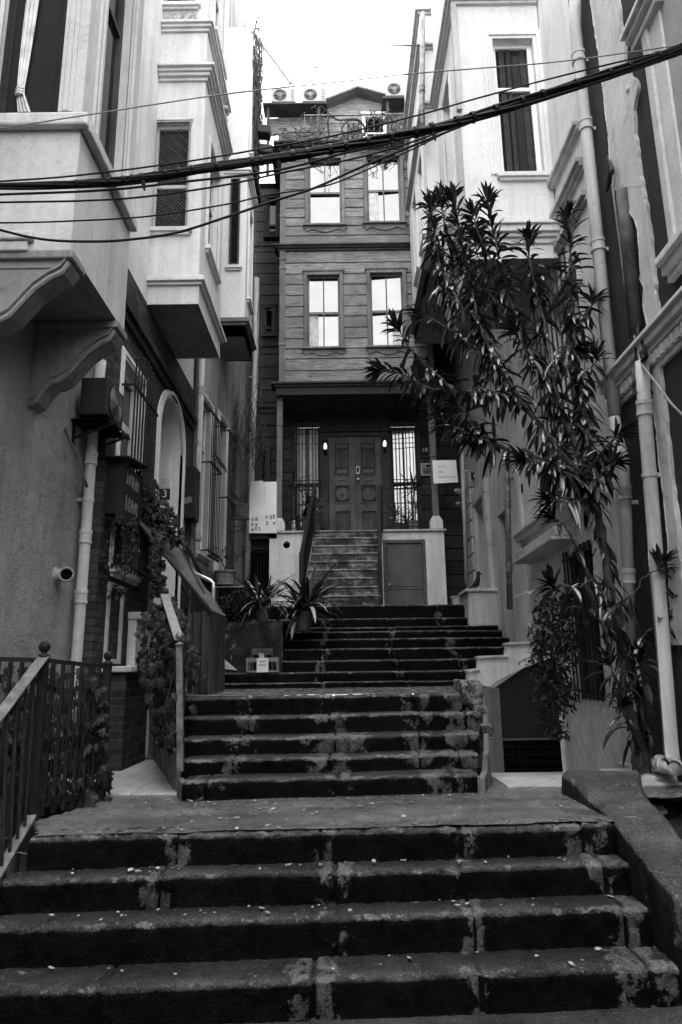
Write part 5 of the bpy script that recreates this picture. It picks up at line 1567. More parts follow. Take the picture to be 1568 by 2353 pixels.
# bright chipped edges
mb = MB()
for pl in ([(1416, 430), (1405, 308), (1390, 176), (1372, 55), (1364, 0)], [(1498, 770), (1496, 740), (1486, 701), (1488, 662), (1478, 641), (1481, 630), (1476, 540), (1469, 508), (1440, 459), (1416, 430)], [(1522, 745), (1518, 704), (1507, 601), (1501, 533), (1491, 459)], [(1552, 1480), (1544, 1232), (1536, 1159), (1520, 1022), (1508, 893)], [(1590, 1480), (1570, 1250), (1552, 1095), (1540, 986), (1528, 885)]):
    pts = jag(pl, .05, .010); pts = [p-V((.030, 0, 0)) for p in pts]
    mb.tube(pts, [.005+.009*rb.random() for _ in pts], 5)
mb.build('broken_edge', M['broken'], dh)
# carved corbel leftovers near the top
mb = MB()
for (px, py, r) in ((1484, 50, .07), (1478, 20, .06), (1488, 75, .05), (1470, 75, .05), (1448, 205, .05)):
    c = PX(px, py, XR-.02); mb.ball(c, r*.8, 8, 6)
build_split(mb, 'carving', M['broken'], dh)
# string course with dentils
sA, sB = PX(1424, 890, XR-.1), PX(1568, 650, XR-.1)
zS = (sA.z+sB.z)/2
def profile_course(name, y0, y1, z, parent, mat, dent=True):
    mb = MB(); n_ = (-1, 0, 0)
    band(mb, (XR, y0, 0), (0, 1, 0), n_, y1-y0, z-.33, [(.05, .03), (.11, .05), (.05, .08), (.07, .12), (.04, .16)])
    o = mb.build(name, mat, parent, bevel=.008)
    if dent:
        mb = MB(); y = y0+.03
        while y < y1-.05:
            mb.obox((XR-.07, y, z-.27), (0, .055, 0), (.03, 0, 0), (0, 0, .085)); y += .095
        mb.build('dentil', mat, o)
profile_course('string_course', 3.4, R1E-.02, zS+.08, dh, M['block'])
# window surround of the dark house at the far right
wy1 = PX(1548, 484, XR).y
sy1_, sy0_ = PX(1548, 484, XR).y, PX(1566, 480, XR).y
za_, zb_ = zS+.55, zS+4
mb = MB()
mb.box(XR-.05, XR+.01, sy1_-.28, sy1_, za_, zb_); mb.box(XR-.08, XR+.01, sy1_-.10, sy1_, za_, zb_)
mb.build('window_surround', M['broken'], dh, bevel=.01)
MB().box(XR-.03, XR+.01, 3.0, sy1_-.281, za_, zb_).build('render_panel', M['midstucco'], dh)
mb = MB()
band(mb, (XR, sy1_-.9, 0), (0, 1, 0), (-1, 0, 0), 1.05, za_-.22, [(.06, .05), (.08, .09), (.07, .14)])
mb.build('window_sill', M['block'], dh, bevel=.01)
# upper bracket cornice
mb = MB(); zq = PX(1490, 80, XR).z
band(mb, (XR, sy1_-.35, 0), (0, 1, 0), (-1, 0, 0), .5, zq-.05, [(.07, .10), (.05, .15), (.05, .19)])
mb.build('bracket', M['block'], dh, bevel=.01)

# ---- pale house with marble foot and oriel
mh = thing('marble_house', 'pale house with a veined marble foot and a wide white oriel window', 'house', (XR, 8.4, .3))
RE = 10.25
zsoff = P(1045, 596, 7.68).z
GY0, GY1, GX = 7.68, 9.5, 1.63
mw0, mw1 = 7.55, 8.55
zw1 = PX(1285, 1262, XR).z; zw0 = PX(1300, 1640, XR).z
mwz0, mwz1 = 1.28, 3.02
gy0, gy1 = PX(1408, 800, XR).y, PX(1345, 800, XR).y
mb = MB(); zm = 3.45
mb.panel((XR, R1E, -.2), (0, 1, 0), (0, 0, 1), RE-R1E, zm+.2, [(mw0-R1E, mw1-R1E, mwz0+.2, mwz1+.2)], (-1, 0, 0), .16)
mb.build('marble_foot', M['marble'], mh)
mb = MB()
mb.panel((XR+.01, R1E, zm), (0, 1, 0), (0, 0, 1), RE-R1E, 11, [(7.2-R1E, 8.3-R1E, .75, 2.75)], (-1, 0, 0), .2)
mb.quad((XR, RE, -.2), (XR+1, RE, -.2), (XR+1, RE, zm+11), (XR, RE, zm+11))
mb.quad((XR, R1E, -.2), (XR+1, R1E, -.2), (XR+1, R1E, zm+11), (XR, R1E, zm+11))
mb.build('wall', M['cream'], mh)
mb = MB()
band(mb, (XR, R1E+.3, 0), (0, 1, 0), (-1, 0, 0), RE-R1E-.3, zm-.05, [(.07, .08), (.08, .16), (.05, .20)])
mb.build('string_course', M['cream'], mh, bevel=.008)
w = wall_window(mh, (XR, 0, 0), (0, 1, 0), (0, 0, 1), (-1, 0, 0), mw0, mw1, mwz0, mwz1, M['timber_darkv'], M['glass_dark'], .06, .14, .5, .6, sill=False)
mb = MB()
for i in range(8): y = mw0+(mw1-mw0)*(i+.5)/8; mb.tube([(XR-.02, y, mwz0), (XR-.02, y, mwz1)], .010, 5)
for z in (mwz0+.1, (mwz0+mwz1)/2, mwz1-.1): mb.box(XR-.03, XR-.01, mw0, mw1, z-.012, z+.012)
mb.build('grille', M['iron'], w)
# corner pier painted white at the near end
MB().box(XR-.06, XR+.01, R1E+.02, R1E+.42, ZA-.05, zm-.06).build('corner_pier', M['cream'], mh, bevel=.01)
MB().box(XR-.12, XR+.01, R1E+.0, R1E+.5, ZA-.05, ZA+.05).build('foot_slab', M['stone'], mh, bevel=.01)
# barred window above the string course
w = wall_window(mh, (XR+.01, 0, 0), (0, 1, 0), (0, 0, 1), (-1, 0, 0), 7.2, 8.3, zm+.75, zm+2.75, M['cream'], M['glass_mid'], .07, .18, .5, .6, surround=.10, smat=M['cream'], sd=.03)
mb = MB(); xg = XR-.16
for i in range(9):
    y = 7.1+1.3*i/8; zt = zm+2.85+.1*math.sin(math.pi*i/8)
    mb.tube([(xg, y, zm+.6), (xg, y, zt)], .011, 6); mb.ball((xg, y, zt+.02), .021, 8, 5); mb.ball((xg, y, zt-.03), .017, 8, 5)
    mb.tube([(xg, y, zm+1.7), (xg-.05, y, zm+1.75), (xg-.10, y, zm+1.62), (xg-.10, y, zm+1.5)], .009, 5)
for z in (zm+.65, zm+1.5, zm+2.45):
    mb.box(xg-.012, xg+.012, 7.05, 8.45, z-.02, z+.02)
    for y in (7.08, 8.42): mb.box(xg, XR+.01, y-.01, y+.01, z-.01, z+.01)
mb.build('grille', M['iron'], w)
# oriel
gz = lambda py: P(1170, py, GY0).z
gx = lambda px: P(px, 250, GY0).x
HB = 9
wx0, wx1 = gx(1143)-GX, gx(1238)-GX
wz0, wz1 = gz(402), gz(90)
mb = MB()
mb.panel((GX, GY0, zsoff), (1, 0, 0), (0, 0, 1), XR-GX, HB, [(wx0, wx1, wz0-zsoff, wz1-zsoff)], (0, -1, 0), .16)
mb.panel((GX, GY0, zsoff), (0, 1, 0), (0, 0, 1), GY1-GY0, HB, [(.6, 1.2, 1.2, 3.3)], (-1, 0, 0), .16)
mb.quad((GX, GY1, zsoff), (XR, GY1, zsoff), (XR, GY1, zsoff+HB), (GX, GY1, zsoff+HB))
mb.build('oriel', M['white'], mh)
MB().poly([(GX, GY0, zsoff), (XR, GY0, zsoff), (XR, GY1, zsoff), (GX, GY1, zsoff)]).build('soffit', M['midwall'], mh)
def bay_band_r(parent, z, prof, mat, name='string_course', x0=GX, x1=XR, y0=GY0, y1=GY1):
    mb = MB(); zz = z
    for (h, p) in prof:
        mb.box(x0-p, x1, y0-p, y0, zz, zz+h); mb.box(x0-p, x0, y0, y1, zz, zz+h); zz += h
    return mb.build(name, mat, parent, bevel=.006)
bay_band_r(mh, gz(562), [(.07, .03), (.05, .07), (.09, .11), (.04, .14)], M['white'])
bay_band_r(mh, gz(12), [(.04, .04), (.05, .08), (.05, .12)], M['white'])
w = wall_window(mh, (GX, GY0, 0), (1, 0, 0), (0, 0, 1), (0, -1, 0), wx0, wx1, wz0, wz1, M['paper'], M['glass_dark'], .055, .14, None, .66, surround=.14, smat=M['white'], sd=.03)
mb = MB()
for (xx, ww) in ((wx0+.10, .07), (wx0+.20, .05), (wx1-.16, .07)):
    for i in range(8):
        a, b = GX+xx+ww*i/8, GX+xx+ww*(i+1)/8; ya_, yb_2 = GY0+.115+.006*math.sin(i*2.1), GY0+.115+.006*math.sin((i+1)*2.1)
        mb.quad((a, ya_, wz0+.06), (b, yb_2, wz0+.06), (b, yb_2, wz1-.06), (a, ya_, wz1-.06))
mb.build('curtain', M['curtain_dark'], w)
for a in (.6,): wall_window(mh, (GX, GY0, 0), (0, 1, 0), (0, 0, 1), (-1, 0, 0), a, a+.6, zsoff+1.2, zsoff+3.3, M['paper'], M['glass_mid'], .055, .14, None, .66, surround=.09, smat=M['white'], sd=.03)
# dark edge trim on the street corner of the oriel and raised strip
MB().box(GX-.05, GX+.02, GY0-.05, GY0+.02, gz(255), gz(5)).build('corner_strip', M['stone'], mh, bevel=.006)
mb = MB()   # slanted mouldings on the wall beside the oriel
for (py, prof) in ((330, [(.05, .06), (.06, .10)]), (440, [(.05, .03), (.05, .07), (.06, .11)]), (520, [(.05, .04), (.07, .09)])):
    z = PX(1320, py, XR).z
    band(mb, (XR+.01, R1E+.03, 0), (0, 1, 0), (-1, 0, 0), GY0-R1E-.05, z, prof)
build_split(mb, 'moulding', M['stone'], mh, bevel=.006)

# stair wall: stepped white parapet and the dark panel under it
Yp = 9.15
t = thing('stepped_parapet', 'stepped white-painted side wall of a small stair above the dark basement panel', 'wall', P(1150, 1560, Yp))
pts = [(1076, 1568), (1076, 1545), (1100, 1541), (1100, 1514), (1148, 1510), (1165, 1510), (1166, 1483), (1212, 1477), (1300, 1474), (1300, 1500), (1205, 1535), (1140, 1568), (1128, 1580)]
MB().prism([P(x, y, Yp) for x, y in pts], (0, .18, 0)).build('wall', M['block'], t, bevel=.012)
mb = MB()
for (x0, y0, x1, y1) in ((1074, 1546, 1102, 1542), (1098, 1514, 1168, 1511), (1163, 1483, 1300, 1477)):
    a, b = P(x0, y0, Yp), P(x1, y1, Yp); mb.obox(a+V((0, -.03, 0)), b-a, V((0, .24, 0)), V((0, 0, .035)))
mb.build('coping', M['stone'], t, bevel=.006)
t = thing('basement_panel', 'smooth dark panel with a sloping top closing the space under the small stair', 'panel', P(1195, 1770, Yp))
pts = [(1133, 1700), (1133, 1584), (1205, 1535), (1285, 1503), (1285, 1700)]
MB().prism([P(x, y, Yp+.06) for x, y in pts], (0, .04, 0)).build('panel', M['panelgrey'], t, bevel=.004)
a, b = P(1120, 1785, Yp+.07), P(1285, 1698, Yp+.07)
MB().box(a.x, b.x, Yp+.08, Yp+.1, a.z-.3, b.z+.02).build('back', M['black'], t)
mb = MB()
for i in range(7): z = a.z-.1+(b.z-a.z+.1)*i/6; mb.box(a.x, b.x, Yp+.05, Yp+.075, z-.012, z+.012)
for i in range(12): x = a.x+(b.x-a.x)*i/11; mb.box(x-.008, x+.008, Yp+.052, Yp+.073, a.z-.1, b.z)
mb.build('lattice', M['lattice'], t)
MB().box(a.x, b.x, Yp+.045, Yp+.06, P(1200, 1702, Yp).z, P(1200, 1697, Yp).z).build('trim', M['doorgrey'], t)
# sloping canopy over the marble house's window
t = thing('window_canopy', 'pale sloping ledge above the barred window of the marble house', 'ledge', PX(1232, 1240, XR-.25))
mb = MB(); za = 3.10
mb.box(XR-.30, XR, 8.0, 9.9, za, za+.05); mb.box(XR-.26, XR, 8.0, 9.9, za+.05, za+.16)
mb.build('ledge', M['stone'], t, bevel=.01)

# ---- far pale house (number 4 and 6 doors)
XS = 2.80
fh = thing('stone_house', 'far pale stone house with doors numbered 4 and 6 and a tall white oriel', 'house', (XS, 13, 1.5))
FY1 = 16.0
d1 = (11.55, 12.15); d2 = (13.0, 13.9)
mb = MB()
mb.panel((XS, RE, .2), (0, 1, 0), (0, 0, 1), FY1-RE, 14.5, [(d1[0]-RE, d1[1]-RE, 1.6, 4.1), (d2[0]-RE, d2[1]-RE, 1.9, 4.6)], (-1, 0, 0), .25)
mb.build('wall', M['stone'], fh)
for (d, z0, z1) in ((d1, 1.8, 4.3), (d2, 2.1, 4.8)):
    b = MB().box(XS+.2, XS+.25, d[0], d[1], z0, z1).build('door', M['black'], fh)
mb = MB()
for (y0, y1, z0, z1, p) in ((10.3, 10.95, 1.2, 5.0, .07), (10.25, 11.0, 1.2, 2.75, .11)): mb.box(XS-p, XS+.02, y0, y1, z0, z1)
mb.build('pilaster', M['cream'], fh, bevel=.02)
mb = MB(); k = 0; z = 2.2
while z < 5.6:
    mb.box(XS-.12, XS+.02, 14.1, 14.95, z+.012, z+.34); z += .352
mb.build('rusticated_pier', M['stone'], fh, bevel=.02)
# stone surround round the far door
mb = MB()
mb.box(XS-.09, XS+.02, d2[0]-.26, d2[0], 2.0, 4.9); mb.box(XS-.09, XS+.02, d2[1], d2[1]+.15, 2.0, 4.9); mb.box(XS-.09, XS+.02, d2[0]-.26, d2[1]+.15, 4.9, 5.2)
mb.build('door_surround', M['stone'], fh, bevel=.02)
# oriel
SX = 1.68; ty0, ty1 = 11.15, 14.2
zs3 = PX(992, 560, SX).z-.1
zs3 = 8.7
mb = MB()
mb.panel((SX, ty0, zs3), (1, 0, 0), (0, 0, 1), XS-SX, 8.5)
mb.panel((SX, ty0, zs3), (0, 1, 0), (0, 0, 1), ty1-ty0, 8.5, [(.5, 1.1, 1.0, 2.8), (1.6, 2.2, 1.0, 2.8)], (-1, 0, 0), .15)
mb.quad((SX, ty1, zs3), (XS, ty1, zs3), (XS, ty1, zs3+8.5), (SX, ty1, zs3+8.5))
mb.build('oriel', M['white'], fh)
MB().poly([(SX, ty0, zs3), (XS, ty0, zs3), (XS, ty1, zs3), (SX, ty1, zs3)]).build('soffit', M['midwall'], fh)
for k, py in enumerate((35, 115, 250)):
    z = P(995, py, ty0).z
    mb = MB(); zz = z
    for (h, p) in ((.05, .04), (.06, .09)): mb.box(SX-p, XS, ty0-p, ty0, zz, zz+h); mb.box(SX-p, SX, ty0, ty1, zz, zz+h); zz += h
    mb.build('string_course', M['stone'], fh, bevel=.006)
mb = MB()
for x in (SX+.20, SX+.34): mb.box(x, x+.08, ty0-.03, ty0, zs3+.3, P(995, 260, ty0).z)
mb.build('pilaster_strip', M['white'], fh, bevel=.006)
for a in (.5, 1.6): wall_window(fh, (SX, ty0, zs3), (0, 1, 0), (0, 0, 1), (-1, 0, 0), a, a+.6, 1.0, 2.8, M['white'], M['glass_mid'], .05, .12, surround=.07, smat=M['white'])
bay = MB()
zz = zs3-.02
for (h, p) in ((.22, .0), (.06, .06), (.06, .10)): bay.box(SX-p, XS, ty0-p, ty0, zz, zz+h); bay.box(SX-p, SX, ty0, ty1, zz, zz+h); zz += h
bay.build('foot_moulding', M['midwall2'], fh, bevel=.006)
pipe_run([P(972, 30, 10.9), P(970, 250, 10.9), P(974, 330, 10.95)], .05, M['irongrey'], 'drainpipe', 'dark drainpipe running down the street corner of the far white oriel', (.6,))
plate('number_plate', 'small dark number 6 plate on the far rusticated stone pier', P(1092, 1093, 14.0), .17, .16, (1, 0, 0), (0, 0, 1), M['plate'], [('6', 0, 0, .15)], M['letter'])
plate('number_plate', 'small dark number 4 plate on the pale pilaster behind the leaves', P(1209, 1122, 10.2), .15, .14, (1, 0, 0), (0, 0, 1), M['plate'], [('4', 0, 0, .14)], M['letter'])
# security lamps on the corner of the far house
for k, (px, py) in enumerate(((1057, 1128), (1060, 1158))):
    t = thing('security_camera', ('small white camera on the corner of the far stone house', 'small grey lamp bracket below the white camera')[k], 'security camera', P(px, py, 14.0))
    c = P(px, py, 14.0); mb = MB(); mb.tube([c, c+V((-.10, -.06, -.02))], .05, 10); mb.tube([c+V((.12, .02, .02)), c], .018, 6); mb.ball(c+V((.0, 0, -.03)), .06, 10, 6)
    mb.build('body', M['acwhite'] if k == 0 else M['irongrey'], t, smooth=True)
pipe_run([P(1062, 1000, 13.9), P(1066, 1150, 13.9), P(1072, 1340, 13.9)], .035, M['pvc'], 'drainpipe', 'thin pale pipe along the corner of the far stone house', (.5,), (.25,))
pipe_run([P(1166, 1030, 10.6), P(1168, 1200, 10.6), P(1172, 1400, 10.6)], .045, M['irongrey'], 'drainpipe', 'worn dark pipe between the number 4 door and the stone pier', (.35, .75), (.2,))
# pitched left edge trim of the low lean-to roof next to the timber house
t = MB().prism([P(986, 462, 11.0), P(996, 462, 11.0), P(990, 620, 11.0), P(976, 620, 11.0)], (0, .08, 0)).build('roof_edge', M['iron']); tag(t, 'dark sloping metal edge at the left foot of the far white oriel', 'trim')

# ---- pipes on the right
pipe_run([PX(1322, -60, XR-.10), PX(1322, 60, XR-.10), PX(1368, 500, XR-.10), PX(1414, 955, XR-.10)], .062, M['pvc'], 'drainpipe', 'tall pale drainpipe running down the edge of the pale oriel house', (.19, .36, .64), (.20, .37, .65))
pipe_run([PX(1412, 960, XR-.12), PX(1420, 1010, XR-.12), PX(1432, 1050, XR-.14), PX(1440, 1200, XR-.10), PX(1452, 1490, XR-.10)], .052, M['pvc'], 'drainpipe', 'pale drainpipe with worn stickers continuing down behind the leaves', (.1, .35, .7), (.4,))
pipe_run([PX(1476, 830, XR-.12), PX(1482, 950, XR-.12), PX(1508, 1280, XR-.12), PX(1543, 1730, XR-.12), PX(1553, 1765, XR-.16), PX(1500, 1748, XR-.1)], .058, M['pvc'], 'drainpipe', 'pale soil pipe with an elbow at the ground behind the mossy parapet', (.10, .93), (.25,))
pipe_run([PX(1470, 850, XR-.11), PX(1478, 905, XR-.11), PX(1482, 930, XR-.115)], .068, M['pvcdark'], 'drainpipe', 'short black pipe stub above the pale soil pipe elbow run', (.5,))
pipe_run([PX(1432, 440, XR-.05), PX(1444, 560, XR-.05), PX(1466, 790, XR-.05)], .065, M['pvcdark'], 'drainpipe', 'dark old soil pipe showing in the gap of the broken pilaster')
c = [PX(1400, 360, XR-.04), PX(1410, 395, XR-.08), PX(1408, 430, XR-.10), PX(1425, 560, XR-.06), PX(1440, 680, XR-.05), PX(1456, 760, XR-.08), PX(1472, 835, XR-.14), PX(1500, 870, XR-.16), PX(1545, 930, XR-.12), PX(1600, 985, XR-.05)]
tag(MB().tube(c, .011, 6).build('wall_cable', M['cablegrey'], smooth=True), 'thin pale cable hanging down the dark house and across the broken string course', 'cable')
c = [PX(1398, 360, XR-.03), PX(1408, 392, XR-.1), PX(1402, 420, XR-.1), PX(1394, 440, XR-.06), PX(1400, 395, XR-.08)]
tag(MB().tube(c, .016, 6).build('wall_cable', M['cable'], smooth=True), 'short black looped cable end beside the tall pale drainpipe', 'cable')
c = [PX(1468, 745, XR-.06), PX(1466, 765, XR-.1), PX(1463, 830, XR-.12), PX(1470, 838, XR-.14), PX(1486, 820, XR-.14), PX(1474, 770, XR-.1)]
tag(MB().tube(c, .02, 6).build('wall_cable', M['cable'], smooth=True), 'black cable loop hanging over the broken string course', 'cable')

# ---- parapet beside the lowest steps and the planted bed behind it
t = thing('parapet', 'low mossy cement parapet running down beside the lowest steps', 'wall', (1.85, 4.5, .3))
rows = [  # y, inner x, top z inner, outer x
 (5.62, 1.64, P(1325, 1778, 5.55).z, 2.25), (5.4, 1.66, P(1335, 1790, 5.4).z, 2.15), (5.0, 1.66, P(1385, 1840, 5.0).z, 2.05), (4.6, 1.67, P(1425, 1885, 4.6).z, 2.0), (4.3, 1.68, P(1455, 1960, 4.3).z, 1.98), (4.05, 1.70, P(1485, 2040, 4.05).z, 1.98), (3.8, 1.72, P(1520, 2120, 3.8).z, 2.0), (3.4, 1.76, P(1568, 2225, 3.4).z, 2.04), (2.8, 1.82, .2, 2.1)]
mb = MB(); col = []
def lerp_rows(y):
    for i in range(len(rows)-1):
        a, b = rows[i], rows[i+1]
        if b[0] <= y <= a[0]:
            k = (a[0]-y)/(a[0]-b[0]); return [a[j]+(b[j]-a[j])*k for j in range(4)]
    return rows[-1]
NY = 110
prof_n = 26
for j in range(NY+1):
    y = 5.62+(2.8-5.62)*j/NY; _, xi, zt, xo = lerp_rows(y)
    zb = -.1
    for k in range(prof_n):
        if k < 9: x, z = xi, zb+(zt-.04-zb)*k/8
        elif k < 12: a_ = (k-8)/4*math.pi/2; x, z = xi+.04*(1-math.cos(a_)), zt-.04+.04*math.sin(a_)
        elif k < 20: x, z = xi+.05+(xo-xi-.09)*(k-12)/7, zt+.012
        else: x, z = xo, zt-.02-(zt-.02-zb)*(k-20)/5
        p = V((x, y, z)); d = V((fbm(p, 4, 31), 0, fbm(p, 5, 33)))*.016+V((fbm(p, 24, 35), 0, fbm(p, 26, 36)))*.006
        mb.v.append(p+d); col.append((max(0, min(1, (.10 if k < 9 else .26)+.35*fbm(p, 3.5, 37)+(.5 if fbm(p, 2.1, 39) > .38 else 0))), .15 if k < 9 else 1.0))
for j in range(NY):
    for k in range(prof_n-1):
        a = j*prof_n+k; mb.f.append((a, a+prof_n, a+prof_n+1, a+1))
# end face
b0 = len(mb.v); end = [mb.v[k].copy() for k in range(prof_n)]
mb.v += end; col += [.1]*prof_n; mb.f.append(tuple(range(b0, b0+prof_n)))
mb.build('wall', M['parapet'], t, colors=col, smooth=True)
def zbed(x, y): return .55 if y > 5.6 else max(-.05, .55-(5.6-y)*.30)
sheet('ground', None, 1.75, XR, 2.5, 6.62, 40, 120, M['soil'], .5, .05, .1, zf=zbed, seed=12)
# rubble by the pipes
rs = random.Random(17)
for k in range(9):
    c = V((2.2+.5*rs.random(), 4.6+1.5*rs.random(), 0)); c.z = zbed(c.x, c.y); s = .05+.07*rs.random()
    mb = MB(); mb.ball(c, s, 8, 6)
    mb.v = [c+(p-c)*(1+.5*fbm(p, 9, k))*1.0 for p in mb.v]; mb.v = [V((p.x, p.y, c.z+(p.z-c.z)*.6)) for p in mb.v]
    tag(mb.build('rubble_stone', M['stone'] if k % 2 else M['darkwall']), 'rough lump of rubble lying in the bed by the soil pipe elbow', 'stone', 'rubble stones in the bed by the pipes')
MB2 = MB().box(2.28, XR, 6.1, 6.62, .5, ZA+.06).build('bed_kerb', M['stone'], bevel=.015); tag(MB2, 'flat stone slab at the foot of the leafy climbing plant', 'slab')
# return walls that close the gaps between the right-hand houses
MB().panel((XS, FY1-.3, .5), (1, 0, 0), (0, 0, 1), 4, 12).build('end_wall', M['darkwall'], fh)
# ---- unseen walls and an end house, added behind the viewpoint to block low skylight
MB().panel((XL, -16, -.8), (0, 1, 0), (0, 0, 1), 13, 7).build('side_wall', M['midwall2'], nh)  # added wall run out of view, cuts the side light
MB().panel((XR, -16, -.8), (0, 1, 0), (0, 0, 1), 17.5, 7).build('side_wall', M['midwall2'], dh)  # matching added run on the other side of the street

eh = thing('house', 'unseen plain house added behind the viewpoint to block low skylight', 'house', (0, -17, 0))
mb = MB(); hs = [(2.5+2.6*i, 3.6+2.6*i, z, z+1.7) for i in range(5) for z in (1.5, 4.8, 8.1)]
mb.panel((9, -17, -1), (-1, 0, 0), (0, 0, 1), 18, 12.5, hs, (0, 1, 0), .15)
mb.build('wall', M['midwall'], eh)
MB().panel((9, -17.16, -1), (-1, 0, 0), (0, 0, 1), 18, 12.4).build('window', M['glass_mid'], eh)
# ------------------------------------------------------------------ plants
def leaf(mb, o, d, L, W, droop=.5, fold=.25, seg=5, up=V((0, 0, 1)), twist=0., tip=.0):
    """lance-shaped leaf that bends downwards along its length"""
    d = V(d).normalized(); o = V(o)
    side = d.cross(up)
    if side.length < .05: side = d.cross(V((1, 0, 0)))
    side.normalize()
    if twist: side = Matrix.Rotation(twist, 3, d) @ side
    b = len(mb.v); p = o.copy(); st = L/seg
    for i in range(seg+1):
        s = i/seg
        w = W*.5*(math.sin(math.pi*min(1, s*.93+.05))**.8)*(1 if s < .99 else .02)
        n = side.cross(d).normalized()
        mb.v += [p-side*w+n*w*fold, p.copy(), p+side*w+n*w*fold]
        if i < seg:
            for k in (0, 1):
                a = b+i*3+k; mb.f.append((a, a+1, a+4, a+3))
        d = (d+V((0, 0, -1))*droop/seg*(.5+s)).normalized()
        side = (side-d*side.dot(d)).normalized()
        p = p+d*st
def rnd_dir(r):
    a = r.uniform(0, 2*math.pi); z = r.uniform(-1, 1); q = math.sqrt(1-z*z); return V((q*math.cos(a), q*math.sin(a), z))
def smooth_path(pts, k=6):
    out = []
    n = len(pts)
    for i in range(n-1):
        p0, p1, p2, p3 = pts[max(0, i-1)], pts[i], pts[i+1], pts[min(n-1, i+2)]
        for j in range(k):
            t_ = j/k
            out.append(.5*((2*p1)+(p2-p0)*t_+(2*p0-5*p1+4*p2-p3)*t_**2+(3*p1-p0-3*p2+p3)*t_**3))
    out.append(pts[-1]); return out

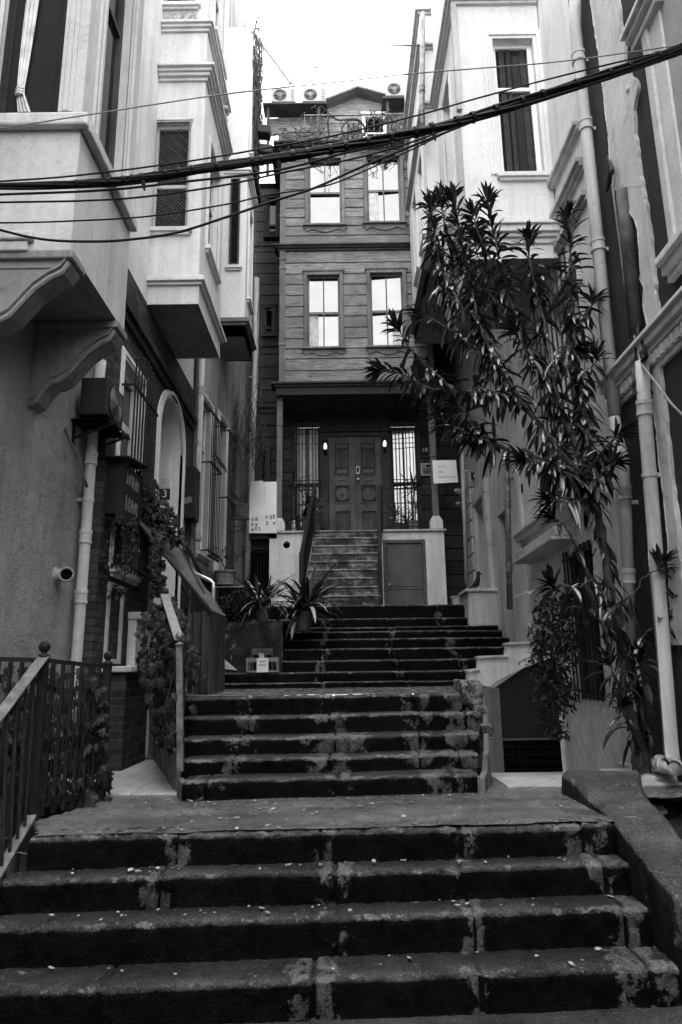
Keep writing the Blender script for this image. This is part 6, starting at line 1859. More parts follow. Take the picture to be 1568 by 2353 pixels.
# ---- the big long-leaved climbing plant in front of the right houses
tree = thing('tree', 'big plant with drooping clusters of long dark leaves, growing before the pale oriel house', 'tree', PX(1465, 1795, 2.55))
rt = random.Random(77)
Br = []   # (pixel x, pixel y, depth) polylines, base radius, tip radius, leaf start fraction, density
trunkA = [(1468, 1800, 6.25), (1462, 1700, 6.22), (1440, 1600, 6.2), (1425, 1480, 6.2), (1405, 1370, 6.15), (1390, 1270, 6.1), (1375, 1180, 6.1), (1345, 1100, 6.1)]
trunkB = [(1490, 1800, 6.3), (1480, 1690, 6.28), (1470, 1600, 6.25), (1440, 1500, 6.15), (1400, 1400, 6.0), (1360, 1330, 5.95), (1330, 1270, 5.9)]
Br.append((trunkA, .055, .030, .15, 34)); Br.append((trunkB, .040, .022, .2, 34))
lims = [
 ([(1345, 1100, 6.1), (1290, 1040, 6.1), (1220, 950, 6.2), (1150, 850, 6.3), (1100, 740, 6.4), (1075, 620, 6.5), (1055, 520, 6.5), (1040, 450, 6.5)], .030, .009, .30, 62),
 ([(1345, 1100, 6.1), (1300, 970, 6.2), (1240, 850, 6.3), (1190, 740, 6.4), (1160, 640, 6.4), (1135, 540, 6.5), (1120, 460, 6.5)], .028, .009, .35, 60),
 ([(1360, 1120, 6.1), (1350, 1000, 6.1), (1335, 880, 6.2), (1320, 760, 6.3), (1312, 660, 6.4), (1310, 560, 6.4), (1305, 495, 6.4)], .026, .008, .28, 60),
 ([(1290, 970, 6.2), (1270, 860, 6.2), (1250, 740, 6.3), (1225, 640, 6.4), (1214, 545, 6.4)], .018, .008, .62, 55),
 ([(1220, 950, 6.2), (1130, 900, 6.2), (1050, 900, 6.1), (985, 890, 6.0), (925, 860, 6.0), (872, 850, 6.0)], .018, .007, .35, 75),
 ([(1050, 900, 6.1), (990, 850, 6.1), (945, 800, 6.1), (912, 752, 6.1)], .012, .006, .3, 50),
 ([(1150, 850, 6.3), (1080, 790, 6.4), (1020, 750, 6.5), (965, 720, 6.5)], .014, .006, .35, 52),
 ([(1345, 1100, 6.1), (1260, 1060, 6.0), (1160, 1030, 5.95), (1060, 990, 5.9), (1000, 950, 5.9)], .022, .008, .25, 95),
 ([(1160, 1030, 5.95), (1120, 1010, 5.9), (1070, 950, 5.9), (1040, 925, 5.9)], .012, .006, .4, 75),
 ([(1345, 1100, 6.1), (1300, 1090, 5.9), (1250, 1060, 5.8), (1200, 1060, 5.75)], .016, .007, .25, 85),
 ([(1345, 1100, 6.1), (1370, 1060, 5.9), (1400, 1020, 5.85), (1425, 1000, 5.85)], .014, .007, .2, 52),
 ([(1360, 1150, 6.0), (1370, 1110, 5.8), (1390, 1080, 5.75), (1415, 1060, 5.75)], .012, .007, .3, 50),
 ([(1375, 1180, 6.1), (1350, 1150, 5.9), (1300, 1150, 5.8), (1260, 1150, 5.75)], .012, .007, .35, 50),
 ([(1190, 740, 6.4), (1130, 680, 6.6), (1100, 600, 6.7), (1090, 540, 6.7)], .014, .007, .25, 56),
 ([(1100, 740, 6.4), (1040, 680, 6.5), (1010, 600, 6.5), (995, 520, 6.5), (990, 470, 6.5)], .014, .007, .25, 56),
 ([(1075, 620, 6.5), (1030, 560, 6.55), (1020, 500, 6.55), (1012, 462, 6.55)], .012, .006, .3, 50),
 ([(1160, 640, 6.4), (1110, 560, 6.35), (1085, 490, 6.35)], .010, .006, .3, 46),
 ([(1240, 850, 6.3), (1200, 790, 6.0), (1180, 760, 5.9)], .010, .006, .3, 44),
 ([(1320, 760, 6.3), (1350, 720, 6.2), (1365, 690, 6.2)], .010, .006, .3, 40),
 ([(1335, 880, 6.2), (1360, 850, 6.1), (1372, 820, 6.1)], .010, .006, .3, 40),
 ([(1270, 860, 6.2), (1300, 800, 6.1), (1330, 800, 6.0)], .010, .006, .3, 44),
 ([(1330, 1270, 5.9), (1300, 1210, 5.8), (1270, 1190, 5.8)], .010, .006, .3, 20),
 ([(1400, 1400, 6.0), (1440, 1380, 5.8), (1480, 1330, 5.7), (1520, 1300, 5.65)], .010, .005, .4, 34),
 ([(1440, 1500, 6.15), (1490, 1450, 5.9), (1530, 1420, 5.8), (1560, 1380, 5.75)], .010, .005, .4, 34),
 ([(1360, 1330, 5.95), (1330, 1350, 5.8), (1290, 1345, 5.75), (1265, 1345, 5.7)], .008, .005, .35, 34),
 ([(1425, 1480, 6.2), (1390, 1440, 6.0), (1350, 1400, 5.9), (1320, 1380, 5.9)], .010, .005, .3, 30),
 ([(1440, 1600, 6.2), (1415, 1560, 6.0), (1400, 1520, 5.9)], .010, .005, .3, 26),
 ([(1462, 1700, 6.22), (1440, 1660, 6.0), (1430, 1620, 5.9)], .010, .005, .3, 22),
 ([(1470, 1600, 6.25), (1480, 1560, 6.05), (1470, 1510, 5.95)], .010, .005, .3, 26),
]
Br += [(l, a, b, c, d) for (l, a, b, c, d) in lims]
for bi, (pts, r0, r1, fs, dens) in enumerate(Br):
    if bi >= 2: fs = max(.06, fs-.22)
    W = smooth_path([P(*q) for q in pts], 7)
    for i in range(1, len(W)-1): W[i] = W[i]+rnd_dir(rt)*.012
    n = len(W)
    rad = [r0+(r1-r0)*i/(n-1) for i in range(n)]
    trunk = bi < 2
    limb = MB().tube(W, rad, 8).build('trunk' if trunk else 'branch', M['bark'], tree, smooth=True)
    mb = MB(); dry = MB()
    L = [0]
    for i in range(1, n): L.append(L[-1]+(W[i]-W[i-1]).length)
    tot = L[-1]; s = tot*fs; ang = rt.random()*6
    step = .66/dens if not trunk else .019
    while s < tot:
        for i in range(1, n):
            if L[i] >= s: break
        p = W[i-1].lerp(W[i], (s-L[i-1])/max(1e-6, L[i]-L[i-1])); t_ = (W[i]-W[i-1]).normalized()
        q = (s-tot*fs)/max(1e-6, tot*(1-fs))     # 0 old .. 1 tip
        u = t_.orthogonal().normalized(); w_ = t_.cross(u)
        ang += 2.4+rt.uniform(-.3, .3)
        rdir = u*math.cos(ang)+w_*math.sin(ang)
        tipness = max(0, (q-.55)/.45)
        if trunk: d = rdir*.6+V((0, 0, -1.0))+rnd_dir(rt)*.3; ln = rt.uniform(.12, .22)
        else:
            d = rdir*(1.0-.45*tipness)+t_*(.15+.95*tipness)+V((0, 0, -.75*(1-tipness)))+rnd_dir(rt)*.25; ln = rt.choice((.14, .18, .21, .24, .29))*rt.uniform(.85, 1.15)*(1-.18*tipness)
        gap = fbm((p.x, p.y, p.z), 3.2, bi) < -.18 and tipness < .3
        if rt.random() < ((.85 if not gap else .25) if not trunk else .55):
            tgt = dry if rt.random() < .045*(1-tipness) else mb
            leaf(tgt, p+rdir*rad[min(i, n-1)], d, ln, rt.uniform(.028, .050)*(.8+.35*(1-tipness)), droop=rt.uniform(.5, 1.5)*(1-.5*tipness)+.15, fold=rt.uniform(.1, .45), twist=rt.uniform(-.5, .5))
        s += step*rt.uniform(.6, 1.4)
    # tip rosette
    if not trunk:
        p = W[-1]; t_ = (W[-1]-W[-3]).normalized(); t_ = (t_+V((0, 0, .5))).normalized()
        for k in range(22):
            sp = .25+1.1*(k/22)
            rd = rnd_dir(rt); rd = (rd-t_*rd.dot(t_)).normalized()
            leaf(mb, p-t_*.05*(k/22), t_+rd*sp, rt.uniform(.13, .23), rt.uniform(.028, .044), droop=rt.uniform(.1, .8)+.5*k/22, fold=rt.uniform(.2, .5), twist=rt.uniform(-.3, .3))
    if mb.v: mb.build('foliage', M['leafbig'], limb)
    if dry.v: dry.build('dry_foliage', M['leafdry'], limb)

# ---- small-leaved bush hanging before the marble house's window
def leaf_cloud(mb, c, rad, n, L, W, r, hang=0., shell=.5):
    for _ in range(n):
        d = rnd_dir(r); k = (shell+(1-shell)*r.random())
        p = V((c.x+d.x*rad[0]*k, c.y+d.y*rad[1]*k, c.z+d.z*rad[2]*k))
        dd = d*.7+rnd_dir(r)*.8+V((0, 0, -hang))
        leaf(mb, p, dd, L*r.uniform(.6, 1.3), W*r.uniform(.7, 1.2), droop=r.uniform(.1, .8), seg=3, fold=.2, twist=r.uniform(-1, 1))
rb2 = random.Random(15)
bu = thing('hanging_bush', 'tangled small-leaved bush hanging over the barred window of the marble house', 'bush', PX(1265, 1690, 2.45))
mb = MB(); tw = MB()
clumps = [((1265, 1400, 7.3), (.18, .16, .18), 260), ((1265, 1460, 7.25), (.22, .2, .2), 420), ((1265, 1530, 7.2), (.24, .2, .22), 460), ((1272, 1600, 7.15), (.22, .2, .2), 380), ((1300, 1470, 7.0), (.16, .15, .25), 260), ((1262, 1660, 7.1), (.10, .12, .12), 110), ((1285, 1680, 7.05), (.09, .1, .09), 80), ((1300, 1390, 7.1), (.12, .14, .14), 120), ((1300, 1600, 7.1), (.12, .14, .16), 110), ((1235, 1480, 7.5), (.08, .12, .14), 70)]
for (q, rad, n) in clumps:
    c = P(*q); leaf_cloud(mb, c, rad, n, .055, .026, rb2, .4, .35)
    for k in range(7):
        e = c+V(tuple(rb2.uniform(-1, 1)*rad[j]*1.3 for j in range(3))); m_ = (c+e)/2+rnd_dir(rb2)*.05
        tw.tube([c, m_, e], .004, 4, False)
        for _ in range(5): leaf(mb, e.lerp(m_, rb2.random()*.6), rnd_dir(rb2)+V((0, 0, .2)), .05, .02, .4, seg=3)
tw.tube(smooth_path([P(1330, 1330, 6.9), P(1300, 1390, 7.1), P(1270, 1480, 7.25), P(1270, 1600, 7.15), P(1275, 1690, 7.1)]), .012, 6)
tw.build('twig', M['twig'], bu); mb.build('foliage', M['leafsmall'], bu)

# ---- ivy
def ivy_leaf(mb, p, n, s, r):
    n = V(n).normalized(); u = n.cross(V((0, 0, 1)))
    u = u.normalized() if u.length > .1 else V((1, 0, 0)); v = u.cross(n)*-1
    if v.z > 0: v = -v          # tip hangs down
    a = r.uniform(-.6, .6); u, v = u*math.cos(a)+v*math.sin(a), v*math.cos(a)-u*math.sin(a)
    pts = [(0, -.35), (.25, -.45), (.52, -.15), (.34, .1), (.42, .45), (.16, .42), (0, .95), (-.16, .42), (-.42, .45), (-.34, .1), (-.52, -.15), (-.25, -.45)]
    b = len(mb.v)
    mb.v.append(V(p)+n*s*.12)
    for (x, y) in pts: mb.v.append(V(p)+u*x*s+v*y*s-n*s*.12*abs(x))
    k = len(pts)
    for i in range(k): mb.f.append((b, b+1+i, b+1+(i+1) % k))
ri = random.Random(41)
iv = thing('ivy', 'dense ivy hanging over the ball-topped handrail of the middle steps', 'ivy', P(385, 1720, 6.0))
mb = MB(); tw = MB()
hr0, hr1 = P(413, 1482, 5.72), P(379, 1372, 6.8)
for k in range(560):
    s = ri.random(); top = hr0.lerp(hr1, s)
    drop = ri.random()**1.5*(.85-.10*s)
    wd = .09+.13*math.sin(min(1, drop*1.5)*math.pi)
    p = top+V((ri.uniform(-1, 1)*wd-.12*drop, ri.uniform(-.6, 1.2)*wd*.8, .0-drop))
    n = V((ri.uniform(-.6, .8), -1, ri.uniform(-.1, .9)))+rnd_dir(ri)*.4
    ivy_leaf(mb, p, n, ri.uniform(.045, .085), ri)
for k in range(14):
    s = ri.random(); a = hr0.lerp(hr1, s); pts = [a]
    for j in range(6): pts.append(pts[-1]+V((ri.uniform(-.06, .05), ri.uniform(-.05, .05), -.17)))
    tw.tube(pts, .005, 4, False)
mb.build('foliage', M['leafivy'], iv); tw.build('twig', M['twig'], iv)
iv2 = thing('ivy', 'ivy trailing along the sloping vinyl canopy beside the arched doorway', 'ivy', P(330, 1300, 7.8))
mb = MB(); tw = MB()
cv0, cv1 = P(292, 1100, 7.85), P(470, 1365, 7.95)
for k in range(300):
    s = ri.random()**1.2*.62; a = cv0.lerp(cv1, s*.92)
    p = a+V((ri.uniform(-.06, .18), ri.uniform(-.12, .12), ri.uniform(-.12, .20)*(1-.5*s)))
    ivy_leaf(mb, p, V((.3, -1, .6))+rnd_dir(ri)*.7, ri.uniform(.045, .08), ri)
for k in range(120):
    a = P(ri.uniform(352, 372), ri.uniform(1240, 1370), 7.4); ivy_leaf(mb, a+rnd_dir(ri)*.04, V((.3, -1, .4))+rnd_dir(ri)*.6, ri.uniform(.05, .08), ri)
tw.tube(smooth_path([cv0+V((.05, 0, .1)), cv0.lerp(cv1, .4)+V((.08, -.03, .06)), cv1]), .012, 5)
mb.build('foliage', M['leafivy'], iv2); tw.build('twig', M['twig'], iv2)
iv3 = thing('ivy', 'dark creeper hanging below the box sign on the brick house', 'ivy', P(255, 1300, 7.1))
mb = MB()
for k in range(420):
    px, py = ri.uniform(218, 320), 1185+ri.random()**1.4*190
    if py > 1270 and abs(px-265) > 35: continue
    a = P(px, py, ri.uniform(6.95, 7.45)); leaf(mb, a, V((ri.uniform(-.5, .5), -.6, -.6))+rnd_dir(ri)*.6, .06, .035, .6, seg=3)
mb.build('foliage', M['leafivy'], iv3)
iv4 = thing('creeper', 'leafy creeper filling the stair well behind the black fence', 'creeper', P(120, 1780, 5.6))
mb = MB(); tw = MB()
for k in range(520):
    px = ri.uniform(-60, 250); py = ri.uniform(1540, 1860)
    if ri.random() < .35*max(0, (1640-py)/100): continue
    ivy_leaf(mb, P(px, py, ri.uniform(5.3, 6.1)), V((ri.uniform(-.3, .6), -1, ri.uniform(0, .8)))+rnd_dir(ri)*.5, ri.uniform(.05, .10), ri)
for k in range(12):
    px = ri.uniform(0, 240); tw.tube([P(px+ri.uniform(-20, 20), 1870-70*j, 5.7) for j in range(5)], .006, 4, False)
mb.build('foliage', M['leafivy'], iv4); tw.build('twig', M['twig'], iv4)
iv5 = thing('bare_creeper', 'bare thin creeper stems hanging over the corner between cream house and timber house', 'creeper', P(575, 1080, 14.0))
mb = MB(); rc5 = random.Random(6)
for k in range(70):
    px, py = rc5.uniform(530, 606), rc5.uniform(880, 1020); pts = []
    for j in range(9):
        pts.append(P(px, py, 13.3+rc5.uniform(0, .9))); px += rc5.uniform(-7, 7); py += rc5.uniform(2, 20)
    mb.tube(smooth_path(pts, 3), .003+.004*rc5.random(), 4, False)
for k in range(5):
    x = rc5.uniform(592, 606); pts = [P(x+rc5.uniform(-5, 5), y, 14.6) for y in range(480, 1000, 65)]; mb.tube(smooth_path(pts, 3), .006, 4, False)
mb.build('stem', M['twig'], iv5)
iv6 = thing('bare_creeper', 'bare vines tangled along the balcony rail and top cornice of the timber house', 'creeper', (.3, HY-.1, ZT))
mb = MB()
for k in range(70):
    px, py = rc5.uniform(640, 965), rc5.uniform(262, 330); pts = []
    dn = rc5.random() < .4
    for j in range(8):
        pts.append(P(px, py, HY-.12+rc5.uniform(-.12, .12))); px += rc5.uniform(-14, 14); py += rc5.uniform(-2, 18) if dn else rc5.uniform(-13, 13)
    mb.tube(smooth_path(pts, 3), .004+.006*rc5.random(), 4, False)
for k in range(60):
    px, py = rc5.uniform(640, 970), rc5.uniform(310, 338); pts = []
    for j in range(6): pts.append(P(px, py, HY-.2+rc5.uniform(-.1, .1))); px += rc5.uniform(-16, 16); py += rc5.uniform(-9, 9)
    mb.tube(smooth_path(pts, 3), .006+.006*rc5.random(), 4, False)
mb.build('stem', M['twig'], iv6)
# ornamental iron scroll frame on the balcony
t = thing('scroll_frame', 'curled black iron ornament standing on the top balcony of the timber house', 'ornament', P(790, 320, HY+.1))
mb = MB()
Yq = HY-.02
mb.tube(smooth_path([P(x, y, Yq) for x, y in ((756, 312), (754, 275), (762, 268), (775, 275), (792, 276), (806, 274), (825, 276), (838, 292), (838, 312))], 6), .022, 6)
mb.tube([P(812+26*math.cos(a*.3), 300-24*math.sin(a*.3), Yq) for a in range(0, 21)], .018, 6)
mb.tube([P(862+18*math.cos(a*.3), 286-16*math.sin(a*.3), Yq) for a in range(0, 22)], .016, 6)
mb.tube(smooth_path([P(x, y, Yq) for x, y in ((880, 282), (892, 268), (902, 275), (898, 300), (884, 318))], 6), .02, 6)
for x in (800, 812, 824): mb.tube([P(x, 318, Yq), P(x, 284, Yq)], .012, 5)
mb.build('scroll', M['iron'], t)

# ---- pots
def pot(t, r, h, mat, saucer=False):
    o = MB().lathe((0, 0, 0), [(.001, 0), (r*.74, 0), (r*.78, .012), (r*.96, h*.86), (r*1.04, h*.87), (r*1.06, h*.90), (r*1.06, h), (r*.98, h), (r*.95, h*.9), (.001, h*.9)], 24).build('pot', mat, None, origin=(0, 0, 0), smooth=False); o.parent = t
    s = MB().lathe((0, 0, 0), [(.001, h*.9), (r*.95, h*.915)], 20).build('soil', M['soil'], None, origin=(0, 0, 0)); s.parent = o
    if saucer:
        q = MB().lathe((0, 0, 0), [(.001, -.02), (r*1.0, -.02), (r*1.3, .01), (r*1.28, .018), (r*.9, -.005)], 24).build('saucer', M['irongrey'], None, origin=(0, 0, 0)); q.parent = t
    return o
def spiky(t, h, n, L, W, r, stems=1, up=.8, mat='leafbig', pale=0., droop=1.2, name='foliage'):
    mb = MB(); pl = MB(); st = MB()
    for s_ in range(stems):
        a = r.random()*6.28; hh = h*(1 if s_ == 0 else r.uniform(.6, 1.1)); q = V((0, 0, 0)) if stems == 1 else V((.09*math.cos(a), .09*math.sin(a), 0))
        top = q+V((r.uniform(-.05, .05), r.uniform(-.05, .05), hh))
        if hh > .1: st.tube([q, (q+top)/2+rnd_dir(r)*.02, top], [.02, .017, .012], 6)
        for k in range(n):
            a = k*2.4+r.uniform(-.3, .3); e = (k/n)
            d = V((math.cos(a), math.sin(a), up*(1.6-1.8*e)+r.uniform(-.1, .2)))
            leaf(pl if r.random() < pale else mb, top-V((0, 0, .10*e)), d, L*r.uniform(.65, 1.15), W*r.uniform(.8, 1.2), droop=droop*r.uniform(.3, 1.2)*(.4+e), seg=7, fold=.35)
    for m_, nm, mt in ((mb, name, M[mat]), (pl, 'pale_foliage', M['leafpale']), (st, 'stem', M['bark'])):
        if m_.v: o = m_.build(nm, mt, None, origin=(0, 0, 0)); o.parent = t
rp = random.Random(23)
bp = P(692, 1452, 11.75); q1 = thing('potted_plant', 'large black plastic pot with a spiky long-leaved plant standing on the step end', 'potted plant', (P(692, 1440, 11.35).x, 11.35, zC[4]))
rpot = .5*(P(720, 1420, 11.2).x-P(664, 1420, 11.2).x); hpot = P(692, 1407, 11.2).z-P(692, 1451, 11.2).z
q1.location = (P(692, 1440, 11.35).x, 11.38, P(692, 1450, 11.3).z)
pot(q1, rpot, hpot, M['pot'])
q2 = q1
def child_offset(t, dz):
    for k in kids(t):
        if k.name.split('.')[0] != 'pot' and k.name.split('.')[0] != 'saucer': k.location = (0, 0, dz)
spiky(q1, .16, 30, .80, .06, rp, 3, .85, 'leafbig', .16, 1.4); child_offset(q1, hpot*.9)
wall_top = ztw
q = thing('potted_plant', 'mid-sized black pot with drooping strap leaves on top of the dark retaining wall', 'potted plant', (P(603, 1425, 11.1).x, 11.1, wall_top))
pot(q, .13, .24, M['pot']); spiky(q, .18, 34, .70, .042, rp, 2, .75, 'leafbig', .14, 1.6); child_offset(q, .22)
# leafy low shrub along the wall top
t = thing('shrub', 'low bushy small-leaved shrub spilling over the left end of the dark retaining wall', 'shrub', P(545, 1425, 11.1))
mb = MB()
for (px, py, n) in ((520, 1405, 130), (545, 1395, 170), (560, 1412, 150), (530, 1380, 100), (575, 1385, 110), (550, 1365, 90)):
    leaf_cloud(mb, P(px, py, 11.2+rp.uniform(-.15, .3)), (.16, .18, .13), n, .065, .035, rp, .1, .3)
mb.build('foliage', M['leafsmall'], t)
# table with clay pot, and clutter beneath
t = thing('plant_table', 'small dark table standing behind the shrub with a clay pot on it', 'table', P(525, 1400, 11.9))
a, b = P(496, 1350, 11.9), P(566, 1350, 11.9)
MB().box(a.x, b.x, 11.7, 12.2, a.z-.03, a.z).build('table_top', M['irongrey'], t, bevel=.005)
for (x, y) in ((a.x+.05, 11.75), (b.x-.05, 11.75), (a.x+.05, 12.15), (b.x-.05, 12.15)): MB().box(x-.02, x+.02, y-.02, y+.02, ztw-.05, a.z-.03).build('leg', M['iron'], t)
pz_ = a.z
q = thing('potted_plant', 'round clay pot with bare twiggy stems on the small table', 'potted plant', (P(518, 1340, 11.9).x, 11.9, pz_+.02))
pot(q, .19, .26, M['clay'], True)
mb = MB(); lf = MB()
for k in range(9):
    a_ = rp.random()*6.28; p = V((0, 0, .22)); pts = [p]
    for j in range(6): pts.append(pts[-1]+V((math.cos(a_)*.06, math.sin(a_)*.04, .11*(1-.12*j)))+rnd_dir(rp)*.04)
    mb.tube(smooth_path(pts, 3), .006, 4, False)
    for _ in range(9): leaf(lf, pts[rp.randrange(2, 7)]+rnd_dir(rp)*.03, rnd_dir(rp), .06, .03, .5, seg=3)
o = mb.build('stem', M['twig'], None, origin=(0, 0, 0)); o.parent = q
o = lf.build('foliage', M['leafsmall'], None, origin=(0, 0, 0)); o.parent = q
# pots on the porch
def porch_plant(px, label, r, h, mat, hs, n, L, W, stems=1, up=.8, droop=1.2, y=14.85, pale=.05):
    q = thing('potted_plant', label, 'potted plant', (P(px, 1200, y).x, y, ZP+.006)); pot(q, r, h, mat); spiky(q, hs, n, L, W, rp, stems, up, 'leafbig', pale, droop); child_offset(q, h*.9)
porch_plant(676, 'potted plant with drooping leaves in a shiny steel pot left on the porch', .10, .28, M['steel'], .9, 16, .5, .05, 1, .5, 1.8)
porch_plant(700, 'dark potted plant on the porch with long leaves trailing over its edge', .16, .3, M['pot'], .1, 20, .5, .04, 1, .3, 2.8, 14.7)
porch_plant(950, 'spiky yucca in a pale pot behind the right porch railing', .12, .25, M['clay'], .75, 30, .55, .035, 1, 1.0, .5)
porch_plant(912, 'small leafy potted plant on the right of the porch near the stoop', .11, .16, M['pot'], .25, 18, .45, .035, 1, .9, .8)
porch_plant(928, 'low dark potted plant between the yucca and the leafy plant', .10, .14, M['pot'], .2, 18, .4, .03, 2, .8, 1.0, 15.0)
q = thing('potted_plant', 'rounded leafy plant in a tall dark pot against the left porch window', 'potted plant', (P(718, 1200, 15.1).x, 15.1, ZP+.006)); pot(q, .22, .55, M['pot'])
mb = MB(); leaf_cloud(mb, V((0, 0, .78)), (.26, .24, .26), 260, .07, .045, rp, .1, .2); o = mb.build('foliage', M['leafsmall'], None, origin=(0, 0, 0)); o.parent = q
# small statue and pot at the right of the upper steps
t = thing('stone_pier', 'short stained stone pier carrying a small dark bird ornament', 'pier', P(1090, 1440, 12.6))
a, b = P(1075, 1360, 12.6), P(1110, 1360, 12.6)
MB().box(a.x, b.x+.3, 12.6, 13.4, zC[5]-.2, a.z).build('pier', M['stone'], t, bevel=.02)
MB().box(a.x-.04, b.x+.3, 12.56, 13.4, a.z, a.z+.06).build('cap', M['stone'], t, bevel=.01)
mb = MB(); c = P(1096, 1345, 12.7); c.z = a.z+.06
mb.tube([c+V((-.08, 0, .05)), c+V((0, 0, .09)), c+V((.03, 0, .2)), c+V((.04, 0, .27))], [.02, .06, .04, .03], 8); mb.ball(c+V((.045, 0, .29)), .04, 8, 6); mb.tube([c+V((.07, 0, .29)), c+V((.12, 0, .27))], [.015, .003], 6); mb.tube([c, c+V((0, 0, .06))], .012, 5)
mb.tube([c+V((-.05, 0, .06)), c+V((-.16, 0, .0))], [.03, .012], 6)
b_ = mb.build('ornament', M['iron'], smooth=True); tag(b_, 'small dark bird ornament standing on the short stone pier', 'ornament')
q = thing('flower_pot', 'small pale flower pot beside the white porch base at the right', 'flower pot', (P(1052, 1375, 13.6).x, 13.6, ZTOP+.0)); pot(q, .14, .20, M['stone'])

# ---- crates and bottles at the foot of the retaining wall
zc6 = zC[2]
def crate(name, label, px0, px1, py0, py1, Y, mat, d=.3):
    a, b = P(px0, py0, Y), P(px1, py0, Y); zt = P(px0, py1, Y).z; t = thing(name, label, 'crate', ((a.x+b.x)/2, Y+d/2, zc6))
    mb = MB(); w = b.x-a.x; z = zc6+.004; h = zt-z
    for y in (Y, Y+d-.015):
        mb.box(a.x, b.x, y, y+.015, z+h*.72, zt); mb.box(a.x, b.x, y, y+.015, z, z+h*.12)
        for q in (.0, .36, .62, .94): mb.prism([(a.x+w*q, y, z+h*.12), (a.x+w*(q+.06), y, z+h*.12), (a.x+w*(q+.06+(.05 if q == .36 else -.05 if q == .62 else 0)), y, z+h*.72), (a.x+w*(q+(.05 if q == .36 else -.05 if q == .62 else 0)), y, z+h*.72)], (0, .015, 0))
    for x in (a.x, b.x-.015): mb.box(x, x+.015, Y+.015, Y+d-.015, z+h*.5, zt)
    mb.box(a.x, b.x, Y+.015, Y+d-.015, z, z+.01)
    return t, mb.build('body', mat, t, bevel=.003), a, b, z, h, w
t, cb_, a, b, z, h, w = crate('crate', 'white plastic crate with a paper label at the foot of the dark wall', 566, 640, 1535, 1512, 10.45, M['plategrey'], .26)
lb_ = MB().box(a.x+w*.33, a.x+w*.69, 10.443, 10.449, z+.002, z+h*.98).build('label', M['letter'], t)
mb = MB()
for k in range(2): mb.box(a.x+w*.40, a.x+w*.62, 10.439, 10.4425, z+h*(.45+.25*k), z+h*(.55+.25*k))
mb.build('lettering', M['ink'], lb_)
t, cb_, a, b, z, h, w = crate('crate', 'black plastic crate with a pale sticker standing behind the white crate', 578, 628, 1530, 1490, 10.62, M['pot'], .16)
MB().box(a.x+w*.35, a.x+w*.58, 10.612, 10.618, z+h*.55, z+h*.80).build('label', M['sticker'], t)
for k, (px, lb) in enumerate(((531, 'dark glass bottle left of the crates, leaning light on its shoulder'), (617, 'tall dark bottle standing among the crates'))):
    t = thing('bottle', lb, 'bottle', (P(px, 1530, 10.68).x, 10.68, zc6))
    o = MB().lathe((0, 0, 0), [(.001, 0), (.038, 0), (.04, .01), (.04, .19), (.03, .23), (.014, .26), (.013, .33), (.016, .335), (.016, .345), (.001, .345)], 14).build('glass', M['glass_dark'], None, origin=(0, 0, 0), smooth=True); o.parent = t
t = MB().prism([P(496, 1498, 10.3), P(496, 1535, 10.3), P(545, 1540, 10.3)], (0, .03, 0)).build('board_offcut', M['stone']); tag(t, 'triangular offcut of pale board leaning beside the vinyl curtain', 'board')

# ------------------------------------------------------------------ canopy, handrails, fences
t = thing('vinyl_canopy', 'weathered sloping vinyl canopy with a hanging curtain over the side stair', 'canopy', P(470, 1590, 8.0))
cy0, cy1 = 7.72, 8.7
top0 = P(284, 1150, cy0); kn = P(488, 1402, cy0)
mb = MB(); n = 24
def cpt(s, y): 
    p = top0.lerp(kn, s); return V((p.x, y, p.z-.05*math.sin(math.pi*s)+.02*math.sin(s*31+y*3)+.35*(y-cy0)*(1-s)))
for i in range(n):
    for j in range(6):
        y0, y1 = cy0+(cy1-cy0)*j/6, cy0+(cy1-cy0)*(j+1)/6
        mb.quad(cpt(i/n, y0), cpt((i+1)/n, y0), cpt((i+1)/n, y1), cpt(i/n, y1))
mb.build('roof_sheet', M['tarptop'], t, smooth=True)
mb = MB()
bz = P(470, 1592, 7.9).z
def cur(s, k):
    x = P(432, 1500, 7.75).x+(kn.x-P(432, 1500, 7.75).x)*s; zt_ = kn.z-.0-(.03*(1-s)); yy = 7.72+.025*math.sin(s*17)+.02*math.sin(s*41)*k+.06*k
    return V((x, yy, zt_+(bz-zt_)*k))
for i in range(24):
    for j in range(10): mb.quad(cur(i/24, j/10), cur((i+1)/24, j/10), cur((i+1)/24, (j+1)/10), cur(i/24, (j+1)/10))
def cur2(s, k):
    p = cur(1, k); return V((p.x+.02*math.sin(s*19)*k, p.y+.9*s, p.z))
for i in range(16):
    for j in range(10): mb.quad(cur2(i/16, j/10), cur2((i+1)/16, j/10), cur2((i+1)/16, (j+1)/10), cur2(i/16, (j+1)/10))
mb.build('curtain', M['tarp'], t, smooth=True)
mb = MB(); mb.tube([top0+V((0, -.01, -.04)), kn+V((0, -.01, -.03))], .022, 6); mb.tube([top0+V((0, .95, -.06)), kn+V((0, .95, -.05))], .02, 6)
build_split(mb, 'frame_bar', M['iron'], t)
t = thing('handrail', 'bright metal tube handrail bent down beside the vinyl curtain', 'handrail', P(492, 1500, 8.4))
pts = [P(405, 1300, 8.6), P(450, 1318, 8.5), P(484, 1334, 8.4), P(491, 1340, 8.4), P(491, 1360, 8.4), P(489, 1560, 8.4)]
MB().tube(pts, .022, 10).build('tube', M['steel'], t, smooth=True)

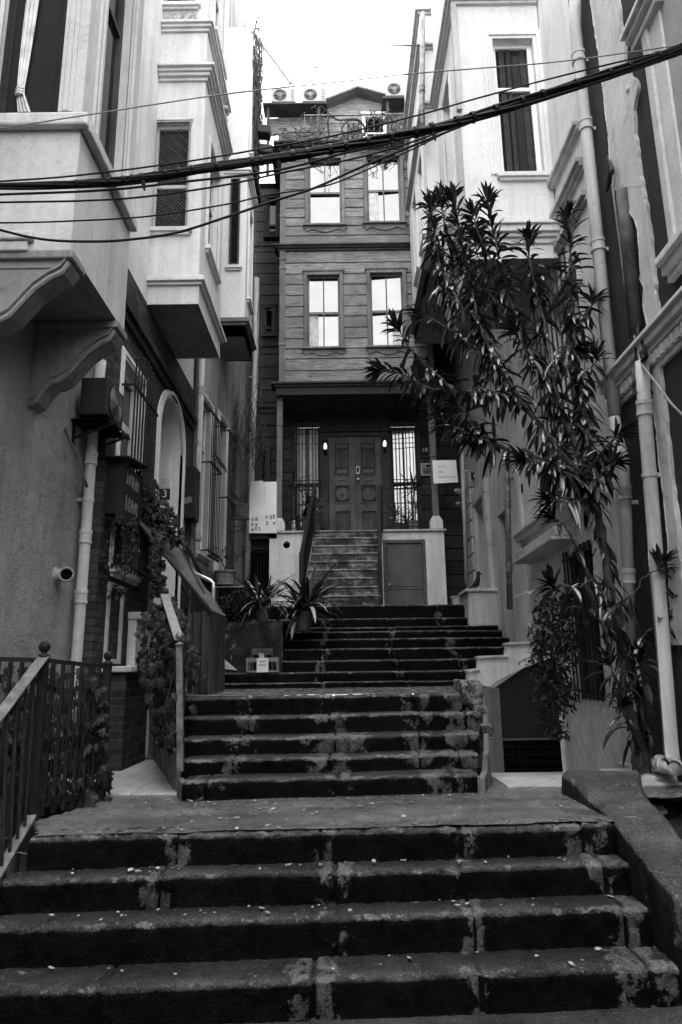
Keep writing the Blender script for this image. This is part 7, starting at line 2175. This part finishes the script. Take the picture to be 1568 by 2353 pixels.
def post(t, base, top, w, mat, ball=.045):
    b, p = V(base), V(top)
    o = MB().obox(b-V((w/2, w/2, 0)), (w, 0, 0), (0, w, 0), p-b).build('post', mat, t, bevel=.004)
    if ball:
        mb = MB(); mb.lathe(p, [(w*.72, 0), (w*.72, .02), (w*.35, .03), (w*.35, .04)], 14); mb.ball(p+V((0, 0, .035+ball)), ball, 16, 10)
        mb.build('finial', mat, o, smooth=True)
    return o
t = thing('stair_handrail', 'flat metal handrail on ball-topped posts overgrown with ivy', 'handrail', P(414, 1765, 5.72))
post(t, P(415, 1772, 5.72), P(413, 1484, 5.72), .05, M['irongrey'], .038)
post(t, (hr1.x, hr1.y, 1.30), hr1+V((0, 0, -.02)), .05, M['iron'], .038)
a, b = hr0+V((0, -.02, .035)), hr1+V((0, -.02, .02)); sd_ = V((.035, .02, 0))
mb = MB()
for k in range(9):
    p, q = a.lerp(b, k/9), a.lerp(b, (k+.96)/9); mb.prism([p-sd_, p+sd_, q+sd_, q-sd_], (0, 0, .012))
mb.build('rail', M['steel'], t)
# black fence of the basement well
t = thing('iron_fence', 'black iron fence with ball-topped posts round the basement well', 'fence', P(170, 1850, 5.2))
fa_t, fb_t, fc_t = P(101, 1512, 4.9), P(248, 1528, 5.62), P(-60, 1508, 4.9)
fa, fb = V((fa_t.x, fa_t.y, ZA-.35)), V((fb_t.x, fb_t.y, ZA-.05))
post(t, (fa.x+.02, fa.y, ZA-.10), (fa_t.x, fa_t.y, fa_t.z), .055, M['iron'], .040)
post(t, fb, (fb_t.x, fb_t.y, fb_t.z), .055, M['iron'], .036)
rl = V((0, 0, -.03))
MB().obox(fa_t+rl, fb_t-fa_t, V((0, .04, 0)), V((0, 0, .03))).build('rail', M['iron'], t)
MB().obox(V((fa.x, fa.y, ZA+.07)), V((fb.x-fa.x, fb.y-fa.y, 0)), V((0, .03, 0)), V((0, 0, .025))).build('rail', M['iron'], t)
MB().obox(fc_t+rl, fa_t-fc_t, V((0, .04, 0)), V((0, 0, .03))).build('rail', M['iron'], t)
rf = random.Random(3)
for k in range(1, 7):
    p = fa_t.lerp(fb_t, k/7); b0 = V((p.x, p.y, ZA+.02)); 
    MB().obox(b0-V((.012, .012, 0)), (.024, 0, 0), (0, .024, 0), (0, 0, p.z-.03-b0.z)).build('baluster', M['iron'], t)
for k in range(1, 6):
    p = fc_t.lerp(fa_t, k/6); MB().obox(V((p.x, p.y, -.2)), (.022, 0, 0), (0, .022, 0), (0, 0, p.z-.03+.2)).build('baluster', M['iron'], t)
# leaf-shaped iron ornaments between the bars
for k in range(7):
    p = fa_t.lerp(fb_t, (k+.5)/7); mb = MB()
    for j in range(4):
        z = ZA+.14+.19*j; c = V((p.x+rf.uniform(-.02, .02), p.y, z)); mb.tube([c+V((0, 0, -.07)), c+V((.025*(-1)**j, 0, 0)), c+V((0, 0, .07))], [.004, .018, .004], 6)
    mb.tube([V((p.x, p.y, ZA+.07)), V((p.x, p.y, ZA+.9))], .005, 5)
    mb.build('ornament', M['iron'], t)
t = thing('stair_handrail', 'worn flat handrail sloping down from the fence beside the lowest steps', 'handrail', P(20, 2000, 4.4))
e0, e1 = P(100, 1512, 4.88), P(-60, 1725, 4.05)
sdv = V((.035, .01, 0))
MB().prism([e0-sdv, e0+sdv, e1+sdv, e1-sdv], (0, 0, .014)).build('rail', M['irongrey'], t, bevel=.002)
g0, g1 = P(72, 1880, 4.72), P(-60, 2110, 3.9)
MB().prism([g0-sdv*.8, g0+sdv*.8, g1+sdv*.8, g1-sdv*.8], (0, 0, .02)).build('rail', M['irongrey'], t, bevel=.002)
for k in range(1, 7):
    q = k/7; a = e0.lerp(e1, q); b = g0.lerp(g1, q); MB().tube([b, a], .011, 6).build('baluster', M['iron'], t)
# loose wires lying over the landing edge by the fence
for k, (a, b) in enumerate((((150, 1838), (210, 1822)), ((175, 1822), (236, 1812)), ((205, 1808), (262, 1812)), ((0, 1925), (50, 1935)), ((10, 1962), (62, 1962)))):
    p, q = PZ(a[0], a[1], ZA+.045), PZ(b[0], b[1], ZA+.04)
    if k > 2: p, q = P(a[0], a[1], 4.45), P(b[0], b[1], 4.42)
    tag(MB().tube([p, (p+q)/2+V((0, 0, .01)), q], .004, 5).build('loose_wire', M['irongrey']), 'short stiff wire end sticking out by the fence foot', 'wire', 'wire ends at the fence foot')

# ------------------------------------------------------------------ trellis with vines on the cream house, left of the timber house
t = thing('trellis', 'tall narrow balcony trellis with dead vines on the upper corner of the cream house', 'trellis', P(585, 340, 12.9))
mb = MB(); TX = -1.72
ty0, ty1 = 12.45, 13.4
tz0, tz1 = PX(575, 340, TX).z, PX(578, 95, TX).z
for i in range(6): y = ty0+(ty1-ty0)*i/5; mb.tube([(TX, y, tz0), (TX, y, tz1+.3)], .014, 5)
for i in range(9): z = tz0+(tz1-tz0)*i/8; mb.box(TX-.012, TX+.012, ty0, ty1, z-.012, z+.012)
mb.box(TX-.7, TX+.06, ty0-.05, ty1+.05, tz0-.15, tz0)
mb.build('frame', M['iron'], t)
mb = MB()
for k in range(60):
    y, z = rc5.uniform(ty0, ty1), rc5.uniform(tz0, tz1); pts = []
    for j in range(8): pts.append(V((TX+rc5.uniform(-.06, .08), y, z))); y += rc5.uniform(-.12, .12); z += rc5.uniform(-.1, .5)
    mb.tube(smooth_path([p for p in pts], 2), .010, 4, False)
mb.build('vine', M['twig'], t)
for k, (px, py) in enumerate(((605, 300), (609, 345))):
    c = P(px, py, 12.6); o = MB().obox(c-V((.12, .1, .10)), (.26, .05, .0), (0, .22, -.03), (.02, 0, .2)).build('flood_lamp', M['plate'], bevel=.02); tag(o, ('dark flood lamp under the trellis, upper of the two', 'dark flood lamp under the trellis, lower of the two')[k], 'lamp')

# ------------------------------------------------------------------ overhead cables
def cable(name, label, pts, r, mat, y0=3.95, y1=4.2, k=8):
    w = [P(x, y, y0+(y1-y0)*max(-.15, min(1.15, x/1568))) for x, y in pts]
    return tag(MB().tube(smooth_path(w, k), r, 7).build(name, mat, smooth=True), label, 'cable')
main = [(-190, 432), (-60, 430), (0, 428), (130, 424), (250, 417), (340, 406), (460, 388), (620, 366), (760, 343), (900, 316), (1050, 280), (1200, 234), (1400, 170), (1568, 112), (1660, 80), (1760, 45)]
t = thing('cable_bundle', 'thick twisted bundle of black cables slung across the whole street', 'cable bundle', P(784, 340, 4.5))
W = smooth_path([P(x, y, 3.95+.25*x/1568) for x, y in main], 8); nW = len(W)
for s_ in range(7):
    pts = []
    for i, p in enumerate(W):
        q = i/(nW-1); R_ = .009+.021*min(1, max(0, (q-.1)/.55)) if s_ else 0
        a = s_*1.05+q*9+.6*math.sin(q*23+s_)
        pts.append(p+V((0, math.cos(a)*R_*.7, math.sin(a)*R_-.02*math.sin(q*math.pi)*(s_ == 3))))
    MB().tube(pts, (.015, .012, .013, .010, .014, .010, .012)[s_], 7).build('strand', M['cable'], t, smooth=True)
mb = MB()
for k in range(34):
    q = .2+.75*k/34+.01*ri.random(); i = int(q*(nW-1)); p = W[i]; d = (W[min(i+1, nW-1)]-W[i]).normalized()
    rr_ = .020+.019*min(1, (q-.1)/.55); mb.lathe(p, [(rr_, -.012), (rr_*1.06, 0), (rr_, .012)], 10, d)
for q in (.33, .475, .60, .645, .965):
    i = int(q*(nW-1)); p = W[i]; mb.tube([p, p+V((.01, 0, -.05)), p+V((.02, 0, -.10))], [.012, .016, .006], 6)
build_split(mb, 'tie', M['cable'], t)
cable('cable', 'thin pale single wire strung highest, well above the cable bundle', [(-190, 304), (-60, 302), (0, 295), (240, 258), (520, 216), (800, 186), (940, 170), (1100, 157), (1300, 140), (1568, 103), (1640, 92), (1740, 78)], .0045, M['cablegrey'])
cable('cable', 'thin black cable running just above the cable bundle', [(-190, 426), (-60, 424), (0, 417), (140, 407), (282, 391), (450, 368), (596, 343), (760, 313), (960, 265), (1100, 225), (1300, 172), (1568, 108)], .006, M['cable'], 3.95, 4.2)
cable('cable', 'black cable directly below the bundle at the left, rising to meet it', [(-190, 452), (-60, 450), (0, 447), (240, 437), (420, 418), (632, 392), (800, 350), (900, 328)], .008, M['cable'])
cable('cable', 'second black cable below the bundle, crossing the upper house windows', [(-190, 470), (-60, 468), (0, 465), (200, 461), (342, 451), (517, 425), (663, 394), (828, 361), (960, 322), (1040, 290)], .0065, M['cable'])
cable('cable', 'third black cable below the bundle with a kink at the middle window', [(-190, 510), (-60, 508), (0, 512), (160, 508), (342, 497), (517, 470), (616, 448), (744, 428), (832, 395), (975, 330), (1060, 285)], .0055, M['cable'])
cable('cable', 'lowest sagging black cable that dips over the left oriel', [(-190, 514), (-60, 512), (0, 528), (60, 543), (120, 552), (200, 555), (282, 552), (400, 536), (517, 500), (616, 466), (700, 440), (744, 423), (832, 383), (975, 324), (1080, 282)], .0085, M['cable'])
t = thing('wall_antenna', 'thin horizontal rod sticking out from the white oriel at the upper right', 'rod', P(1000, 105, 11.0))
MB().tube([P(860, 106, 10.9), P(975, 104, 11.1), P(1030, 102, 11.1)], .016, 6).build('rod', M['irongrey'], t)
mb = MB()
for x in (975, 982, 990): mb.tube([P(x, 104, 11.08), P(x, 97, 11.08)], .012, 5)
mb.build('clip', M['irongrey'], t)
SKYC = 54.0
# ------------------------------------------------------------------ light
w = bpy.data.worlds.new('World'); scene.world = w; w.use_nodes = True
nt = w.node_tree; nt.nodes.clear()
out = nd(nt, 'ShaderNodeOutputWorld'); bg = nd(nt, 'ShaderNodeBackground'); sky = nd(nt, 'ShaderNodeTexSky')
sky.sky_type = 'NISHITA'; sky.sun_disc = False; sky.sun_elevation = R(62); sky.sun_rotation = R(188)
sky.air_density = 1.0; sky.dust_density = 3.0
bw = nd(nt, 'ShaderNodeRGBToBW'); nt.links.new(sky.outputs[0], bw.inputs[0])
v = mth(nt, 'ADD', mth(nt, 'MULTIPLY', bw.outputs[0], .6), SKYC)
grey(nt, v, bg.inputs['Color']); bg.inputs['Strength'].default_value = .12
nt.links.new(bg.outputs[0], out.inputs[0])
sd = bpy.data.lights.new('sun', 'SUN'); sd.energy = 0.8; sd.angle = R(25); sd.color = (1, 1, 1)
so = bpy.data.objects.new('sun', sd); COL.objects.link(so)
# sun direction matches the sky: high behind the viewpoint
el, az = R(62), R(188)
dirv = V((math.sin(az)*math.cos(el), math.cos(az)*math.cos(el), math.sin(el)))
so.rotation_euler = dirv.to_track_quat('Z', 'Y').to_euler(); so.location = dirv*30
scene.view_settings.view_transform = 'Standard'; scene.view_settings.look = 'None'
scene.view_settings.exposure = 0; scene.view_settings.gamma = 1
scene.cycles.max_bounces = 8; scene.cycles.diffuse_bounces = 7; scene.cycles.glossy_bounces = 3

GR = {'potted plant': 'potted plants around the steps and porch', 'cable': 'overhead and hanging cables', 'drainpipe': 'drainpipes on the house walls', 'crate': 'plastic crates by the dark wall', 'bottle': 'bottles by the dark wall', 'meter box': 'meter boxes beside the arched doorway', 'handrail': 'metal handrails of the stairs', 'low wall': 'rendered side walls of the middle steps'}
for o in scene.objects:
    if o.parent is None and o.get('category') in GR and not o.get('group'): o['group'] = GR[o['category']]
    if o.parent is None and o.name.startswith('number_plate') and not o.get('group'): o['group'] = 'house number plates'
